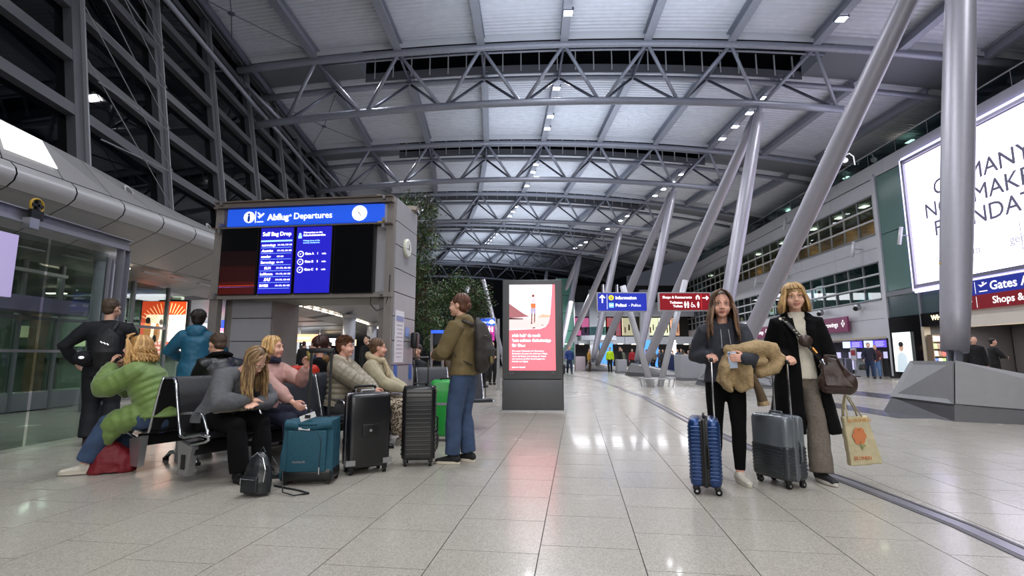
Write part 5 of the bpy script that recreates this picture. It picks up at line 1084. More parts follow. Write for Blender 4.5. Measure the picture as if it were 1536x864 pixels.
def beam(c0, n, label, rz):
    T = thing('bench_beam', label, 'bench frame', c0, rz, 'bench beams'); L_ = SP * (n - 1) + 0.5
    MB().box((0, L_ / 2 - 0.27, 0.3), (0.09, L_, 0.12), bev=0.01).build('beam', black, T, auto=True)
    for y in (0.35, L_ - 0.7):
        MB().box((0, y, 0.17), (0.05, 0.12, 0.3)).build('upright', alu, T); MB().tube([(-0.3, y, 0.025), (-0.22, y, 0.09), (0, y, 0.12), (0.22, y, 0.09), (0.3, y, 0.025)], 0.022, 8).build('foot', chrome, T, True)
        for x in (-0.3, 0.3): MB().cyl((x, y, 0), (x, y, 0.03), 0.03, 10).build('foot_pad', rubber, T)
beam(S0, 5, 'black steel beam on chrome feet under the right-facing seats', R0); 
beam(L0 + AX * SP * 3, 4, 'black steel beam on chrome feet under the left-facing seats', R0 + PI)
for i in range(2):
    T = make_seat('slate grey beam seat standing by the unit side behind the black ribbed suitcase, %s' % ('left', 'right')[i], 'seats by the information unit', seat_g, arms=(-1,)); T.location = Vector((-1.22 + 0.62 * i * 0.95, 8.35 - 0.1 * i, 0.02)); T.rotation_euler = (0, 0, -PI / 2 + 0.4)
# ================================================================ LUGGAGE
def hard_case(label, loc, rz, W, D, H, m, ribs='h', mz=None, handle=0.45, hx=0.0, rec=True, m2=None, split=0.5, grp=None, lower=None):
    """upright shell suitcase: W along x, D along y, H along z; wheels below"""
    T = thing('suitcase', label, 'suitcase', loc, rz, grp); z0 = 0.06; mz = mz or black
    def shell_(y0, y1, mm, nm, za=z0, zb=H):
        b = MB(); c = (0, (y0 + y1) / 2, (za + zb) / 2); b.box(c, (W, y1 - y0, zb - za), bev=min(0.05, (y1 - y0) * 0.4, W * 0.3)); return b.build(nm, mm, T, auto=True)
    hd = D / 2; zc = 0.012
    if lower is None: s1 = shell_(-hd, -zc, m, 'front_shell'); s2 = shell_(zc, hd, m, 'rear_shell')
    else:
        s1 = shell_(-hd, -zc, m, 'front_shell'); s2 = shell_(zc, hd, m, 'rear_shell')
        for sg_ in (-1, 1): MB().box((0, sg_ * (zc + hd) / 2 * 1.0, z0 + (H - z0) * 0.29), (W + 0.006, hd - zc + 0.006, (H - z0) * 0.57), bev=0.04).build('lower_shell', lower, T, auto=True)
    MB().box((0, 0, (z0 + H) / 2), (W - 0.012, D * 0.5, H - z0 - 0.012), bev=0.035).build('core', mz if mz is black else m, T, auto=True)
    MB().box((0, 0, (z0 + H) / 2), (W - 0.004, 0.036, H - z0 - 0.004), bev=0.012).build('zip_band', mz, T, auto=True)
    n = 15
    for k in range(n):
        z = z0 + 0.07 + (H - z0 - 0.14) * k / (n - 1)
        if lower is not None and z > z0 + (H - z0) * 0.55: continue
        mm = lower or m
        if ribs == 'h':
            for sg_ in (-1, 1):
                MB().box((0, sg_ * (hd - 0.0), z), (W - 0.09, 0.012, 0.016), bev=0.005).build('rib', mm, T)
                MB().box((sg_ * W / 2, -(zc + hd) / 2, z), (0.012, hd * 0.62, 0.016), bev=0.005).build('rib', mm, T); MB().box((sg_ * W / 2, (zc + hd) / 2, z), (0.012, hd * 0.62, 0.016), bev=0.005).build('rib', mm, T)
    if ribs == 'v':
        for k in range(5):
            x = -W * 0.36 + W * 0.72 * k / 4
            for sg_ in (-1, 1): MB().box((x, sg_ * hd, (z0 + H) / 2), (0.02, 0.012, H - z0 - 0.12), bev=0.005).build('rib', m, T)
    for sx in (-1, 1):
        for sy in (-1, 1):
            x, y = sx * (W / 2 - 0.045), sy * (hd - 0.04)
            q = MB().box((x, y, 0.058), (0.045, 0.045, 0.035), bev=0.01).build('wheel', black, T, auto=True); MB().tube([(x - 0.014, y + 0.01, 0.027), (x + 0.014, y + 0.01, 0.027)], 0.027, 14).build('tyre', rubber, q, True); MB().tube([(x - 0.017, y + 0.01, 0.027), (x + 0.017, y + 0.01, 0.027)], 0.011, 8).build('hub', alu, q)
    MB().tube([(-0.07, 0, H - 0.005), (-0.06, 0, H + 0.022), (0.06, 0, H + 0.022), (0.07, 0, H - 0.005)], 0.009, 8, ry=0.012).build('carry_handle', mz, T, True)
    MB().tube([(W / 2 - 0.002, 0.03, H * 0.5 - 0.09), (W / 2 + 0.02, 0.03, H * 0.5 - 0.07), (W / 2 + 0.02, 0.03, H * 0.5 + 0.07), (W / 2 - 0.002, 0.03, H * 0.5 + 0.09)], 0.009, 8).build('side_handle', mz, T, True)
    if handle:
        yy = hd - 0.035; hh = H + handle
        for sx in (-1, 1): MB().box((sx * W * 0.22, yy, H + handle / 2 - 0.02), (0.016, 0.012, handle), bev=0.003).build('handle_rod', chrome if rec else black, T, auto=True)
        MB().tube([(-W * 0.26, yy, hh - 0.02), (-W * 0.2, yy, hh + 0.0), (W * 0.2, yy, hh + 0.0), (W * 0.26, yy, hh - 0.02)], 0.014, 10).build('grip', black, T, True)
    return T
cb = mat('case_blue', '1a3c70', 0.28, 0.45, coat=0.4, var=0.05); cg = mat('case_silver_grey', '767c82', 0.25, 0.4, coat=0.3); cgd = mat('case_dark_grey', '3a3e42', 0.3, 0.3, coat=0.3); ck_ = mat('case_black', '141416', 0.3, coat=0.25); cgr = mat('case_green', '1f9c3c', 0.35, coat=0.2)
hard_case('royal blue ribbed hard-shell suitcase pulled by the woman in the grey hoodie', (1.67, 4.5, 0), -1.93, 0.36, 0.25, 0.62, cb, handle=0.50)
hard_case('silver over dark grey ribbed suitcase pulled by the woman in the black coat', (2.42, 4.72, 0), -1.22, 0.40, 0.24, 0.62, cg, handle=0.48, lower=cgd, mz=mat('zip_grey', '5b6064', 0.4))
bc = hard_case('plain black suitcase with silver zip line and grey corner guards beside the teal bag', (-1.47, 5.22, 0), 0.55, 0.42, 0.27, 0.78, ck_, ribs=None, mz=mat('zip_silver', 'a8a9ad', 0.35, 0.6), handle=0.06)
for x in (-0.18, 0.18): box_o('corner_guard', (x, -0.125, 0.12), (0.09, 0.03, 0.05), alu, bc)
MB().box((0.0, -0.142, 0.42), (0.16, 0.012, 0.12), bev=0.02).build('lock_recess', black, bc, auto=True); MB().tube([(0, -0.15, 0.42), (0, -0.157, 0.42)], 0.014, 10).build('lock', alu, bc)
hard_case('black ribbed suitcase held by the hooded traveller', (-1.0, 5.56, 0), 0.1, 0.35, 0.26, 0.83, ck_, handle=0.30, rec=False)
g = hard_case('bright green hard-shell suitcase behind the hooded traveller', (-0.93, 7.15, 0), 0.1, 0.40, 0.27, 0.82, cgr, ribs=None, handle=0.0); box_o('luggage_strap', (0, 0, 0.5), (0.41, 0.28, 0.035), mat('strap_grey', '8a8a8e', 0.6), g)
# teal soft trolley bag
TB = thing('trolley_bag', 'large teal fabric trolley bag with black base and tall black handle', 'suitcase', (-1.86, 4.82, 0), 0.1)
teal = mat('teal_fabric', '0f4a5c', 0.6, bump=0.35, bs=220, var=0.12, vs_=30); 
b = MB(); b.hexa([(-0.23, -0.15, 0.06), (0.23, -0.15, 0.06), (0.23, 0.15, 0.06), (-0.23, 0.15, 0.06)], [(-0.22, -0.12, 0.56), (0.22, -0.12, 0.57), (0.22, 0.13, 0.57), (-0.22, 0.13, 0.56)])
b.tube([(-0.21, -0.11, 0.53), (0.0, -0.12, 0.50), (0.21, -0.11, 0.53)], 0.05, 10, ry=0.045)
mesh_o(remesh(b, 0.008, 3, disp=folds(0.008, 7, 16, 2, 0.6)), 'bag_body', teal, TB)
MB().box((0, 0, 0.09), (0.47, 0.31, 0.12), bev=0.04).build('base', black, TB, auto=True)
b = MB(); b.box((0, -0.16, 0.3), (0.34, 0.02, 0.36), bev=0.01); b.build('front_pocket', teal, TB, auto=True); MB().tube([(0.12, -0.172, 0.12), (0.125, -0.172, 0.4), (0.09, -0.168, 0.47), (-0.12, -0.165, 0.49)], 0.004, 6).build('zip', mat('zip_dark', '22343c', 0.5), TB)
box_o('zip_puller', (0.12, -0.178, 0.13), (0.01, 0.006, 0.06), alu, TB); MB().tube([(-0.09, -0.135, 0.525), (-0.07, -0.16, 0.535), (0.07, -0.16, 0.535), (0.09, -0.135, 0.525)], 0.012, 8).build('carry_handle', teal, TB, True)
words('TRAVELITE', 0.024, alu, TB, (-0.12, -0.174, 0.2), (PI / 2, 0, 0))
b = MB(); b.box((-0.01, -0.14, 0.6), (0.14, 0.006, 0.05), 0, R=Matrix.Rotation(-0.35, 3, 'Y')).box((-0.03, -0.16, 0.49), (0.1, 0.006, 0.035)); b.build('luggage_tag', mat('tag_white', 'd8d8da', 0.5), TB); box_o('tag_print', (-0.01, -0.145, 0.6), (0.05, 0.004, 0.03), black, TB)
for x in (-0.08, 0.11): MB().box((x, 0.12, 0.85), (0.024, 0.016, 0.68)).build('handle_rod', black, TB)
MB().box((0.015, 0.12, 1.2), (0.24, 0.035, 0.05), bev=0.012).build('grip', black, TB, auto=True)
for x in (-0.2, 0.2):
    MB().tube([(x - 0.015, 0.13, 0.035), (x + 0.015, 0.13, 0.035)], 0.035, 14).build('wheel', rubber, TB, True); box_o('foot', (x * 0.9, -0.1, 0.02), (0.03, 0.03, 0.05), black, TB)
# small black leather backpack on the floor
lea = mat('black_leather', '1c1f22', 0.33, bump=0.15, bs=90)
BP = thing('small_backpack', 'small black leather backpack with silver zips standing on the floor', 'backpack', (-2.12, 4.36, 0), -0.15)
b = MB(); b.tube([(0, 0, 0.02), (0, 0, 0.12), (0, 0.01, 0.24), (0, 0.02, 0.31), (0, 0.02, 0.345)], [0.115, 0.125, 0.105, 0.06, 0.02], 16, ry=[0.075, 0.08, 0.065, 0.045, 0.02], up=Vector((0, 1, 0)))
mesh_o(remesh(b, 0.006, 2, disp=folds(0.004, 14, 30, 4)), 'bag_body', lea, BP)
b = MB(); b.box((-0.02, -0.075, 0.10), (0.15, 0.03, 0.13), bev=0.014); b.build('front_pocket', lea, BP, auto=True); MB().tube([(-0.08, -0.094, 0.15), (0.04, -0.094, 0.145)], 0.005, 6).build('pocket_zip', chrome, BP)
MB().tube([(0.09, -0.055, 0.12), (0.095, -0.045, 0.22), (0.06, -0.035, 0.31), (0.0, -0.03, 0.345), (-0.05, -0.03, 0.31)], 0.005, 6).build('zip', chrome, BP); box_o('zip_puller', (-0.085, -0.097, 0.13), (0.008, 0.005, 0.05), chrome, BP)
MB().tube([(-0.02, 0.04, 0.34), (0, 0.05, 0.38), (0.03, 0.04, 0.34)], 0.006, 6).build('carry_loop', lea, BP)
MB().tube([(0.08, 0.06, 0.3), (0.16, 0.1, 0.16), (0.2, 0.05, 0.02), (0.33, 0.0, 0.012), (0.42, 0.08, 0.012), (0.3, 0.14, 0.014), (0.1, 0.08, 0.06)], 0.009, 6, ry=0.005).build('shoulder_strap', lea, BP, True)
# black travel rucksack standing between the cases, dark bag by the cream coat, red bag under the seat
def lumpy(name, label, cat, loc, rz, rings, m, seed=1, amp=0.012, vox=0.012, strap=None):
    T = thing(name, label, cat, loc, rz); b = MB(); b.tube([(x, y, z) for x, y, z, a, c in rings], [r[3] for r in rings], 16, ry=[r[4] for r in rings], up=Vector((0, 1, 0)))
    mesh_o(remesh(b, vox, 2, disp=folds(amp, 8, 20, seed)), 'bag_body', m, T)
    if strap: MB().tube(strap, 0.012, 6, ry=0.006).build('strap', black, T, True)
    return T
nyl = mat('black_nylon', '141518', 0.6, bump=0.3, bs=120)
lumpy('rucksack', 'black nylon rucksack with a silver buckle between the teal bag and the black case', 'backpack', (-1.72, 5.75, 0), 0.2, [(0, 0, 0.02, 0.13, 0.1), (0, 0, 0.2, 0.15, 0.12), (0, 0, 0.42, 0.13, 0.1), (0, 0, 0.52, 0.06, 0.05)], nyl, 3, strap=[(0.02, -0.12, 0.45), (0.05, -0.14, 0.25), (0.02, -0.12, 0.05)])
lumpy('holdall', 'dark slouching holdall on the floor behind the ribbed black suitcase', 'bag', (-1.12, 6.45, 0), 0.3, [(0, 0, 0.01, 0.2, 0.15), (0, 0, 0.12, 0.22, 0.17), (0.03, 0, 0.3, 0.15, 0.11), (0.06, 0, 0.42, 0.07, 0.05)], nyl, 5)
redc = mat('red_bag_cloth', '700c18', 0.6, bump=0.3, bs=50)
lumpy('red_bag', 'crumpled dark red bag on the floor under the seat of the woman in green', 'bag', (-4.02, 5.22, 0), 0.3, [(0, 0, 0.01, 0.22, 0.14), (0, 0, 0.1, 0.2, 0.13), (-0.04, 0, 0.22, 0.13, 0.1), (-0.08, 0, 0.3, 0.05, 0.05)], redc, 6, 0.03)
hard_case('slim black cabin case standing behind the teal trolley bag', (-1.58, 5.42, 0), 0.5, 0.22, 0.2, 0.56, mat('case_matt_black', '17181a', 0.5), ribs=None, handle=0.0)
# ================================================================ PEOPLE
SKIN = {'a': mat('skin_fair', 'dfae96', 0.5, var=0.05, vs_=20), 'b': mat('skin_rosy', 'dba590', 0.5, var=0.05, vs_=20), 'c': mat('skin_tan', 'b98668', 0.5, var=0.05, vs_=20)}
eye_w = mat('eye_white', 'e6e2dc', 0.25); iris_b = mat('eye_iris_dark', '2c2018', 0.2); lip_m = mat('lips_rose', 'b0605c', 0.45); teeth = mat('teeth', 'e8e2d8', 0.3)
def cloth(name, c, rough=0.8, var=0.12, vs_=14, bump=0.25, bs=160, sheen=0.0): return mat(name, c, rough, var=var, vs_=vs_, bump=bump, bs=bs, sheen=sheen)
def ik(a, c, l1, l2, hint):
    a, c, hint = Vector(a), Vector(c), Vector(hint); d = c - a; L_ = min(d.length, (l1 + l2) * 0.998); L_ = max(L_, abs(l1 - l2) * 1.02 + 0.01); dn = d.normalized(); c = a + dn * L_
    x = (l1 * l1 - l2 * l2 + L_ * L_) / (2 * L_); h = math.sqrt(max(1e-8, l1 * l1 - x * x)); n = hint - dn * hint.dot(dn)
    if n.length < 1e-5: n = Vector((0, 1, 0)) - dn * dn.y
    return a + dn * x + n.normalized() * h, c
class Fig: pass
def skeleton(s=1.0, fat=1.0, pel=(0, 0, 0.93), lean=0.0, curl=0.0, side=0.0, twist=0.0, neck=0.0, head=(0, 0, 0), wL=None, wR=None, eL=(0.4, 0.6, -0.6), eR=(-0.4, 0.6, -0.6), aL=(0.09, 0, 0.08), aR=(-0.09, 0, 0.08), kL=(0.1, -1, 0.1), kR=(-0.1, -1, 0.1), fL=0.15, fR=-0.15, hip_w=0.09, sh_w=0.165, hs=1.06):
    """all lengths in metres for a 1.70 m person, faces -y, own left is +x; angles in radians"""
    F = Fig(); F.s = s; F.fat = fat; F.pel = Vector(pel)
    pts = []; p = F.pel.copy(); n = 5
    up = Vector((0, 0, 1)); segs = [0.0, 0.13, 0.13, 0.13, 0.09, 0.06]
    dirs = []
    for i in range(6):
        a = lean + curl * i / 5.0; d = Vector((math.sin(side), -math.sin(a), math.cos(a))).normalized(); p = p + d * segs[i]; pts.append(p.copy()); dirs.append(d)
    F.spine = pts; F.sdir = dirs
    tw = Matrix.Rotation(twist, 3, 'Z'); ax = tw @ Vector((1, 0, 0)); F.ax = ax
    shc = pts[4]; F.shL = shc + ax * sh_w - dirs[4] * 0.03; F.shR = shc - ax * sh_w - dirs[4] * 0.03
    F.hL = F.pel + Vector((hip_w, 0, -0.02)); F.hR = F.pel - Vector((hip_w, 0, 0.02))
    nd = Vector((0, -math.sin(lean + curl + neck), math.cos(lean + curl + neck))); F.neck0 = pts[5] - dirs[5] * 0.02; F.nd = tw @ nd
    F.HR = (Matrix.Rotation(head[0], 3, 'Z') @ Matrix.Rotation(head[1], 3, 'X') @ Matrix.Rotation(head[2], 3, 'Y')) * hs
    F.headc = F.neck0 + F.nd * 0.10 + F.HR @ Vector((0, -0.022, 0.085))
    if wL is None: wL = F.shL + Vector((0.09, -0.02, -0.53))
    if wR is None: wR = F.shR + Vector((-0.09, -0.02, -0.53))
    F.eL, F.wL = ik(F.shL, wL, 0.285, 0.25, eL); F.eR, F.wR = ik(F.shR, wR, 0.285, 0.25, eR)
    F.kL, F.aL = ik(F.hL, aL, 0.425, 0.42, kL); F.kR, F.aR = ik(F.hR, aR, 0.425, 0.42, kR); F.fL = fL; F.fR = fR
    return F
def hand(b, w, d, n, sgn, curl=0.35, thumb=0.4, spread=0.1, sc=1.0):
    """palm, four unequal bent fingers and a thumb; d points down the hand, n out of the palm, sgn: side of the thumb along d x n"""
    w, d, n = Vector(w), Vector(d).normalized(), Vector(n); n = (n - d * n.dot(d)).normalized(); l = d.cross(n) * sgn
    b.tube([w - d * 0.02, w + d * 0.03 * sc, w + d * 0.085 * sc], [0.024 * sc, 0.036 * sc, 0.040 * sc], 12, ry=[0.019 * sc, 0.016 * sc, 0.013 * sc], up=n, round_=False)
    for i, (off, L_, r) in enumerate(((0.030, 0.072, 0.0088), (0.010, 0.080, 0.0090), (-0.011, 0.075, 0.0088), (-0.031, 0.058, 0.0078))):
        p = w + d * (0.078 - 0.003 * abs(i - 1)) * sc + l * off * sc; dd = (d + l * off * spread * 10 * 0.3).normalized(); pts = [p]; a = curl * 0.6
        for q in (0.42, 0.32, 0.26):
            R_ = Matrix.Rotation(a, 3, l); v = math.cos(a) * dd + math.sin(a) * n; p = p + v * L_ * q * sc; pts.append(p); a += curl
        b.tube(pts, [r * sc, r * sc, r * 0.93 * sc, r * 0.8 * sc], 8, round_=True)
    t0 = w + d * 0.02 * sc + l * 0.026 * sc; t1 = t0 + (d * 0.6 + l * 0.65 + n * 0.35 * (thumb + 0.3)).normalized() * 0.038 * sc; t2 = t1 + (d * 0.75 + l * (0.3 - thumb * 0.5) + n * 0.7 * thumb).normalized() * 0.032 * sc; t3 = t2 + (d * 0.75 - l * thumb * 0.5 + n * 0.7 * thumb).normalized() * 0.022 * sc
    b.tube([t0, t1, t2, t3], [0.014 * sc, 0.011 * sc, 0.0100 * sc, 0.0085 * sc], 8, round_=True)
def body(F, T, skin, vox, hands=((0.35, 0.4), (0.35, 0.4)), hd=None):
    f = F.fat; b = MB(); S = F.spine
    b.tube([S[0] - Vector((0, 0, 0.06)), S[0], S[1], S[2], S[3], S[4], S[5]], [0.13 * f, 0.15 * f, 0.13 * f, 0.135 * f, 0.145 * f, 0.13, 0.05], 18, ry=[0.09 * f, 0.105 * f, 0.095 * f, 0.1 * f, 0.1 * f, 0.075, 0.045], up=Vector((0, 1, 0)))
    b.tube([F.neck0 - F.nd * 0.03, F.neck0 + F.nd * 0.05, F.headc + F.HR @ Vector((0, 0.02, -0.06))], [0.056, 0.05, 0.05], 14, round_=True)
    for sh, e, w in ((F.shL, F.eL, F.wL), (F.shR, F.eR, F.wR)):
        b.tube([S[4] + (sh - S[4]) * 0.4, sh, (sh + e) / 2, e, (e * 2 + w) / 3, w], [0.05, 0.052, 0.044, 0.036, 0.037, 0.025], 12, round_=True)
    for h, k, a in ((F.hL, F.kL, F.aL), (F.hR, F.kR, F.aR)):
        b.tube([h, (h * 2 + k) / 3, k, (k * 2 + a) / 3, a], [0.085 * f, 0.08 * f, 0.055, 0.055, 0.036], 14, round_=True)
    for a, yaw in ((F.aL, F.fL), (F.aR, F.fR)):
        fd = Vector((math.sin(yaw), -math.cos(yaw), 0)); b.tube([a + fd * -0.03 - Vector((0, 0, 0.03)), a + fd * 0.05 - Vector((0, 0, 0.035)), a + fd * 0.13 - Vector((0, 0, 0.05))], [0.032, 0.036, 0.03], 10, ry=[0.03, 0.028, 0.015], round_=True)
    HR, c = F.HR, F.headc; q = lambda x, y, z: c + HR @ Vector((x, y, z))
    b.ball(q(0, 0.015, 0.02), (0.074, 0.090, 0.086), 24, 16, HR); b.ball(q(0, -0.026, -0.04), (0.065, 0.060, 0.068), 20, 14, HR); b.ball(q(0, -0.054, -0.092), (0.034, 0.030, 0.023), 14, 10, HR)
    for sx in (-1, 1):
        b.ball(q(sx * 0.036, -0.052, -0.042), (0.029, 0.030, 0.030), 14, 10, HR); b.ball(q(sx * 0.030, -0.074, 0.021), (0.024, 0.010, 0.008), 12, 8, HR); b.ball(q(sx * 0.074, 0.008, -0.012), (0.010, 0.020, 0.030), 12, 8, HR); b.ball(q(sx * 0.010, -0.092, -0.037), (0.009, 0.010, 0.007), 10, 6, HR)
    b.tube([q(0, -0.080, 0.012), q(0, -0.091, -0.01), q(0, -0.100, -0.033)], [0.006, 0.0075, 0.0100], 10, round_=True)
    hd = hd or {}
    for sd, w, e, cu in (('L', F.wL, F.eL, hands[0]), ('R', F.wR, F.eR, hands[1])):
        d = (w - e).normalized(); n_ = Vector((-1, 0, 0)) if sd == 'L' else Vector((1, 0, 0)); sg = 1 if sd == 'L' else -1
        if sd in hd: d, n_ = hd[sd]
        fwd = Vector((0, -1, 0)); dd = Vector(d); nn = Vector(n_); l = dd.cross(nn); sg = 1 if sd == 'L' else -1
        # thumb side: left hand palm facing right (-x), fingers down (-z): thumb forward (-y)
        hand(b, w, d, n_, -sg if False else (1 if sd == 'R' else -1), cu[0], cu[1])
    return mesh_o(remesh(b, vox, 2, 0.4), 'body', skin, T)
def face(F, T, brow='4a3626', smile=0.0, lips=None, lashes=True, glasses=False, R=1.0):
    HR, c = F.HR, F.headc; q = lambda x, y, z: c + HR @ Vector((x, y, z)); bm_ = mat('brow_' + brow, brow, 0.8)
    for sx in (-1, 1):
        e = MB().ball(q(sx * 0.030, -0.0755, 0.001), (0.0130, 0.0085, 0.0060 - 0.0018 * smile), 14, 9, HR).build('eye', eye_w, T, True)
        MB().ball(q(sx * 0.030, -0.0822, 0.001), (0.0058, 0.0028, 0.0054 - 0.0012 * smile), 12, 8, HR).build('iris', iris_b, e, True)
        MB().tube([q(sx * 0.016, -0.081, 0.003), q(sx * 0.024, -0.0855, 0.0075), q(sx * 0.034, -0.0845, 0.0078), q(sx * 0.045, -0.076, 0.003)], [0.001, 0.0019, 0.0019, 0.001], 6).build('lashes', bm_, T, True)
        MB().tube([q(sx * 0.014, -0.085, 0.022), q(sx * 0.028, -0.0855, 0.028), q(sx * 0.046, -0.074, 0.024)], [0.002, 0.0035, 0.0015], 6).build('eyebrow', bm_, T, True)
    lm = lips or lip_m
    w_ = 0.021 + 0.006 * smile; u_ = 0.006 * smile
    MB().tube([q(-w_, -0.083, -0.066 + u_), q(-0.01, -0.0925, -0.0645), q(0, -0.0935, -0.0655), q(0.01, -0.0925, -0.0645), q(w_, -0.083, -0.066 + u_)], [0.001, 0.0038, 0.0035, 0.0038, 0.001], 8).build('upper_lip', lm, T, True)
    MB().tube([q(-w_, -0.083, -0.067 + u_), q(-0.01, -0.090, -0.0735 - 0.002 * smile), q(0.01, -0.090, -0.0735 - 0.002 * smile), q(w_, -0.083, -0.067 + u_)], [0.001, 0.0045, 0.0045, 0.001], 8).build('lower_lip', lm, T, True)
    if smile > 0.3: MB().tube([q(-0.017, -0.0895, -0.068 + u_ * 0.6), q(0, -0.0925, -0.0695), q(0.017, -0.0895, -0.068 + u_ * 0.6)], [0.001, 0.003, 0.001], 6).build('teeth', teeth, T, True)
    if glasses:
        gm = mat('glasses_gold', 'b08e62', 0.25, 0.9); b = MB()
        for sx in (-1, 1):
            b.tube([q(sx * 0.032 + 0.023 * math.cos(2 * PI * k / 20), -0.093, -0.002 + 0.021 * math.sin(2 * PI * k / 20)) for k in range(21)], 0.0011, 5)
            b.tube([q(sx * 0.055, -0.092, 0.002), q(sx * 0.078, -0.07, 0.004), q(sx * 0.080, 0.01, 0.0)], 0.0011, 5)
        b.tube([q(-0.009, -0.094, 0.0), q(0, -0.098, 0.003), q(0.009, -0.094, 0.0)], 0.0011, 5); b.build('glasses', gm, T)
def hair(F, T, c, length=0.3, n=150, fringe=False, front=55, wave=0.012, seed=1, part=0.0, cap=True, out=0.03, tip=None, thick=0.009, curly=0.0, name='hair', fwd=0.0, grow=1.0):
    HR, C_ = F.HR, F.headc; rnd = random.Random(seed); q = lambda v: C_ + HR @ Vector(v)
    hm = mat('hair_' + c, c, 0.45, var=0.35, vs_=18, stretch=(1, 1, 0.15)); g = grow
    b = MB(); b.ball(q((0, 0.036 if (length > 0.08 and not fringe) else 0.024, 0.030)), (0.081 * g, 0.094 * g, 0.090 * g), 24, 16, HR); b.ball(q((0, 0.05, -0.02)), (0.070 * g, 0.058 * g, 0.07 * g), 18, 12, HR)
    cap_o = mesh_o(remesh(b, 0.007, 2, disp=lambda co, no: 0.0012 * vnoise(co * np.array([1, 1, 0.3]), 70, seed)), name, hm, T)
    L_ = MB(); L2 = MB()
    for i in range(n):
        u = rnd.random(); lo = math.radians(front); ph = (lo + (2 * PI - 2 * lo) * u)
        if fringe and i < n * 0.16: ph = rnd.uniform(-lo, lo)
        fr_ = abs((ph + PI) % (2 * PI) - PI) < lo
        ln = length * rnd.uniform(0.86, 1.05) if not fr_ else 0.0
        cx, cy = math.sin(ph), -math.cos(ph); k = rnd.uniform(0.98, 1.05) * g; pts = []
        p0 = (0.012 * cx + part, 0.0 + 0.02 * cy, 0.118 * k)
        for th in (22, 45, 68, 92):
            t = math.radians(th); x = 0.084 * k * math.sin(t) * cx + part * (1 - th / 92); y = 0.022 + 0.097 * k * math.sin(t) * cy; z = 0.030 + 0.092 * k * math.cos(t)
            if fr_ and th > 68: break
            pts.append(q((x, y, z)))
        if not fr_ and length > 0.08:
            # falls straight down in the world, pushed out over the shoulders
            m = 6; base = pts[-1]; o_ = (HR @ Vector((cx * 0.9, cy, 0))); o_.z = 0; o_ = o_.normalized() if o_.length > 1e-3 else Vector((0, 1, 0)); w0 = rnd.uniform(0, 6.28); fv = HR @ Vector((0, -1, 0)); fv.z = 0
            for j in range(1, m + 1):
                f_ = j / m; z = -ln * f_; side_f = max(0, -cy + 0.2) if fwd else 0
                pts.append(base + Vector((0, 0, z)) + o_ * (out * math.sin(f_ * PI * 0.5) + curly * 0.6 * math.sin(w0 + f_ * 14)) + Vector((math.cos(w0), math.sin(w0), 0)) * wave * math.sin(f_ * 7 + w0) + fv * (fwd * f_ * side_f) - o_ * 0.012 * f_ * f_)
        rr = thick * rnd.uniform(0.7, 1.2) * (0.7 if fr_ else 1); nn = len(pts); rs = [rr * 0.7] + [rr] * (nn - 2) + [rr * 0.3]
        (L2 if (tip and rnd.random() < 0.5) else L_).tube(pts, rs, 5, ry=[r * 0.45 for r in rs], caps=False)
    if not fringe and length > 0.08:
        for i in range(70):
            sx = 1 if i % 2 else -1; v = rnd.uniform(-0.012, 0.03); k = rnd.uniform(1.0, 1.05) * g
            pts = [q((part, -0.035 - v * 0.5, 0.121 * k)), q((sx * 0.034 * k + part * 0.5, (-0.060 - v * 0.4) * k, 0.103 * k)), q((sx * 0.063 * k, (-0.058 + v * 0.3) * k, 0.066 * k)), q((sx * 0.080 * k, (-0.040 + v) * k, 0.02)), q((sx * 0.084 * k, (-0.030 + v) * k, -0.035))]
            base = pts[-1]; ln = length * rnd.uniform(0.7, 1.0); fv = HR @ Vector((0, -1, 0)); fv.z = 0; w0 = rnd.uniform(0, 6.28)
            for j in range(1, 6): f_ = j / 5; pts.append(base + Vector((0, 0, -ln * f_)) + HR @ Vector((sx * out * 0.6 * math.sin(f_ * 1.57), 0, 0)) + fv * fwd * f_ + Vector((math.cos(w0), math.sin(w0), 0)) * wave * math.sin(f_ * 6 + w0))
            rr = thick * rnd.uniform(0.7, 1.1); (L2 if (tip and rnd.random() < 0.35) else L_).tube(pts, [rr * 0.6] + [rr] * (len(pts) - 2) + [rr * 0.3], 5, ry=[rr * 0.4] * len(pts), caps=False)
    if n: L_.build('locks', hm, cap_o, True)['kind'] = 'stuff'
    if tip and n: L2.build('lighter_locks', mat('hair_' + tip, tip, 0.45, var=0.3, vs_=18), cap_o, True)['kind'] = 'stuff'
    return cap_o
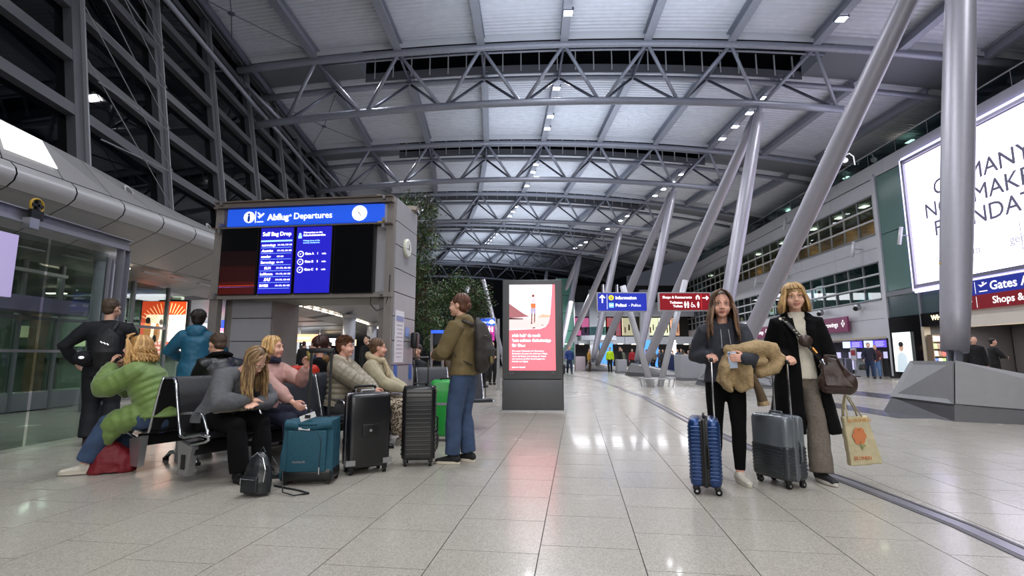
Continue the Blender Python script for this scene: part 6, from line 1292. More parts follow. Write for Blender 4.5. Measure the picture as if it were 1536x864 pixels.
def short_hair(F, T, c, seed=1, n=260, quiff=0.02, crop=0.0, sides=None):
    HR, C_ = F.HR, F.headc; rnd = random.Random(seed); q = lambda v: C_ + HR @ Vector(v); hm = mat('hair_' + c, c, 0.6, var=0.3, vs_=30)
    b = MB(); b.ball(q((0, 0.026, 0.032)), (0.0785 + crop, 0.091 + crop, 0.086 + crop), 24, 16, HR); b.ball(q((0, 0.052, -0.022)), (0.062, 0.052, 0.06), 16, 12, HR)
    o = mesh_o(remesh(b, 0.007, 2, disp=lambda co, no: 0.002 * vnoise(co, 90, seed)), 'hair', hm, T)
    if n:
        L_ = MB()
        for i in range(n):
            ph = rnd.uniform(0, 2 * PI); th = math.acos(rnd.uniform(0.15, 1)); d = Vector((math.sin(th) * math.sin(ph), -math.sin(th) * math.cos(ph), math.cos(th))); p = Vector((0, 0.026, 0.032)) + Vector((d.x * 0.079, d.y * 0.092, d.z * 0.087))
            if p.y < -0.066 and p.z < 0.062: continue
            t = Vector((rnd.uniform(-.5, .5), -0.8 + rnd.uniform(-.3, .3), 0.3)); e = p + d * quiff * 0.7 + t * quiff; L_.tube([q(p - d * 0.004), q(p + d * quiff * 0.5 + t * quiff * 0.3), q(e)], [0.006, 0.005, 0.001], 5, caps=False)
        L_.build('tufts', hm, o, True)['kind'] = 'stuff'
    return o
def seglist(pts, rs, n=5):
    P_, R_ = [], []
    for i in range(len(pts) - 1):
        for k in range(n): f_ = k / n; P_.append(Vector(pts[i]).lerp(Vector(pts[i + 1]), f_)); R_.append(rs[i] + (rs[i + 1] - rs[i]) * f_)
    return P_ + [Vector(pts[-1])], R_ + [rs[-1]]
def top(F, T, m, name='jacket', th=0.02, hem=0.08, sleeve=0.0, puff=0.0, vox=0.011, amp=0.005, seed=1, hood=None, collar=0.0, cuff=0.93, widen=0.0, smooth=3, open_=False):
    f = F.fat; b = MB(); S = F.spine; dn = -F.sdir[0]
    pts = [S[0] + Vector((0, 0, -hem)) if hem >= 0 else S[0] - dn * (-hem), S[0], S[1], S[2], S[3], S[4], S[5] - F.sdir[5] * 0.01]
    rx = [0.155 * f + th + widen, 0.152 * f + th + widen * 0.7, 0.14 * f + th, 0.142 * f + th, 0.15 * f + th, 0.14 + th * 0.6, 0.062 + th * 0.4]; ry = [0.112 * f + th + widen * 0.8, 0.112 * f + th + widen * 0.5, 0.105 * f + th, 0.108 * f + th, 0.11 * f + th, 0.088 + th * 0.6, 0.058 + th * 0.4]
    if puff:
        P_, X_ = seglist(pts, rx, 6); _, Y_ = seglist(pts, ry, 6); w_ = [puff * (abs(math.sin(PI * i / 3.0)) - 0.4) for i in range(len(P_))]
        X_ = [a + c_ for a, c_ in zip(X_, w_)]; Y_ = [a + c_ for a, c_ in zip(Y_, w_)]; b.tube(P_, X_, 22, ry=Y_, up=Vector((0, 1, 0)))
    else: b.tube(pts, rx, 22, ry=ry, up=Vector((0, 1, 0)))
    for sh, e, w in ((F.shL, F.eL, F.wL), (F.shR, F.eR, F.wR)):
        we = e.lerp(w, cuff); pp = [S[4].lerp(sh, 0.45), sh, (sh + e) / 2, e, (e + we) / 2, we]; rr = [0.062 + th, 0.066 + th * 0.8 + sleeve * .5, 0.055 + th * 0.8 + sleeve, 0.048 + th * 0.8 + sleeve, 0.045 + th * 0.7 + sleeve, 0.034 + th * 0.5 + sleeve * 0.3]
        if puff:
            pp, rr = seglist(pp, rr, 5); rr = [r + puff * 0.8 * (abs(math.sin(PI * i / 2.5)) - 0.4) for i, r in enumerate(rr)]
        b.tube(pp, rr, 14, round_=True)
    if collar: b.tube([S[5] - F.sdir[5] * 0.04, S[5] + F.nd * collar], [0.085, 0.072], 16, ry=[0.08, 0.07])
    if hood:
        k = S[5] + Vector((0, 0.055, 0.015)) ; R_ = Matrix.Rotation(0.0, 3, 'X'); b.ball(k, (0.115 * hood, 0.06 * hood, 0.06 * hood), 18, 12); b.ball(k + Vector((0, 0.03, -0.05)), (0.09 * hood, 0.05 * hood, 0.07 * hood), 16, 10)
        for sx in (-1, 1): b.tube([k + Vector((sx * 0.06, 0.0, 0.02)), k + Vector((sx * 0.085, -0.07, 0.0)), k + Vector((sx * 0.04, -0.125, -0.05))], [0.035 * hood, 0.03 * hood, 0.016], 10, round_=True)
    return mesh_o(remesh(b, vox, smooth, disp=folds(amp, 9, 22, seed, 1.0)), name, m, T)
def pants(F, T, m, name='trousers', th=0.012, vox=0.012, amp=0.004, flare=0.0, seed=2, low=0.97):
    f = F.fat; b = MB(); S = F.spine
    b.tube([S[0] - Vector((0, 0, 0.07)), S[0], S[0] + F.sdir[0] * 0.12], [0.15 * f + th, 0.155 * f + th, 0.14 * f + th], 20, ry=[0.1 * f + th, 0.112 * f + th, 0.102 * f + th], up=Vector((0, 1, 0)), round_=True)
    for h, k, a in ((F.hL, F.kL, F.aL), (F.hR, F.kR, F.aR)):
        ae = k.lerp(a, low); b.tube([h, (h * 2 + k) / 3, k, (k + ae) / 2, ae], [0.088 * f + th, 0.084 * f + th, 0.06 + th + flare * 0.2, 0.055 + th + flare * 0.6, 0.04 + th + flare], 16, round_=False); b.ball(k, 0.062 + th, 14, 9)
    return mesh_o(remesh(b, vox, 3, disp=folds(amp, 10, 26, seed, 1.0)), name, m, T)
def shoes(F, T, m, sole=None, h=0.075, long_=0.165, vox=0.007, laces=None):
    sole = sole or m
    for nm, a, k, yaw in (('shoe', F.aL, F.kL, F.fL), ('shoe', F.aR, F.kR, F.fR)):
        fd = Vector((math.sin(yaw), -math.cos(yaw), 0)); u = Vector((0, 0, 1)); g = Vector((a.x, a.y, a.z - 0.08)); b = MB()
        b.tube([g - fd * 0.055 + u * 0.05, g + fd * 0.0 + u * 0.052, g + fd * 0.07 + u * 0.04, g + fd * long_ + u * 0.03], [0.034, 0.038, 0.042, 0.034], 14, ry=[0.042, 0.048, 0.034, 0.02], up=u, round_=True); b.tube([g + u * 0.05, g + u * (0.05 + h * 0.65)], [0.042, 0.040], 12)
        o = mesh_o(remesh(b, vox, 2, 0.4), nm, m, T); sb = MB(); pts = []; nn = 22; R_ = Matrix.Rotation(yaw, 3, 'Z')
        for kx in range(nn):
            t = 2 * PI * kx / nn; x = 0.043 * math.sin(t) * (1.0 - 0.12 * (math.cos(t) < 0)); y = -(0.05 + (long_ + 0.035 + 0.08) / 2 * math.cos(t)) - 0.005; pts.append(g + R_ @ Vector((x, y, 0)))
        sb.hexa([p + u * 0.002 for p in pts], [p + u * 0.028 for p in pts]); sb.build('sole', sole, o, auto=True)
        if laces:
            lb = MB()
            for q_ in range(4): c = g + fd * (0.03 + 0.022 * q_) + u * (0.082 - 0.008 * q_); s_ = Vector((fd.y, -fd.x, 0)); lb.tube([c - s_ * 0.022, c + u * 0.003, c + s_ * 0.022], 0.003, 5)
            lb.build('laces', laces, o)
def person(label, loc, rz, s=1.0, group=None):
    T = thing('person', label, 'person', loc, rz, group); T.scale = (s, s, s); return T
def loc_of(T, p, s=1.0):
    return (Matrix.Rotation(-T.rotation_euler.z, 3, 'Z') @ (Vector(p) - T.location)) / T.scale.x
def strapline(T, pts, w, m, name='strap', th=0.006):
    pts = [Vector(p) for p in pts]; return MB().tube(pts, w, 8, ry=th, up=Vector((0, 0, 1))).build(name, m, T, True)
SEAT = dict(pel=(0, 0.06, 0.535), aL=(0.12, -0.42, 0.08), aR=(-0.12, -0.42, 0.08), kL=(0.1, -0.3, 1), kR=(-0.1, -0.3, 1))
blk = mat('black_wool', '070709', 0.95, spec=0.2, bump=0.2, bs=160); jean = cloth('blue_denim', '374a68', 0.85, 0.25, 10, bs=300); jean_d = cloth('dark_denim', '1c2540', 0.85)
# ---- woman with the blue suitcase
T = person('woman with long brown hair in a grey hoodie holding a beige jacket and phone', (2.06, 4.93, 0), -0.22, 1.0)
hp = loc_of(T, P2(1064, 535, 4.78)); 
F = skeleton(hs=1.14, pel=(0, 0, 0.93), lean=0.02, head=(-0.12, 0.03, 0.05), wR=hp + Vector((-0.0, 0.07, 0.02)), eR=(-0.3, 0.7, -0.7), wL=(0.125, -0.315, 1.125), eL=(0.5, 0.3, -0.8), aL=(0.06, -0.14, 0.08), aR=(-0.1, 0.17, 0.09), fL=0.25, fR=-0.1)
body(F, T, SKIN['b'], 0.0055, ((0.32, 0.3), (1.05, 0.7)), hd={'R': (Vector((0.25, -0.9, -0.3)), Vector((0.3, -0.2, -0.9))), 'L': (Vector((-0.97, -0.06, 0.05)), Vector((0, 0.98, 0)))})
face(F, T, '4a3424', 0.0); hair(F, T, '523a28', 0.33, 380, False, 50, 0.012, 4, out=0.05, tip='6e4f34', fwd=0.11, thick=0.016, part=-0.01, grow=1.04)
hood_m = cloth('hoodie_slate', '34363f', 0.9, 0.1); top(F, T, hood_m, 'hoodie', 0.028, 0.03, 0.016, 0, 0.010, 0.008, 3, hood=0.95, widen=0.015, cuff=0.97)
pants(F, T, blk, 'leggings', 0.006, 0.011, 0.002, low=0.93); wsh = cloth('white_leather_shoe', 'cfc9bc', 0.5, 0.08, bump=0.1); shoes(F, T, wsh, mat('sole_offwhite', 'c9c2b2', 0.6), laces=mat('lace_white', 'e0dcd0', 0.7))
# beige teddy jacket draped over her left arm
tj = cloth('beige_teddy_fleece', 'a8906a', 0.95, 0.2, 40, 0.6, 90); b = MB(); wl_ = F.wL; el_ = F.eL
b.tube([(0.02, -0.20, 1.20), (0.12, -0.22, 1.20), (0.26, -0.16, 1.22), (0.40, -0.10, 1.20), (0.46, -0.09, 1.10)], [0.06, 0.09, 0.10, 0.09, 0.07], 14, ry=[0.05, 0.07, 0.08, 0.08, 0.06], round_=True)
b.tube([(0.05, -0.20, 1.19), (-0.04, -0.22, 1.05), (-0.07, -0.21, 0.92), (0.0, -0.2, 0.84)], [0.08, 0.10, 0.09, 0.05], 14, ry=[0.05, 0.05, 0.045, 0.03], round_=True)
b.tube([(0.12, -0.2, 1.16), (0.1, -0.22, 1.0), (0.12, -0.21, 0.86)], [0.09, 0.12, 0.10], 14, ry=[0.05, 0.05, 0.04], round_=True)
b.tube([(0.46, -0.09, 1.12), (0.40, -0.12, 1.03), (0.28, -0.14, 1.0)], [0.085, 0.09, 0.07], 12, ry=[0.06, 0.06, 0.05], round_=True); b.tube([(0.14, -0.17, 1.1), (0.3, -0.14, 1.1)], [0.11, 0.10], 14, ry=[0.05, 0.05], round_=True); b.tube([(0.0, -0.18, 1.08), (0.02, -0.19, 0.9)], [0.09, 0.08], 14, ry=[0.045, 0.04], round_=True)
fj = tag(mesh_o(remesh(b, 0.009, 3, disp=folds(0.014, 10, 26, 9)), 'jacket', tj, None), 'beige teddy fleece jacket draped over the arm of the woman in the grey hoodie', 'jacket'); fj.matrix_world = Matrix.Translation(T.location) @ Matrix.Rotation(T.rotation_euler.z, 4, 'Z')
b = MB(); b.tube([(0.20, -0.20, 0.98), (0.25, -0.20, 0.84), (0.28, -0.19, 0.72)], [0.055, 0.065, 0.07], 14, ry=[0.03, 0.035, 0.04]); sl = mesh_o(remesh(b, 0.009, 2, disp=folds(0.006, 10, 26, 2)), 'suede_sleeve', cloth('brown_suede', '5c4a36', 0.85), fj)
b = MB(); b.tube([(0.275, -0.19, 0.745), (0.285, -0.19, 0.70)], [0.078, 0.082], 14, ry=[0.046, 0.05]); mesh_o(remesh(b, 0.008, 2, disp=folds(0.004, 30, 60, 2)), 'fleece_cuff', tj, fj)
ph = thing('smartphone', 'pale blue smartphone with round camera lenses held by the woman in the hoodie', 'phone', T.matrix_basis @ Vector((0.02, -0.305, 1.11)), T.rotation_euler.z)
MB().box((0, 0, 0), (0.075, 0.009, 0.15), bev=0.012).build('case', mat('phone_pale_blue', 'a9b4c8', 0.3), ph, auto=True); MB().box((-0.015, -0.006, 0.052), (0.035, 0.004, 0.036), bev=0.008).build('camera_plate', mat('phone_plate', '8d98ac', 0.3), ph, auto=True)
for x, z in ((-0.024, 0.06), (-0.007, 0.045)): MB().tube([(x, -0.006, z), (x, -0.010, z)], 0.006, 12).build('camera_lens', black, ph)
for ch in ph.children: ch.rotation_euler = (0, -0.05, 0)
MB().tube([(-0.15, -0.03, 1.46), (-0.13, -0.125, 1.30)], 0.0, 4) if False else None
for sx in (-1, 1): MB().tube([(sx * 0.035, -0.115, 1.40), (sx * 0.038, -0.155, 1.30), (sx * 0.04, -0.165, 1.22)], 0.004, 6).build('drawstring', mat('cord_grey', '9a9aa2', 0.7), T)
# ---- blonde woman with the silver suitcase
T = person('smiling blonde woman with glasses in a long black coat and cream jumper', (2.83, 5.0, 0), -0.30, 1.055)
hp = loc_of(T, P2(1186, 540, 4.84)); th_ = loc_of(T, P2(1269, 597, 4.82))
F = skeleton(hs=1.10, pel=(0, 0, 0.93), lean=0.0, head=(-0.05, 0.04, -0.06), wR=hp + Vector((-0.03, 0.07, 0.03)), eR=(-0.35, 0.7, -0.6), wL=(0.26, -0.10, 0.86), eL=(0.8, 0.5, 0), aL=(0.07, -0.17, 0.08), aR=(-0.1, 0.15, 0.09), fL=0.35, fR=-0.1)
w2F = F; body(F, T, SKIN['a'], 0.0055, ((0.9, 0.6), (1.05, 0.7)), hd={'R': (Vector((0.3, -0.9, -0.3)), Vector((0.3, -0.2, -0.9)))})
face(F, T, '8a6a44', 1.0, glasses=True); hair(F, T, '9c7a4c', 0.175, 340, True, 48, 0.006, 7, out=0.045, tip='b8945e', thick=0.014, grow=1.04)
top(F, T, cloth('cream_jumper', 'cfc8b8', 0.9, 0.06), 'jumper', 0.010, 0.05, -0.006, 0, 0.010, 0.003, 5, collar=0.03, cuff=0.85, widen=0.022)
pants(F, T, cloth('taupe_check', '6f665c', 0.85, 0.2, 60), 'trousers', 0.012, 0.011, 0.005, flare=0.045, low=1.02); shoes(F, T, mat('black_canvas', '17171a', 0.6), mat('sole_white', 'cdc8be', 0.6))
def open_coat(F, T, m, hem_z, gap, off=0.0, name='coat', vox=0.012, seed=3, flare=0.06, amp=0.008):
    """coat open at the front: shell sector around torso to the hem plus sleeves"""
    S = F.spine; b = MB(); N_ = 30; zs = [(S[5] - Vector((0, 0, 0.03)), 0.11, 0.095), (S[4], 0.192, 0.128), (S[3], 0.19, 0.145), (S[2], 0.185, 0.145), (S[1], 0.19, 0.15), (S[0], 0.205, 0.165)]
    z0 = S[0].z
    for k in range(1, 6): zs.append((Vector((S[0].x, S[0].y, z0 + (hem_z - z0) * k / 5)), 0.205 + flare * k / 5, 0.165 + flare * 0.8 * k / 5))
    V_, F_ = [], []
    for i, (c, rx, ry) in enumerate(zs):
        g0 = gap[0] + (gap[1] - gap[0]) * i / (len(zs) - 1)
        for k in range(N_ + 1):
            a = -PI / 2 + off * min(1, i / 3) + g0 + (2 * PI - 2 * g0) * k / N_
            for q_ in (0, 1): rr = 1 - 0.1 * q_; V_.append(c + Vector((rx * rr * math.cos(a), ry * rr * math.sin(a), 0)))
    W_ = (N_ + 1) * 2
    for i in range(len(zs) - 1):
        for k in range(N_):
            o, p = i * W_ + k * 2, (i + 1) * W_ + k * 2
            F_ += [(o, o + 2, p + 2, p), (o + 1, p + 1, p + 3, o + 3)]
        for k in (0, N_):
            o, p = i * W_ + k * 2, (i + 1) * W_ + k * 2; F_.append((o, p, p + 1, o + 1) if k == 0 else (o, o + 1, p + 1, p))
    for i in (0, len(zs) - 1):
        for k in range(N_): o = i * W_ + k * 2; F_.append((o, o + 1, o + 3, o + 2) if i == 0 else (o, o + 2, o + 3, o + 1))
    b.add(V_, F_)
    for sh, e, w in ((F.shL, F.eL, F.wL), (F.shR, F.eR, F.wR)):
        we = e.lerp(w, 0.95); b.tube([S[4].lerp(sh, 0.5) + Vector((0, 0.02, 0)), sh, (sh + e) / 2, e, we], [0.075, 0.088, 0.078, 0.07, 0.056], 14, round_=True)
    b.tube([S[4] + Vector((0.10, 0.02, 0.03)), S[5] + Vector((0.05, 0.06, 0.015)), S[5] + Vector((-0.05, 0.06, 0.015)), S[4] + Vector((-0.10, 0.02, 0.03))], [0.05, 0.035, 0.035, 0.05], 10, round_=True)
    for sx in (-1, 1): b.tube([S[5] + Vector((sx * 0.06, 0.0, 0.01)), S[4] + Vector((sx * 0.085, -0.08, -0.01)), S[3] + Vector((sx * 0.09, -0.12, 0.0)), S[2] + Vector((sx * 0.085, -0.13, 0))], [0.03, 0.04, 0.045, 0.02], 8, ry=[0.02, 0.016, 0.016, 0.012], up=Vector((0, 1, 0)), round_=True)
    return mesh_o(remesh(b, vox, 2, disp=folds(amp, 7, 16, seed)), name, m, T)
open_coat(F, T, blk, 0.40, (0.34, 0.34), off=0.24, flare=0.10)
# crossbody strap with small round pouch, brown bag and tote
st = mat('black_white_strap', '1c1a1a', 0.5); tan_l = mat('brown_grain_leather', '3c2c26', 0.32, var=0.35, vs_=90, bump=0.2, bs=120)
CB = thing('crossbody_bag', 'dark brown leather bag with round coin pouch slung across the black coat', 'handbag', T.location, T.rotation_euler.z); CB.scale = T.scale; bag_s = Matrix.Translation((0.13, -0.21, 1.05)) @ Matrix.Scale(0.86, 4) @ Matrix.Translation((-0.13, 0.21, -1.05))
MB().tube([(-0.12, -0.02, 1.45), (-0.10, -0.15, 1.38), (-0.02, -0.165, 1.27), (0.06, -0.18, 1.16), (0.13, -0.20, 1.06)], 0.019, 8, ry=0.005, up=Vector((0, 1, 0))).build('strap', st, CB, True)
for k in range(7): 
    p = Vector((-0.115, -0.135, 1.40)).lerp(Vector((0.02, -0.178, 1.22)), k / 7); MB().box(p + Vector((0, -0.008, 0)), (0.016, 0.004, 0.008), 0).build('strap_check', mat('strap_cream', 'c9bfa8', 0.6), CB)
MB().tube([(0.02, -0.185, 1.22), (0.02, -0.215, 1.22)], 0.055, 24).build('coin_pouch', tan_l, CB, True); MB().tube([(0.07, -0.2, 1.16), (0.10, -0.21, 1.11)], 0.012, 8).build('brass_clip', mat('brass', 'c08a4a', 0.3, 0.9), CB)
b = MB(); b.hexa([(0.13, -0.30, 0.80), (0.38, -0.30, 0.78), (0.38, -0.12, 0.78), (0.13, -0.12, 0.80)], [(0.12, -0.25, 1.02), (0.24, -0.25, 1.03), (0.24, -0.17, 1.03), (0.12, -0.17, 1.02)]); b.tube([(0.14, -0.21, 0.82), (0.37, -0.21, 0.81)], 0.065, 12, ry=0.11, round_=True); b.tube([(0.13, -0.21, 0.99), (0.18, -0.21, 1.06), (0.25, -0.21, 1.02), (0.37, -0.21, 0.84)], [0.03, 0.045, 0.045, 0.05], 10, round_=True)
mesh_o(remesh(b, 0.008, 3, disp=folds(0.010, 9, 20, 11)), 'bag_body', tan_l, CB).data.transform(bag_s)
for y in (-0.26, -0.14): MB().tube([(0.16, y, 1.0), (0.18, y, 1.10), (0.25, y, 1.09), (0.31, y, 0.95)], 0.011, 8).build('handle', tan_l, CB, True).data.transform(bag_s)
MB().tube([(0.13, -0.215, 1.05), (0.15, -0.24, 1.0)], 0.02, 8).build('ring', chrome, CB)
TT = thing('tote_bag', 'cream canvas tote bag with an orange flower print hanging from her hand', 'bag', P2(1288, 628, 4.78), 0.1)
cv = cloth('cream_canvas', 'c9bd98', 0.9, 0.1, 20, 0.35, 300); b = MB(); b.hexa([(-0.135, -0.03, -0.42), (0.18, -0.03, -0.40), (0.18, 0.03, -0.40), (-0.135, 0.03, -0.42)], [(-0.165, -0.022, 0.02), (0.075, -0.022, 0.03), (0.075, 0.022, 0.03), (-0.165, 0.022, 0.02)])
mesh_o(remesh(b, 0.008, 3, disp=folds(0.006, 12, 26, 6)), 'bag_body', cv, TT)
for y in (-0.03, 0.03): MB().tube([(-0.13, y, 0.01), (-0.135, y * 0.5, 0.12), (-0.115, 0, 0.21), (-0.09, y * 0.5, 0.2), (-0.02, y * 0.5, 0.08), (0.01, y, 0.02)], 0.012, 6, ry=0.004).build('handle', cv, TT, True)
org = mat('print_orange', 'cf7f50', 0.8); b = MB()
for k in range(6): a = 2 * PI * k / 6; b.tube([(-0.04 + 0.035 * math.cos(a), -0.036, -0.15 + 0.045 * math.sin(a)), (-0.04 + 0.035 * math.cos(a), -0.041, -0.15 + 0.045 * math.sin(a))], 0.034, 12, 0.036)
b.tube([(-0.04, -0.036, -0.15), (-0.04, -0.042, -0.15)], 0.05, 14); b.build('flower_print', org, TT)
b = MB(); b.tube([(-0.04, -0.038, -0.2), (-0.02, -0.038, -0.27)], 0.005, 5); b.tube([(-0.02, -0.037, -0.25), (0.01, -0.04, -0.235)], 0.012, 6, ry=0.004); b.build('stem_print', mat('print_green', '8a9a5c', 0.8), TT)
words('BLOOMING', 0.045, mat('print_orange_pale', 'cf9a5c', 0.8), TT, (-0.14, -0.036, -0.03), (PI / 2, -0.05, 0)); words('BLUMEN', 0.045, org, TT, (-0.11, -0.04, -0.36), (PI / 2, 0, 0))
# ---- hooded traveller with backpack, back three quarters, facing left
T = person('traveller in olive hoodie and blue jeans with dark backpack, seen from behind', (-0.55, 5.66, 0), -PI / 2 - 0.35, 1.045)
F = skeleton(pel=(0, 0.02, 0.94), lean=0.05, curl=0.05, head=(0.1, 0.0, 0), wL=(0.06, -0.30, 1.10), wR=(-0.05, -0.30, 1.10), eL=(0.8, 0.4, -0.5), eR=(-0.8, 0.4, -0.5), aL=(0.09, -0.06, 0.08), aR=(-0.09, 0.04, 0.08))
body(F, T, SKIN['a'], 0.008, ((0.9, 0.5), (0.9, 0.5))); face(F, T, '6a4a34'); hair(F, T, '5a3624', 0.05, 60, False, 60, 0.004, 12, thick=0.010)
hh = MB(); q_ = F.headc + F.HR @ Vector((0, 0.10, -0.01)); hh.ball(q_, (0.04, 0.035, 0.045), 12, 8); mesh_o(remesh(hh, 0.007, 1, disp=folds(0.004, 60, 90, 4)), 'bun', MAT['hair_5a3624'], T)
top(F, T, cloth('olive_hoodie', '6b5c3c', 0.9, 0.15), 'hoodie', 0.03, 0.04, 0.012, 0, 0.011, 0.009, 8, hood=1.05, widen=0.015, cuff=0.96); pants(F, T, jean, 'jeans', 0.018, 0.012, 0.006, flare=0.02); shoes(F, T, mat('black_suede', '151517', 0.7), mat('sole_cream', 'd2c8b4', 0.6))
RB = thing('backpack', 'dark grey-brown backpack with hanging straps on the hooded traveller', 'backpack', T.location, T.rotation_euler.z); RB.scale = T.scale
bpm = cloth('rucksack_taupe', '2e2825', 0.7, 0.2, 20, 0.4, 120); b = MB(); b.tube([(0, 0.22, 0.98), (0, 0.24, 1.08), (0, 0.235, 1.28), (0, 0.2, 1.42), (0, 0.17, 1.47)], [0.12, 0.15, 0.145, 0.11, 0.06], 16, ry=[0.06, 0.09, 0.085, 0.06, 0.03], up=Vector((0, 1, 0)), round_=True); b.tube([(0, 0.31, 1.03), (0, 0.32, 1.16), (0, 0.30, 1.24)], [0.10, 0.11, 0.08], 12, ry=[0.03, 0.04, 0.02], up=Vector((0, 1, 0)), round_=True)
mesh_o(remesh(b, 0.009, 2, disp=folds(0.007, 10, 24, 3)), 'bag_body', bpm, RB)
for sx in (-1, 1):
    MB().tube([(sx * 0.08, 0.16, 1.42), (sx * 0.11, 0.05, 1.475), (sx * 0.125, -0.1, 1.40), (sx * 0.135, -0.13, 1.25), (sx * 0.15, 0.0, 1.08), (sx * 0.12, 0.17, 1.0)], 0.024, 8, ry=0.008, up=Vector((0, 1, 0))).build('shoulder_strap', bpm, RB, True)
    MB().tube([(sx * 0.1, 0.24, 0.98), (sx * 0.105, 0.22, 0.85), (sx * 0.11, 0.22, 0.72 + 0.06 * sx)], 0.008, 6, ry=0.003).build('hanging_strap', black, RB)
MB().tube([(0.06, 0.355, 1.06), (0.06, 0.362, 1.06)], 0.035, 14).build('yellow_patch', mat('patch_ochre', '7a6a2c', 0.7), RB); MB().tube([(-0.1, 0.30, 1.30), (0, 0.325, 1.33), (0.1, 0.30, 1.30)], 0.004, 5).build('zip', black, RB)
# ---- grey fleece woman asleep over her arms
rr_ = math.radians(62)
T = person('woman with long fair-brown hair in grey fleece bent forward over folded arms', tuple(S0 - FX * 0.02), rr_ + 0.12, 1.02)
F = skeleton(fat=1.15, lean=0.42, curl=0.3, neck=0.25, head=(0.05, 0.75, 0), wL=(0.02, -0.42, 0.68), wR=(-0.06, -0.40, 0.72), eL=(1, 0.1, -0.3), eR=(-1, 0.1, -0.3), **SEAT)
body(F, T, SKIN['a'], 0.008, ((0.3, 0.3), (0.3, 0.3)), hd={'L': (Vector((-0.9, -0.3, 0)), Vector((0, 0.3, -0.9))), 'R': (Vector((0.9, -0.3, 0)), Vector((0, 0.3, -0.9)))}); face(F, T, '5a4432', glasses=True); hair(F, T, '6b5238', 0.36, 220, False, 50, 0.012, 15, out=0.03, tip='a3855a', fwd=0.03)
top(F, T, cloth('grey_fleece', '5f6064', 0.95, 0.15, 40, 0.5, 120), 'fleece', 0.035, 0.02, 0.014, 0, 0.011, 0.010, 9, hood=None, collar=0.0, widen=0.03); pants(F, T, blk, 'trousers', 0.02, 0.012, 0.005, flare=0.02); shoes(F, T, mat('black_boot', '101012', 0.5))
b = MB(); b.tube([(-0.24, -0.22, 0.64), (0.0, -0.34, 0.66), (0.24, -0.28, 0.64)], [0.06, 0.07, 0.06], 12, ry=[0.035, 0.04, 0.035], round_=True); mesh_o(remesh(b, 0.010, 2, disp=folds(0.008, 12, 30, 4)), 'folded_scarf', cloth('oat_knit', '8a8474', 0.95, 0.2, 60), T)
# ---- woman in the green quilted coat, eating
T = person('woman with curly blonde hair in a green quilted coat, eating on the left seat', (-3.66, 5.36, 0), -PI / 2 + 0.22, 1.03)
F = skeleton(fat=1.2, pel=(0, 0.02, 0.55), lean=0.5, curl=0.0, neck=-0.25, head=(0.15, -0.05, 0), wL=(0.05, -0.46, 1.02), wR=(-0.07, -0.44, 0.98), eL=(0.5, -0.3, -1), eR=(-0.5, -0.3, -1), aL=(0.12, -0.56, 0.085), aR=(-0.12, -0.36, 0.08), kL=(0.1, -0.3, 1), kR=(-0.1, -0.3, 1))
body(F, T, SKIN['a'], 0.008, ((0.8, 0.5), (0.8, 0.5)), hd={'L': (Vector((-0.3, 0.1, 0.95)), Vector((-0.3, 0.9, 0))), 'R': (Vector((0.3, 0.1, 0.95)), Vector((0.3, 0.9, 0)))}); face(F, T, '8a6a44'); hair(F, T, 'a97f48', 0.16, 240, False, 82, 0.018, 21, out=0.05, tip='cfa468', curly=0.022, thick=0.011, grow=1.1)
gq = cloth('green_quilt', '66803c', 0.6, 0.12, 8, 0.15, 60, 0.3); top(F, T, gq, 'quilted_coat', 0.045, 0.03, 0.016, 0.016, 0.011, 0.007, 12, hood=1.25, widen=0.03)
b = MB(); 
for h, k in ((F.hL, F.kL), (F.hR, F.kR)): P__, R__ = seglist([h.lerp(k, 0.12) + Vector((0, 0, 0.04)), h.lerp(k, 0.5) + Vector((0, 0, 0.02)), h.lerp(k, 0.85) + Vector((0, 0, -0.02)), h.lerp(k, 0.95) + Vector((0, 0, -0.16))], [0.13, 0.13, 0.12, 0.06], 4); b.tube(P__, [r + 0.014 * (abs(math.sin(PI * i / 2)) - 0.4) for i, r in enumerate(R__)], 14, round_=True)
b.ball(F.pel + Vector((0, -0.02, 0.03)), (0.21, 0.17, 0.13), 18, 12)
mesh_o(remesh(b, 0.012, 2, disp=folds(0.009, 12, 26, 3)), 'coat_skirt', gq, T)
pants(F, T, jean, 'jeans', 0.02, 0.012, 0.005, flare=0.03, low=0.9); shoes(F, T, wsh, MAT['sole_offwhite'])
# ---- man in dark uniform, back to us
T = person('man in dark navy uniform seen from behind with a dark backpack and cap', (-5.42, 6.75, 0), PI + 0.5, 1.09)
F = skeleton(fat=1.12, head=(-0.55, 0, 0), wL=(0.30, -0.12, 0.98), wR=(-0.12, -0.26, 1.12), eL=(1, 0.5, 0), eR=(-1, 0.6, -0.1), sh_w=0.19)
navy = cloth('navy_uniform', '0c0e16', 0.8); body(F, T, SKIN['a'], 0.010); short_hair(F, T, '4a3a2c', 3, 120, 0.006); top(F, T, navy, 'uniform_jacket', 0.026, 0.13, 0.008, 0, 0.012, 0.006, 4, collar=0.02); pants(F, T, navy, 'trousers', 0.022, 0.013, 0.005, flare=0.03); shoes(F, T, mat('brown_shoe', '2a1614', 0.4))
b = MB(); 
for sx in (-1, 1): b.box(Vector(F.shL if sx > 0 else F.shR) + Vector((0, 0, 0.075)), (0.12, 0.06, 0.008))
b.build('epaulettes', navy, T); g_ = MB(); c_ = F.headc
for sx in (-1, 1): g_.tube([c_ + F.HR @ Vector((sx * 0.04, -0.09, 0.0)), c_ + F.HR @ Vector((sx * 0.082, -0.06, 0.002)), c_ + F.HR @ Vector((sx * 0.084, 0.02, 0.0))], 0.0022, 5)
g_.build('glasses', black, T)
RB = thing('backpack', 'black backpack with a small white emblem on the uniformed man', 'backpack', T.location, T.rotation_euler.z); RB.scale = T.scale
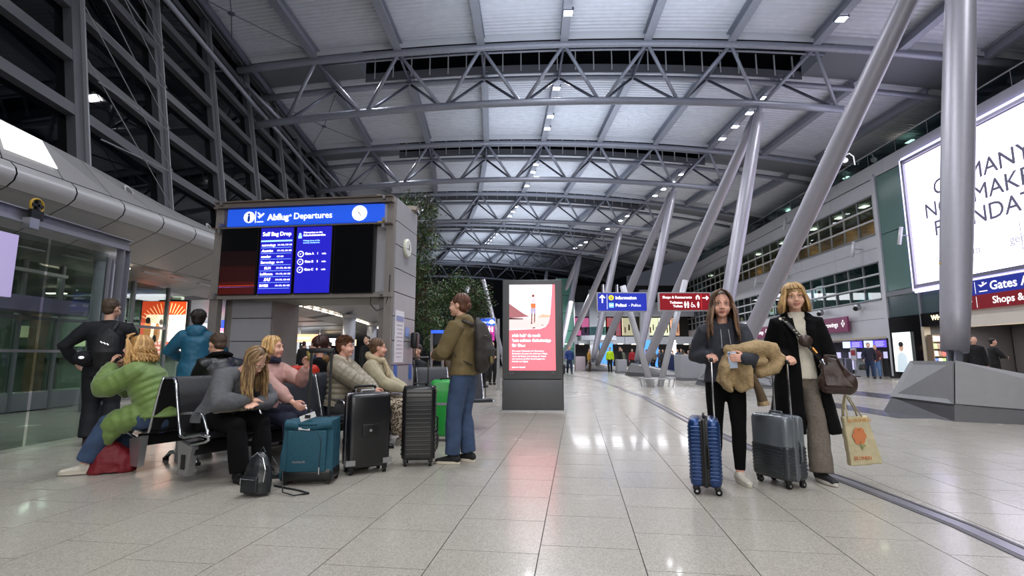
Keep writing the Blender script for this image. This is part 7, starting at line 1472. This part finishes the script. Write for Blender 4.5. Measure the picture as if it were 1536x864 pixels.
b = MB(); b.tube([(-0.04, 0.24, 0.95), (-0.04, 0.26, 1.1), (-0.04, 0.24, 1.28), (-0.03, 0.2, 1.36)], [0.10, 0.13, 0.12, 0.05], 14, ry=[0.05, 0.085, 0.07, 0.03], up=Vector((0, 1, 0)), round_=True); mesh_o(remesh(b, 0.010, 2, disp=folds(0.006, 10, 22, 7)), 'bag_body', nyl, RB)
MB().tube([(-0.06, 0.16, 1.34), (-0.10, 0.08, 1.46), (-0.12, -0.08, 1.40)], 0.024, 8, ry=0.008, up=Vector((0, 1, 0))).build('shoulder_strap', nyl, RB, True)
for k in range(3): MB().tube([(-0.08 + 0.03 * k, 0.335, 1.18 + 0.012 * k), (-0.06 + 0.03 * k, 0.338, 1.20 + 0.012 * k)], 0.006, 6).build('emblem', white_p, RB)
b = MB(); b.tube([(0.17, 0.21, 1.12), (0.17, 0.27, 1.12)], [0.10, 0.08], 18, [0.085, 0.07]); b.tube([(0.17, 0.20, 1.12), (0.17, 0.215, 1.12)], 0.118, 18, 0.10); cp = b.build('cap', navy, None, True); cp.location = T.location; cp.rotation_euler = (0, 0, T.rotation_euler.z); tag(cp, 'dark peaked cap with pale badge hanging at the uniformed man’s side', 'cap'); MB().tube([(0.19, 0.27, 1.13), (0.19, 0.275, 1.13)], 0.03, 8, 0.018).build('badge', white_p, cp)
# ---- teal jacket person standing behind
T = person('dark-haired person standing in a teal hooded rain jacket, seen from behind', (-4.72, 7.55, 0), PI + 0.35, 1.04)
F = skeleton(fat=1.08, head=(0.2, 0.05, 0), wL=(0.22, -0.25, 1.06), wR=(-0.15, -0.30, 1.10), eL=(1, 0.3, -0.3), eR=(-1, 0.3, -0.3)); body(F, T, SKIN['c'], 0.012); hair(F, T, '1c1210', 0.02, 70, False, 60, 0.004, 31, thick=0.012, grow=1.14)
tj2 = cloth('teal_shell', '1f5f7c', 0.55, 0.1, 6, 0.1, 40); top(F, T, tj2, 'rain_jacket', 0.032, 0.14, 0.014, 0, 0.012, 0.009, 14, hood=1.15, widen=0.02); pants(F, T, jean_d, 'trousers', 0.02, 0.014); shoes(F, T, mat('black_boot', '101012', 0.5))
# ---- man in the leather jacket on the second left seat
T = person('man with short-cropped hair in a black leather jacket, seen from behind', tuple(L0 + AX * SP), (rr_ - PI) - 0.15, 1.06)
F = skeleton(fat=1.1, lean=0.12, curl=0.15, neck=0.15, head=(0.1, 0.25, 0), wL=(0.08, -0.40, 0.68), wR=(-0.08, -0.40, 0.66), **SEAT); body(F, T, SKIN['a'], 0.009); short_hair(F, T, '4a382a', 5, 160, 0.005)
ljm = mat('jacket_black_leather', '121214', 0.35, bump=0.25, bs=60, var=0.2); top(F, T, ljm, 'leather_jacket', 0.034, 0.02, 0.012, 0, 0.011, 0.010, 17, widen=0.02)
b = MB(); S = F.spine; k = S[5]; b.tube([k + Vector((-0.11, -0.07, 0.0)), k + Vector((-0.09, 0.03, 0.03)), k + Vector((0, 0.075, 0.045)), k + Vector((0.09, 0.03, 0.03)), k + Vector((0.11, -0.07, 0.0))], [0.03, 0.045, 0.05, 0.045, 0.03], 12, ry=[0.02, 0.03, 0.032, 0.03, 0.02], round_=True); mesh_o(remesh(b, 0.009, 2, disp=folds(0.004, 30, 60, 3)), 'fur_collar', blk, T)
pants(F, T, jean_d, 'jeans', 0.02, 0.014); shoes(F, T, mat('black_boot', '101012', 0.5))
# ---- woman in pink with the cup
T = person('blonde woman in a pale pink jacket raising a paper cup, sunglasses on her hair', tuple(S0 + AX * SP - FX * 0.05), rr_ + 0.2, 1.0)
cupw = P2(462, 534, 5.5); hc = loc_of(T, cupw)
F = skeleton(lean=0.0, curl=0.05, head=(0.25, 0.0, 0), wL=hc + Vector((0.02, 0.03, -0.10)), wR=(-0.1, -0.38, 0.66), eL=(0.6, 0.2, -1), **SEAT); body(F, T, SKIN['b'], 0.008, ((0.9, 0.5), (0.5, 0.4)), hd={'L': (Vector((-0.1, -0.25, 0.95)), Vector((-0.5, -0.8, -0.1)))}); face(F, T, '8a6a44', 0.2); hair(F, T, 'b58a52', 0.10, 180, True, 55, 0.006, 25, out=0.02, tip='d6b078')
top(F, T, cloth('pale_pink_shell', 'b98f86', 0.6, 0.1), 'jacket', 0.028, 0.02, 0.01, 0, 0.011, 0.010, 19, collar=0.02, cuff=0.7); pants(F, T, cloth('navy_trousers', '10142c', 0.8), 'trousers', 0.024, 0.013); shoes(F, T, mat('black_boot', '101012', 0.5))
b = MB(); k = F.spine[5]; b.tube([k + Vector((0.08 * math.cos(t), 0.075 * math.sin(t), 0.03)) for t in [2 * PI * i / 12 for i in range(13)]], 0.038, 10); mesh_o(remesh(b, 0.009, 2, disp=folds(0.010, 20, 40, 3)), 'scarf', cloth('indigo_scarf', '1c1a34', 0.9, 0.3, 60), T)
g_ = MB(); q = lambda x, y, z: F.headc + F.HR @ Vector((x, y, z))
for sx in (-1, 1): g_.tube([q(sx * 0.035 + 0.024 * math.cos(t), -0.045 - 0.006 * math.sin(t), 0.115 + 0.02 * math.sin(t)) for t in [2 * PI * i / 14 for i in range(15)]], 0.002, 5); g_.tube([q(sx * 0.06, -0.04, 0.11), q(sx * 0.088, 0.04, 0.06)], 0.002, 5)
g_.build('sunglasses', mat('glasses_gold', 'b08e62', 0.25, 0.9), T)
CU = thing('paper_cup', 'olive green paper cup held up by the woman in pink', 'cup', tuple(T.matrix_basis @ (F.wL + Vector((-0.045, -0.055, 0.055))) if False else Vector(T.location) + Matrix.Rotation(T.rotation_euler.z, 3, 'Z') @ ((F.wL + Vector((-0.03, -0.065, 0.05))) * T.scale.x)))
MB().tube([(0, 0, 0), (0, 0, 0.095)], [0.027, 0.038], 20).build('cup_body', mat('cup_olive', '8a7a3c', 0.6), CU, True); MB().tube([(0, 0, 0.093), (0, 0, 0.102)], 0.040, 20).build('rim', mat('cup_rim', 'b0a468', 0.5), CU)
# ---- young man in beige puffer
T = person('young man with short ginger-brown hair in a beige puffer jacket, profile right', tuple(S0 + AX * SP * 2.85 - FX * 0.06), rr_ + 0.35, 1.02)
F = skeleton(lean=0.02, curl=0.05, head=(0.15, 0.0, 0), wL=(0.06, -0.42, 0.68), wR=(-0.06, -0.42, 0.70), **SEAT); body(F, T, SKIN['b'], 0.008, ((0.3, 0.3), (0.5, 0.4))); face(F, T, '5a3a26'); short_hair(F, T, '5e3a22', 8, 330, 0.024, 0.004)
top(F, T, cloth('beige_puffer', '847c6a', 0.45, 0.08, 6, 0.1, 40), 'puffer_jacket', 0.04, 0.01, 0.022, 0.018, 0.010, 0.004, 23, widen=0.02)
b = MB(); k = F.spine[5] + Vector((0, 0.05, 0.02)); b.ball(k, (0.10, 0.05, 0.05), 16, 10); b.tube([k + Vector((-0.08, 0, 0.02)), k + Vector((-0.075, -0.09, -0.0)), k + Vector((-0.03, -0.13, -0.05))], [0.035, 0.03, 0.018], 10, round_=True); b.tube([k + Vector((0.08, 0, 0.02)), k + Vector((0.075, -0.09, -0.0)), k + Vector((0.03, -0.13, -0.05))], [0.035, 0.03, 0.018], 10, round_=True); mesh_o(remesh(b, 0.009, 2, disp=folds(0.006, 14, 30, 3)), 'sweat_hood', cloth('oat_sweat', 'b9ae9c', 0.9), T)
pants(F, T, cloth('charcoal_denim', '3c3c40', 0.85), 'jeans', 0.022, 0.013); shoes(F, T, mat('black_boot', '101012', 0.5))
# ---- woman in cream coat and leopard skirt
T = person('woman with tied-back brown hair in cream jacket, thick scarf and leopard print trousers', tuple(S0 + AX * SP * 3.85 - FX * 0.04), rr_ + 0.35, 1.02)
F = skeleton(lean=0.02, curl=0.08, head=(0.45, 0.05, 0), wL=(0.06, -0.38, 0.70), wR=(-0.06, -0.38, 0.70), **SEAT); body(F, T, SKIN['b'], 0.009); face(F, T, '5a4432'); hair(F, T, '5c432c', 0.03, 90, False, 60, 0.003, 27, thick=0.009)
b = MB(); b.ball(F.headc + F.HR @ Vector((0, 0.105, 0.01)), (0.032, 0.04, 0.04), 12, 8); mesh_o(remesh(b, 0.008, 1, disp=folds(0.004, 60, 90, 4)), 'bun', MAT['hair_5c432c'], T)
crm = cloth('cream_coat', 'a79e84', 0.8, 0.08); top(F, T, crm, 'jacket', 0.034, 0.02, 0.014, 0, 0.011, 0.008, 29, widen=0.02)
b = MB(); k = F.spine[5]; b.tube([k + Vector((0.09 * math.cos(t), 0.085 * math.sin(t), 0.02 + 0.03 * math.sin(t))) for t in [2 * PI * i / 12 for i in range(13)]], 0.05, 12); b.tube([k + Vector((0.02, -0.11, 0)), k + Vector((0.03, -0.17, -0.12)), k + Vector((0.03, -0.18, -0.26))], [0.045, 0.045, 0.04], 10, ry=[0.03, 0.025, 0.02], round_=True); b.ball(k + Vector((-0.02, 0.08, 0.05)), (0.09, 0.05, 0.06), 14, 9)
mesh_o(remesh(b, 0.009, 2, disp=folds(0.010, 14, 34, 6)), 'scarf', cloth('beige_scarf', 'b3a386', 0.95, 0.15, 50), T)
leo = bpy.data.materials.new('leopard_print'); leo.use_nodes = True; nt = leo.node_tree; vo = nt.nodes.new('ShaderNodeTexVoronoi'); vo.inputs['Scale'].default_value = 42; tc = nt.nodes.new('ShaderNodeTexCoord'); nt.links.new(tc.outputs['Object'], vo.inputs['Vector']); r = nt.nodes.new('ShaderNodeValToRGB'); e = r.color_ramp.elements; e[0].position = 0.12; e[0].color = (0.20, 0.11, 0.05, 1); e[1].position = 0.5; e[1].color = (0.42, 0.36, 0.27, 1); e_ = r.color_ramp.elements.new(0.30); e_.color = (0.015, 0.012, 0.01, 1); e2_ = r.color_ramp.elements.new(0.42); e2_.color = (0.02, 0.015, 0.012, 1); r.color_ramp.interpolation = 'CONSTANT'; nt.links.new(vo.outputs['Distance'], r.inputs[0]); nt.links.new(r.outputs[0], nt.nodes['Principled BSDF'].inputs['Base Color']); nt.nodes['Principled BSDF'].inputs['Roughness'].default_value = 0.85
pants(F, T, leo, 'leopard_trousers', 0.035, 0.012, 0.006, flare=0.05, low=0.85); shoes(F, T, wsh, MAT['sole_white'])
# ---- woman with curly dark hair and red-orange top
T = person('woman with short dark curly hair and black coat behind the grey seats, facing left', tuple(L0 + AX * SP * 3.1 + Vector((0.18, 0, 0))), -PI / 2 + 0.1, 1.04)
F = skeleton(lean=0.05, head=(0.4, 0.05, 0), **SEAT); body(F, T, SKIN['b'], 0.010); face(F, T, '2a1a14'); hair(F, T, '3a1e16', 0.02, 150, False, 80, 0.006, 33, curly=0.01, thick=0.013, grow=1.15, out=0.02)
top(F, T, blk, 'coat', 0.035, 0.02, 0.015, 0, 0.012, 0.008, 31, widen=0.02); pants(F, T, jean_d, 'jeans', 0.02, 0.014); shoes(F, T, mat('black_boot', '101012', 0.5))
b = MB(); k = F.spine[5]; b.ball(k + Vector((0, 0.07, -0.02)), (0.12, 0.05, 0.07), 14, 9); mesh_o(remesh(b, 0.010, 2, disp=folds(0.01, 30, 50, 6)), 'fur_collar', cloth('tan_fur', '7a5a34', 0.95, 0.3, 60), T)
o = tag(mesh_o(remesh(MB().box((0, 0, 0), (0.42, 0.14, 0.34), bev=0.06), 0.012, 3, disp=folds(0.014, 8, 18, 8)), 'anorak', cloth('red_orange_nylon', 'c02c14', 0.55), None), 'red-orange anorak hung over the seat backs behind the woman in pink', 'jacket'); o.location = (-2.62, 6.4, 0.86); o.rotation_euler = (0, 0, 1.0)
# ================================================================ FARTHER PEOPLE (smaller, same anatomy, coarser)
protos = {}
def mid_person(label, loc, rz, s, hairc, topc, legc, pose='stand', group=None, fat=1.0, hairlen=0.0, vox=0.018, skin='a', bag=None, toplen=0.06):
    key = (pose, hairc, topc, legc, fat, hairlen > 0, toplen)
    T = person(label, loc, rz, s, group)
    if key in protos:
        for ch in protos[key].children:
            c = ch.copy(); scn.collection.objects.link(c); c.parent = T
            for g in ch.children: d = g.copy(); scn.collection.objects.link(d); d.parent = c
        return T
    P_ = {'stand': dict(), 'walk': dict(aL=(0.09, -0.22, 0.09), aR=(-0.09, 0.24, 0.12), wL=(0.26, 0.16, 0.92), wR=(-0.26, -0.2, 0.94)), 'hold': dict(wL=(0.1, -0.3, 1.12), wR=(-0.1, -0.3, 1.1), eL=(1, 0.3, -0.4), eR=(-1, 0.3, -0.4)), 'sit': dict(wL=(0.08, -0.35, 0.68), wR=(-0.08, -0.35, 0.68), **SEAT), 'arm': dict(wL=(0.2, -0.28, 1.05), aL=(0.12, -0.1, 0.08))}[pose]
    F = skeleton(fat=fat, **P_); body(F, T, SKIN[skin], vox * 0.8); hm = mat('hair_' + hairc, hairc, 0.5, var=0.3, vs_=18)
    b = MB(); q = lambda v: F.headc + F.HR @ Vector(v); b.ball(q((0, 0.026, 0.034)), (0.084, 0.095, 0.09), 16, 10); b.ball(q((0, 0.05, -0.02)), (0.07, 0.05, 0.07), 14, 8)
    if hairlen: b.tube([q((0, 0.06, 0.02)), q((0, 0.09, -hairlen * 0.5)), q((0, 0.10, -hairlen))], [0.08, 0.08, 0.04], 10, ry=[0.04, 0.03, 0.02], round_=True)
    mesh_o(remesh(b, 0.012, 1), 'hair', hm, T); top(F, T, cloth('cloth_' + topc, topc, 0.8), 'jacket', 0.028, toplen, 0.01, 0, vox, 0.008, len(protos), collar=0.02); pants(F, T, cloth('cloth_' + legc, legc, 0.85), 'trousers', 0.018, vox, 0.004); 
    for ch in (F.aL, F.aR):
        g = Vector((ch.x, ch.y, 0)); MB().box((g.x, g.y - 0.05, max(0.045, ch.z - 0.035)), (0.09, 0.27, 0.08), bev=0.03).build('shoe', mat('black_boot', '101012', 0.5), T, auto=True)
    protos[key] = T; return T
mid_person('man in a dark puffer jacket and sunglasses seated beyond the unit side', (-1.72, 8.6 + 0.35, 0.0), -PI / 2 + 0.9, 1.0, '1a1512', '17181c', '22252c', 'sit')
mid_person('man in a blue jacket and grey jumper walking past the kiosk with a case', (3.78, 33.4, 0), 0.1, 1.04, '5a4636', '27407c', '1f2c48', 'walk')
hard_case('dark cabin suitcase rolled by the man in the blue jacket', (3.3, 33.4, 0), 0.2, 0.36, 0.25, 0.62, ck_, ribs=None, handle=0.35)
mid_person('dark-clothed person half hidden right of the kiosk edge', (3.1, 34.6, 0), -0.3, 1.0, '2a2018', '2c2c34', '1c1c22', 'stand')
T = mid_person('worker in a bright yellow high-visibility jacket and black trousers', (7.35, 38.0, 0), -0.5, 1.05, '2c2018', 'c8f020', '0e0e10', 'stand')
mid_person('person all in black with a red face scarf beside the yellow worker', (8.0, 37.6, 0), 0.8, 1.06, '1c1412', '101014', '0c0c10', 'stand', toplen=0.1)
mid_person('person in an ochre jacket with a case left of the yellow worker', (6.0, 39.5, 0), 1.2, 1.0, '3a2a1c', 'b08430', '4a3424', 'stand')
mid_person('person in a red top behind the low grey block', (9.6, 40.5, 0), 0.2, 1.0, '2a1c14', 'b02430', '1c1c22', 'stand')
mid_person('person in a green-grey coat behind the low grey block', (9.0, 41.5, 0), -0.4, 1.0, '4a3826', '7a8470', '1c1c22', 'stand')
cc = ['c9a98a', '1f2430', '8f8a7a', '2c3350', '3c3c40', '6a3c34', '20242c', 'b8a888', '2a3c5c', '4c4844']
hcx = ['2a1c14', '5a4230', '1a1412', '7a5c3a']
rq = random.Random(4); spots = []
for i in range(22):
    px = 972 + i * 5.6 + rq.uniform(-2, 2); Y = rq.uniform(40, 47); spots.append((px, Y))
sp_names = ['behind the crossed poles', 'left of the grey block', 'beyond the grey block']
for i, (px, Y) in enumerate(spots):
    p = P2(px, 560, Y); c1 = cc[i % 10]; colour = ['pale tan', 'dark navy', 'khaki', 'blue', 'charcoal', 'rust', 'black', 'cream', 'denim blue', 'brown-grey'][i % 10]
    mid_person('distant queueing passenger in %s, %s from the left of the queue' % (colour, ordinal(i)), (p.x, Y, 0), rq.uniform(-3, 3), rq.uniform(0.94, 1.06), hcx[i % 4], c1, ['16161a', '1f2c48'][i % 2], 'stand' if i % 3 else 'hold', 'queueing passengers', vox=0.022)
for i, (px, Y, c1, col) in enumerate(((1096, 30, '1a2036', 'navy'), (1140, 31, '101014', 'black'), (1150, 33, '20263c', 'dark blue'), (1160, 31.5, '15151a', 'near-black'))):
    p = P2(px, 560, Y); mid_person('passenger in %s standing between the two walking women' % col, (p.x, Y, 0), -0.4 * i, 1.0, hcx[i % 4], c1, '16161a', 'stand', vox=0.02)
mid_person('bearded man in a navy jacket strolling by the purple screens', (18.6, 26.4, 0), -0.5, 1.06, '5a4636', '141a30', '1c2a48', 'walk', vox=0.018)
mid_person('woman with fair hair and blue jeans walking with the man in navy', (19.3, 26.9, 0), -0.6, 1.0, '9a7448', '5c2c30', '5a7aa8', 'arm', hairlen=0.2, vox=0.018)
hb = lumpy('holdall', 'black holdall carried by the bearded man in navy', 'bag', (18.15, 26.3, 0.45), 0.2, [(0, 0, 0.0, 0.2, 0.12), (0, 0, 0.12, 0.22, 0.13), (0, 0, 0.3, 0.15, 0.08)], nyl, 5)
mid_person('man in a black hooded sweatshirt with white print between column and shop', (P2(1466, 560, 16).x, 16.0, 0), -0.5, 1.02, '1c1612', '0e0e12', '101014', 'stand', vox=0.016)
mid_person('dark-clad shopper stooping beside the leaning column foot', (P2(1494, 560, 17).x, 17.0, 0), 1.2, 1.0, '14100e', '0c0c0e', '0c0c10', 'hold', vox=0.018)
bs_ = cloth('blue_grey_hood', '3c4c68', 0.8)
for i, (px, py, Y, col, hx, lb) in enumerate(((455, 522, 20.5, '18181c', '2a1c14', 'left, dark coat'), (478, 516, 19, '34455f', '14141a', 'centre, blue-grey quilted coat'), (494, 520, 21.5, '1a1a20', '2a1c14', 'right, dark coat'), (405, 505, 17, '2a2a30', '3a2a1c', 'far left by the blue panel'), (570, 500, 16, '4a3a28', '6a4c2e', 'behind the cream-coated woman'), (550, 500, 15, '141418', '1a1412', 'behind the young man'))):
    p = P2(px, 535, Y); mid_person('person beyond the seats seen through the unit opening, %s' % lb, (p.x, Y, 0), PI + 0.5 * i, 1.0, hx, col, '1a1a20', 'stand', vox=0.018)
for i, (px, Y, c1) in enumerate(((724, 19, '1c1c20'), (738, 21, '2a2420'), (730, 24, '3c3c44'))):
    p = P2(px, 560, Y); mid_person('dark seated traveller beyond the pink toilets sign, %s' % ('nearest', 'middle', 'farthest')[i], (p.x, Y, 0.0), 1.3 - i, 1.0, hcx[i], c1, '16161a', 'hold', vox=0.02)
# counters and blocks in the middle distance
for n, (px, py, Y, W_, D_, H_, lb) in enumerate(((1040, 571, 25.0, 1.5, 1.0, 1.25, 'tall pale block by the queue, right of the crossed poles'), (932, 556, 36, 0.65, 0.8, 0.95, 'grey counter block beside the yellow worker'))):
    p = P2(px, py, Y); T = thing('service_block', lb, 'counter', (p.x, Y, 0)); b = MB(); b.box((0, 0, H_ / 2), (W_, D_, H_ - 0.02), bev=0.03); b.build('body', mat('block_grey', 'a4a6ac', 0.4, 0.1), T, auto=True); box_o('base', (0, 0, 0.06), (W_ + 0.1, D_ + 0.1, 0.12), alum_d, T)
T = thing('luggage_stand', 'steel frame stand beside the tall pale block', 'stand', (P2(1056, 571, 24.6).x + 0.2, 24.2, 0))
for x in (-0.3, -0.1, 0.1, 0.3): MB().cyl((x, 0, 0), (x * 1.2, 0, 0.75), 0.02, 6).build('upright', alu, T)
hard_case('navy blue large suitcase standing in the distant queue', (P2(1010, 560, 39).x, 39, 0), 0.2, 0.9, 0.5, 1.25, cloth('navy_case', '1c2c5c', 0.6), ribs=None, handle=0.0)
hard_case('pale pink suitcase standing by the low far block', (P2(870, 556, 40).x, 40, 0), 0.2, 0.8, 0.4, 1.15, mat('case_pale_pink', 'c4b4bc', 0.4), ribs=None, handle=0.0)
bpy.data.scenes.remove(wk)
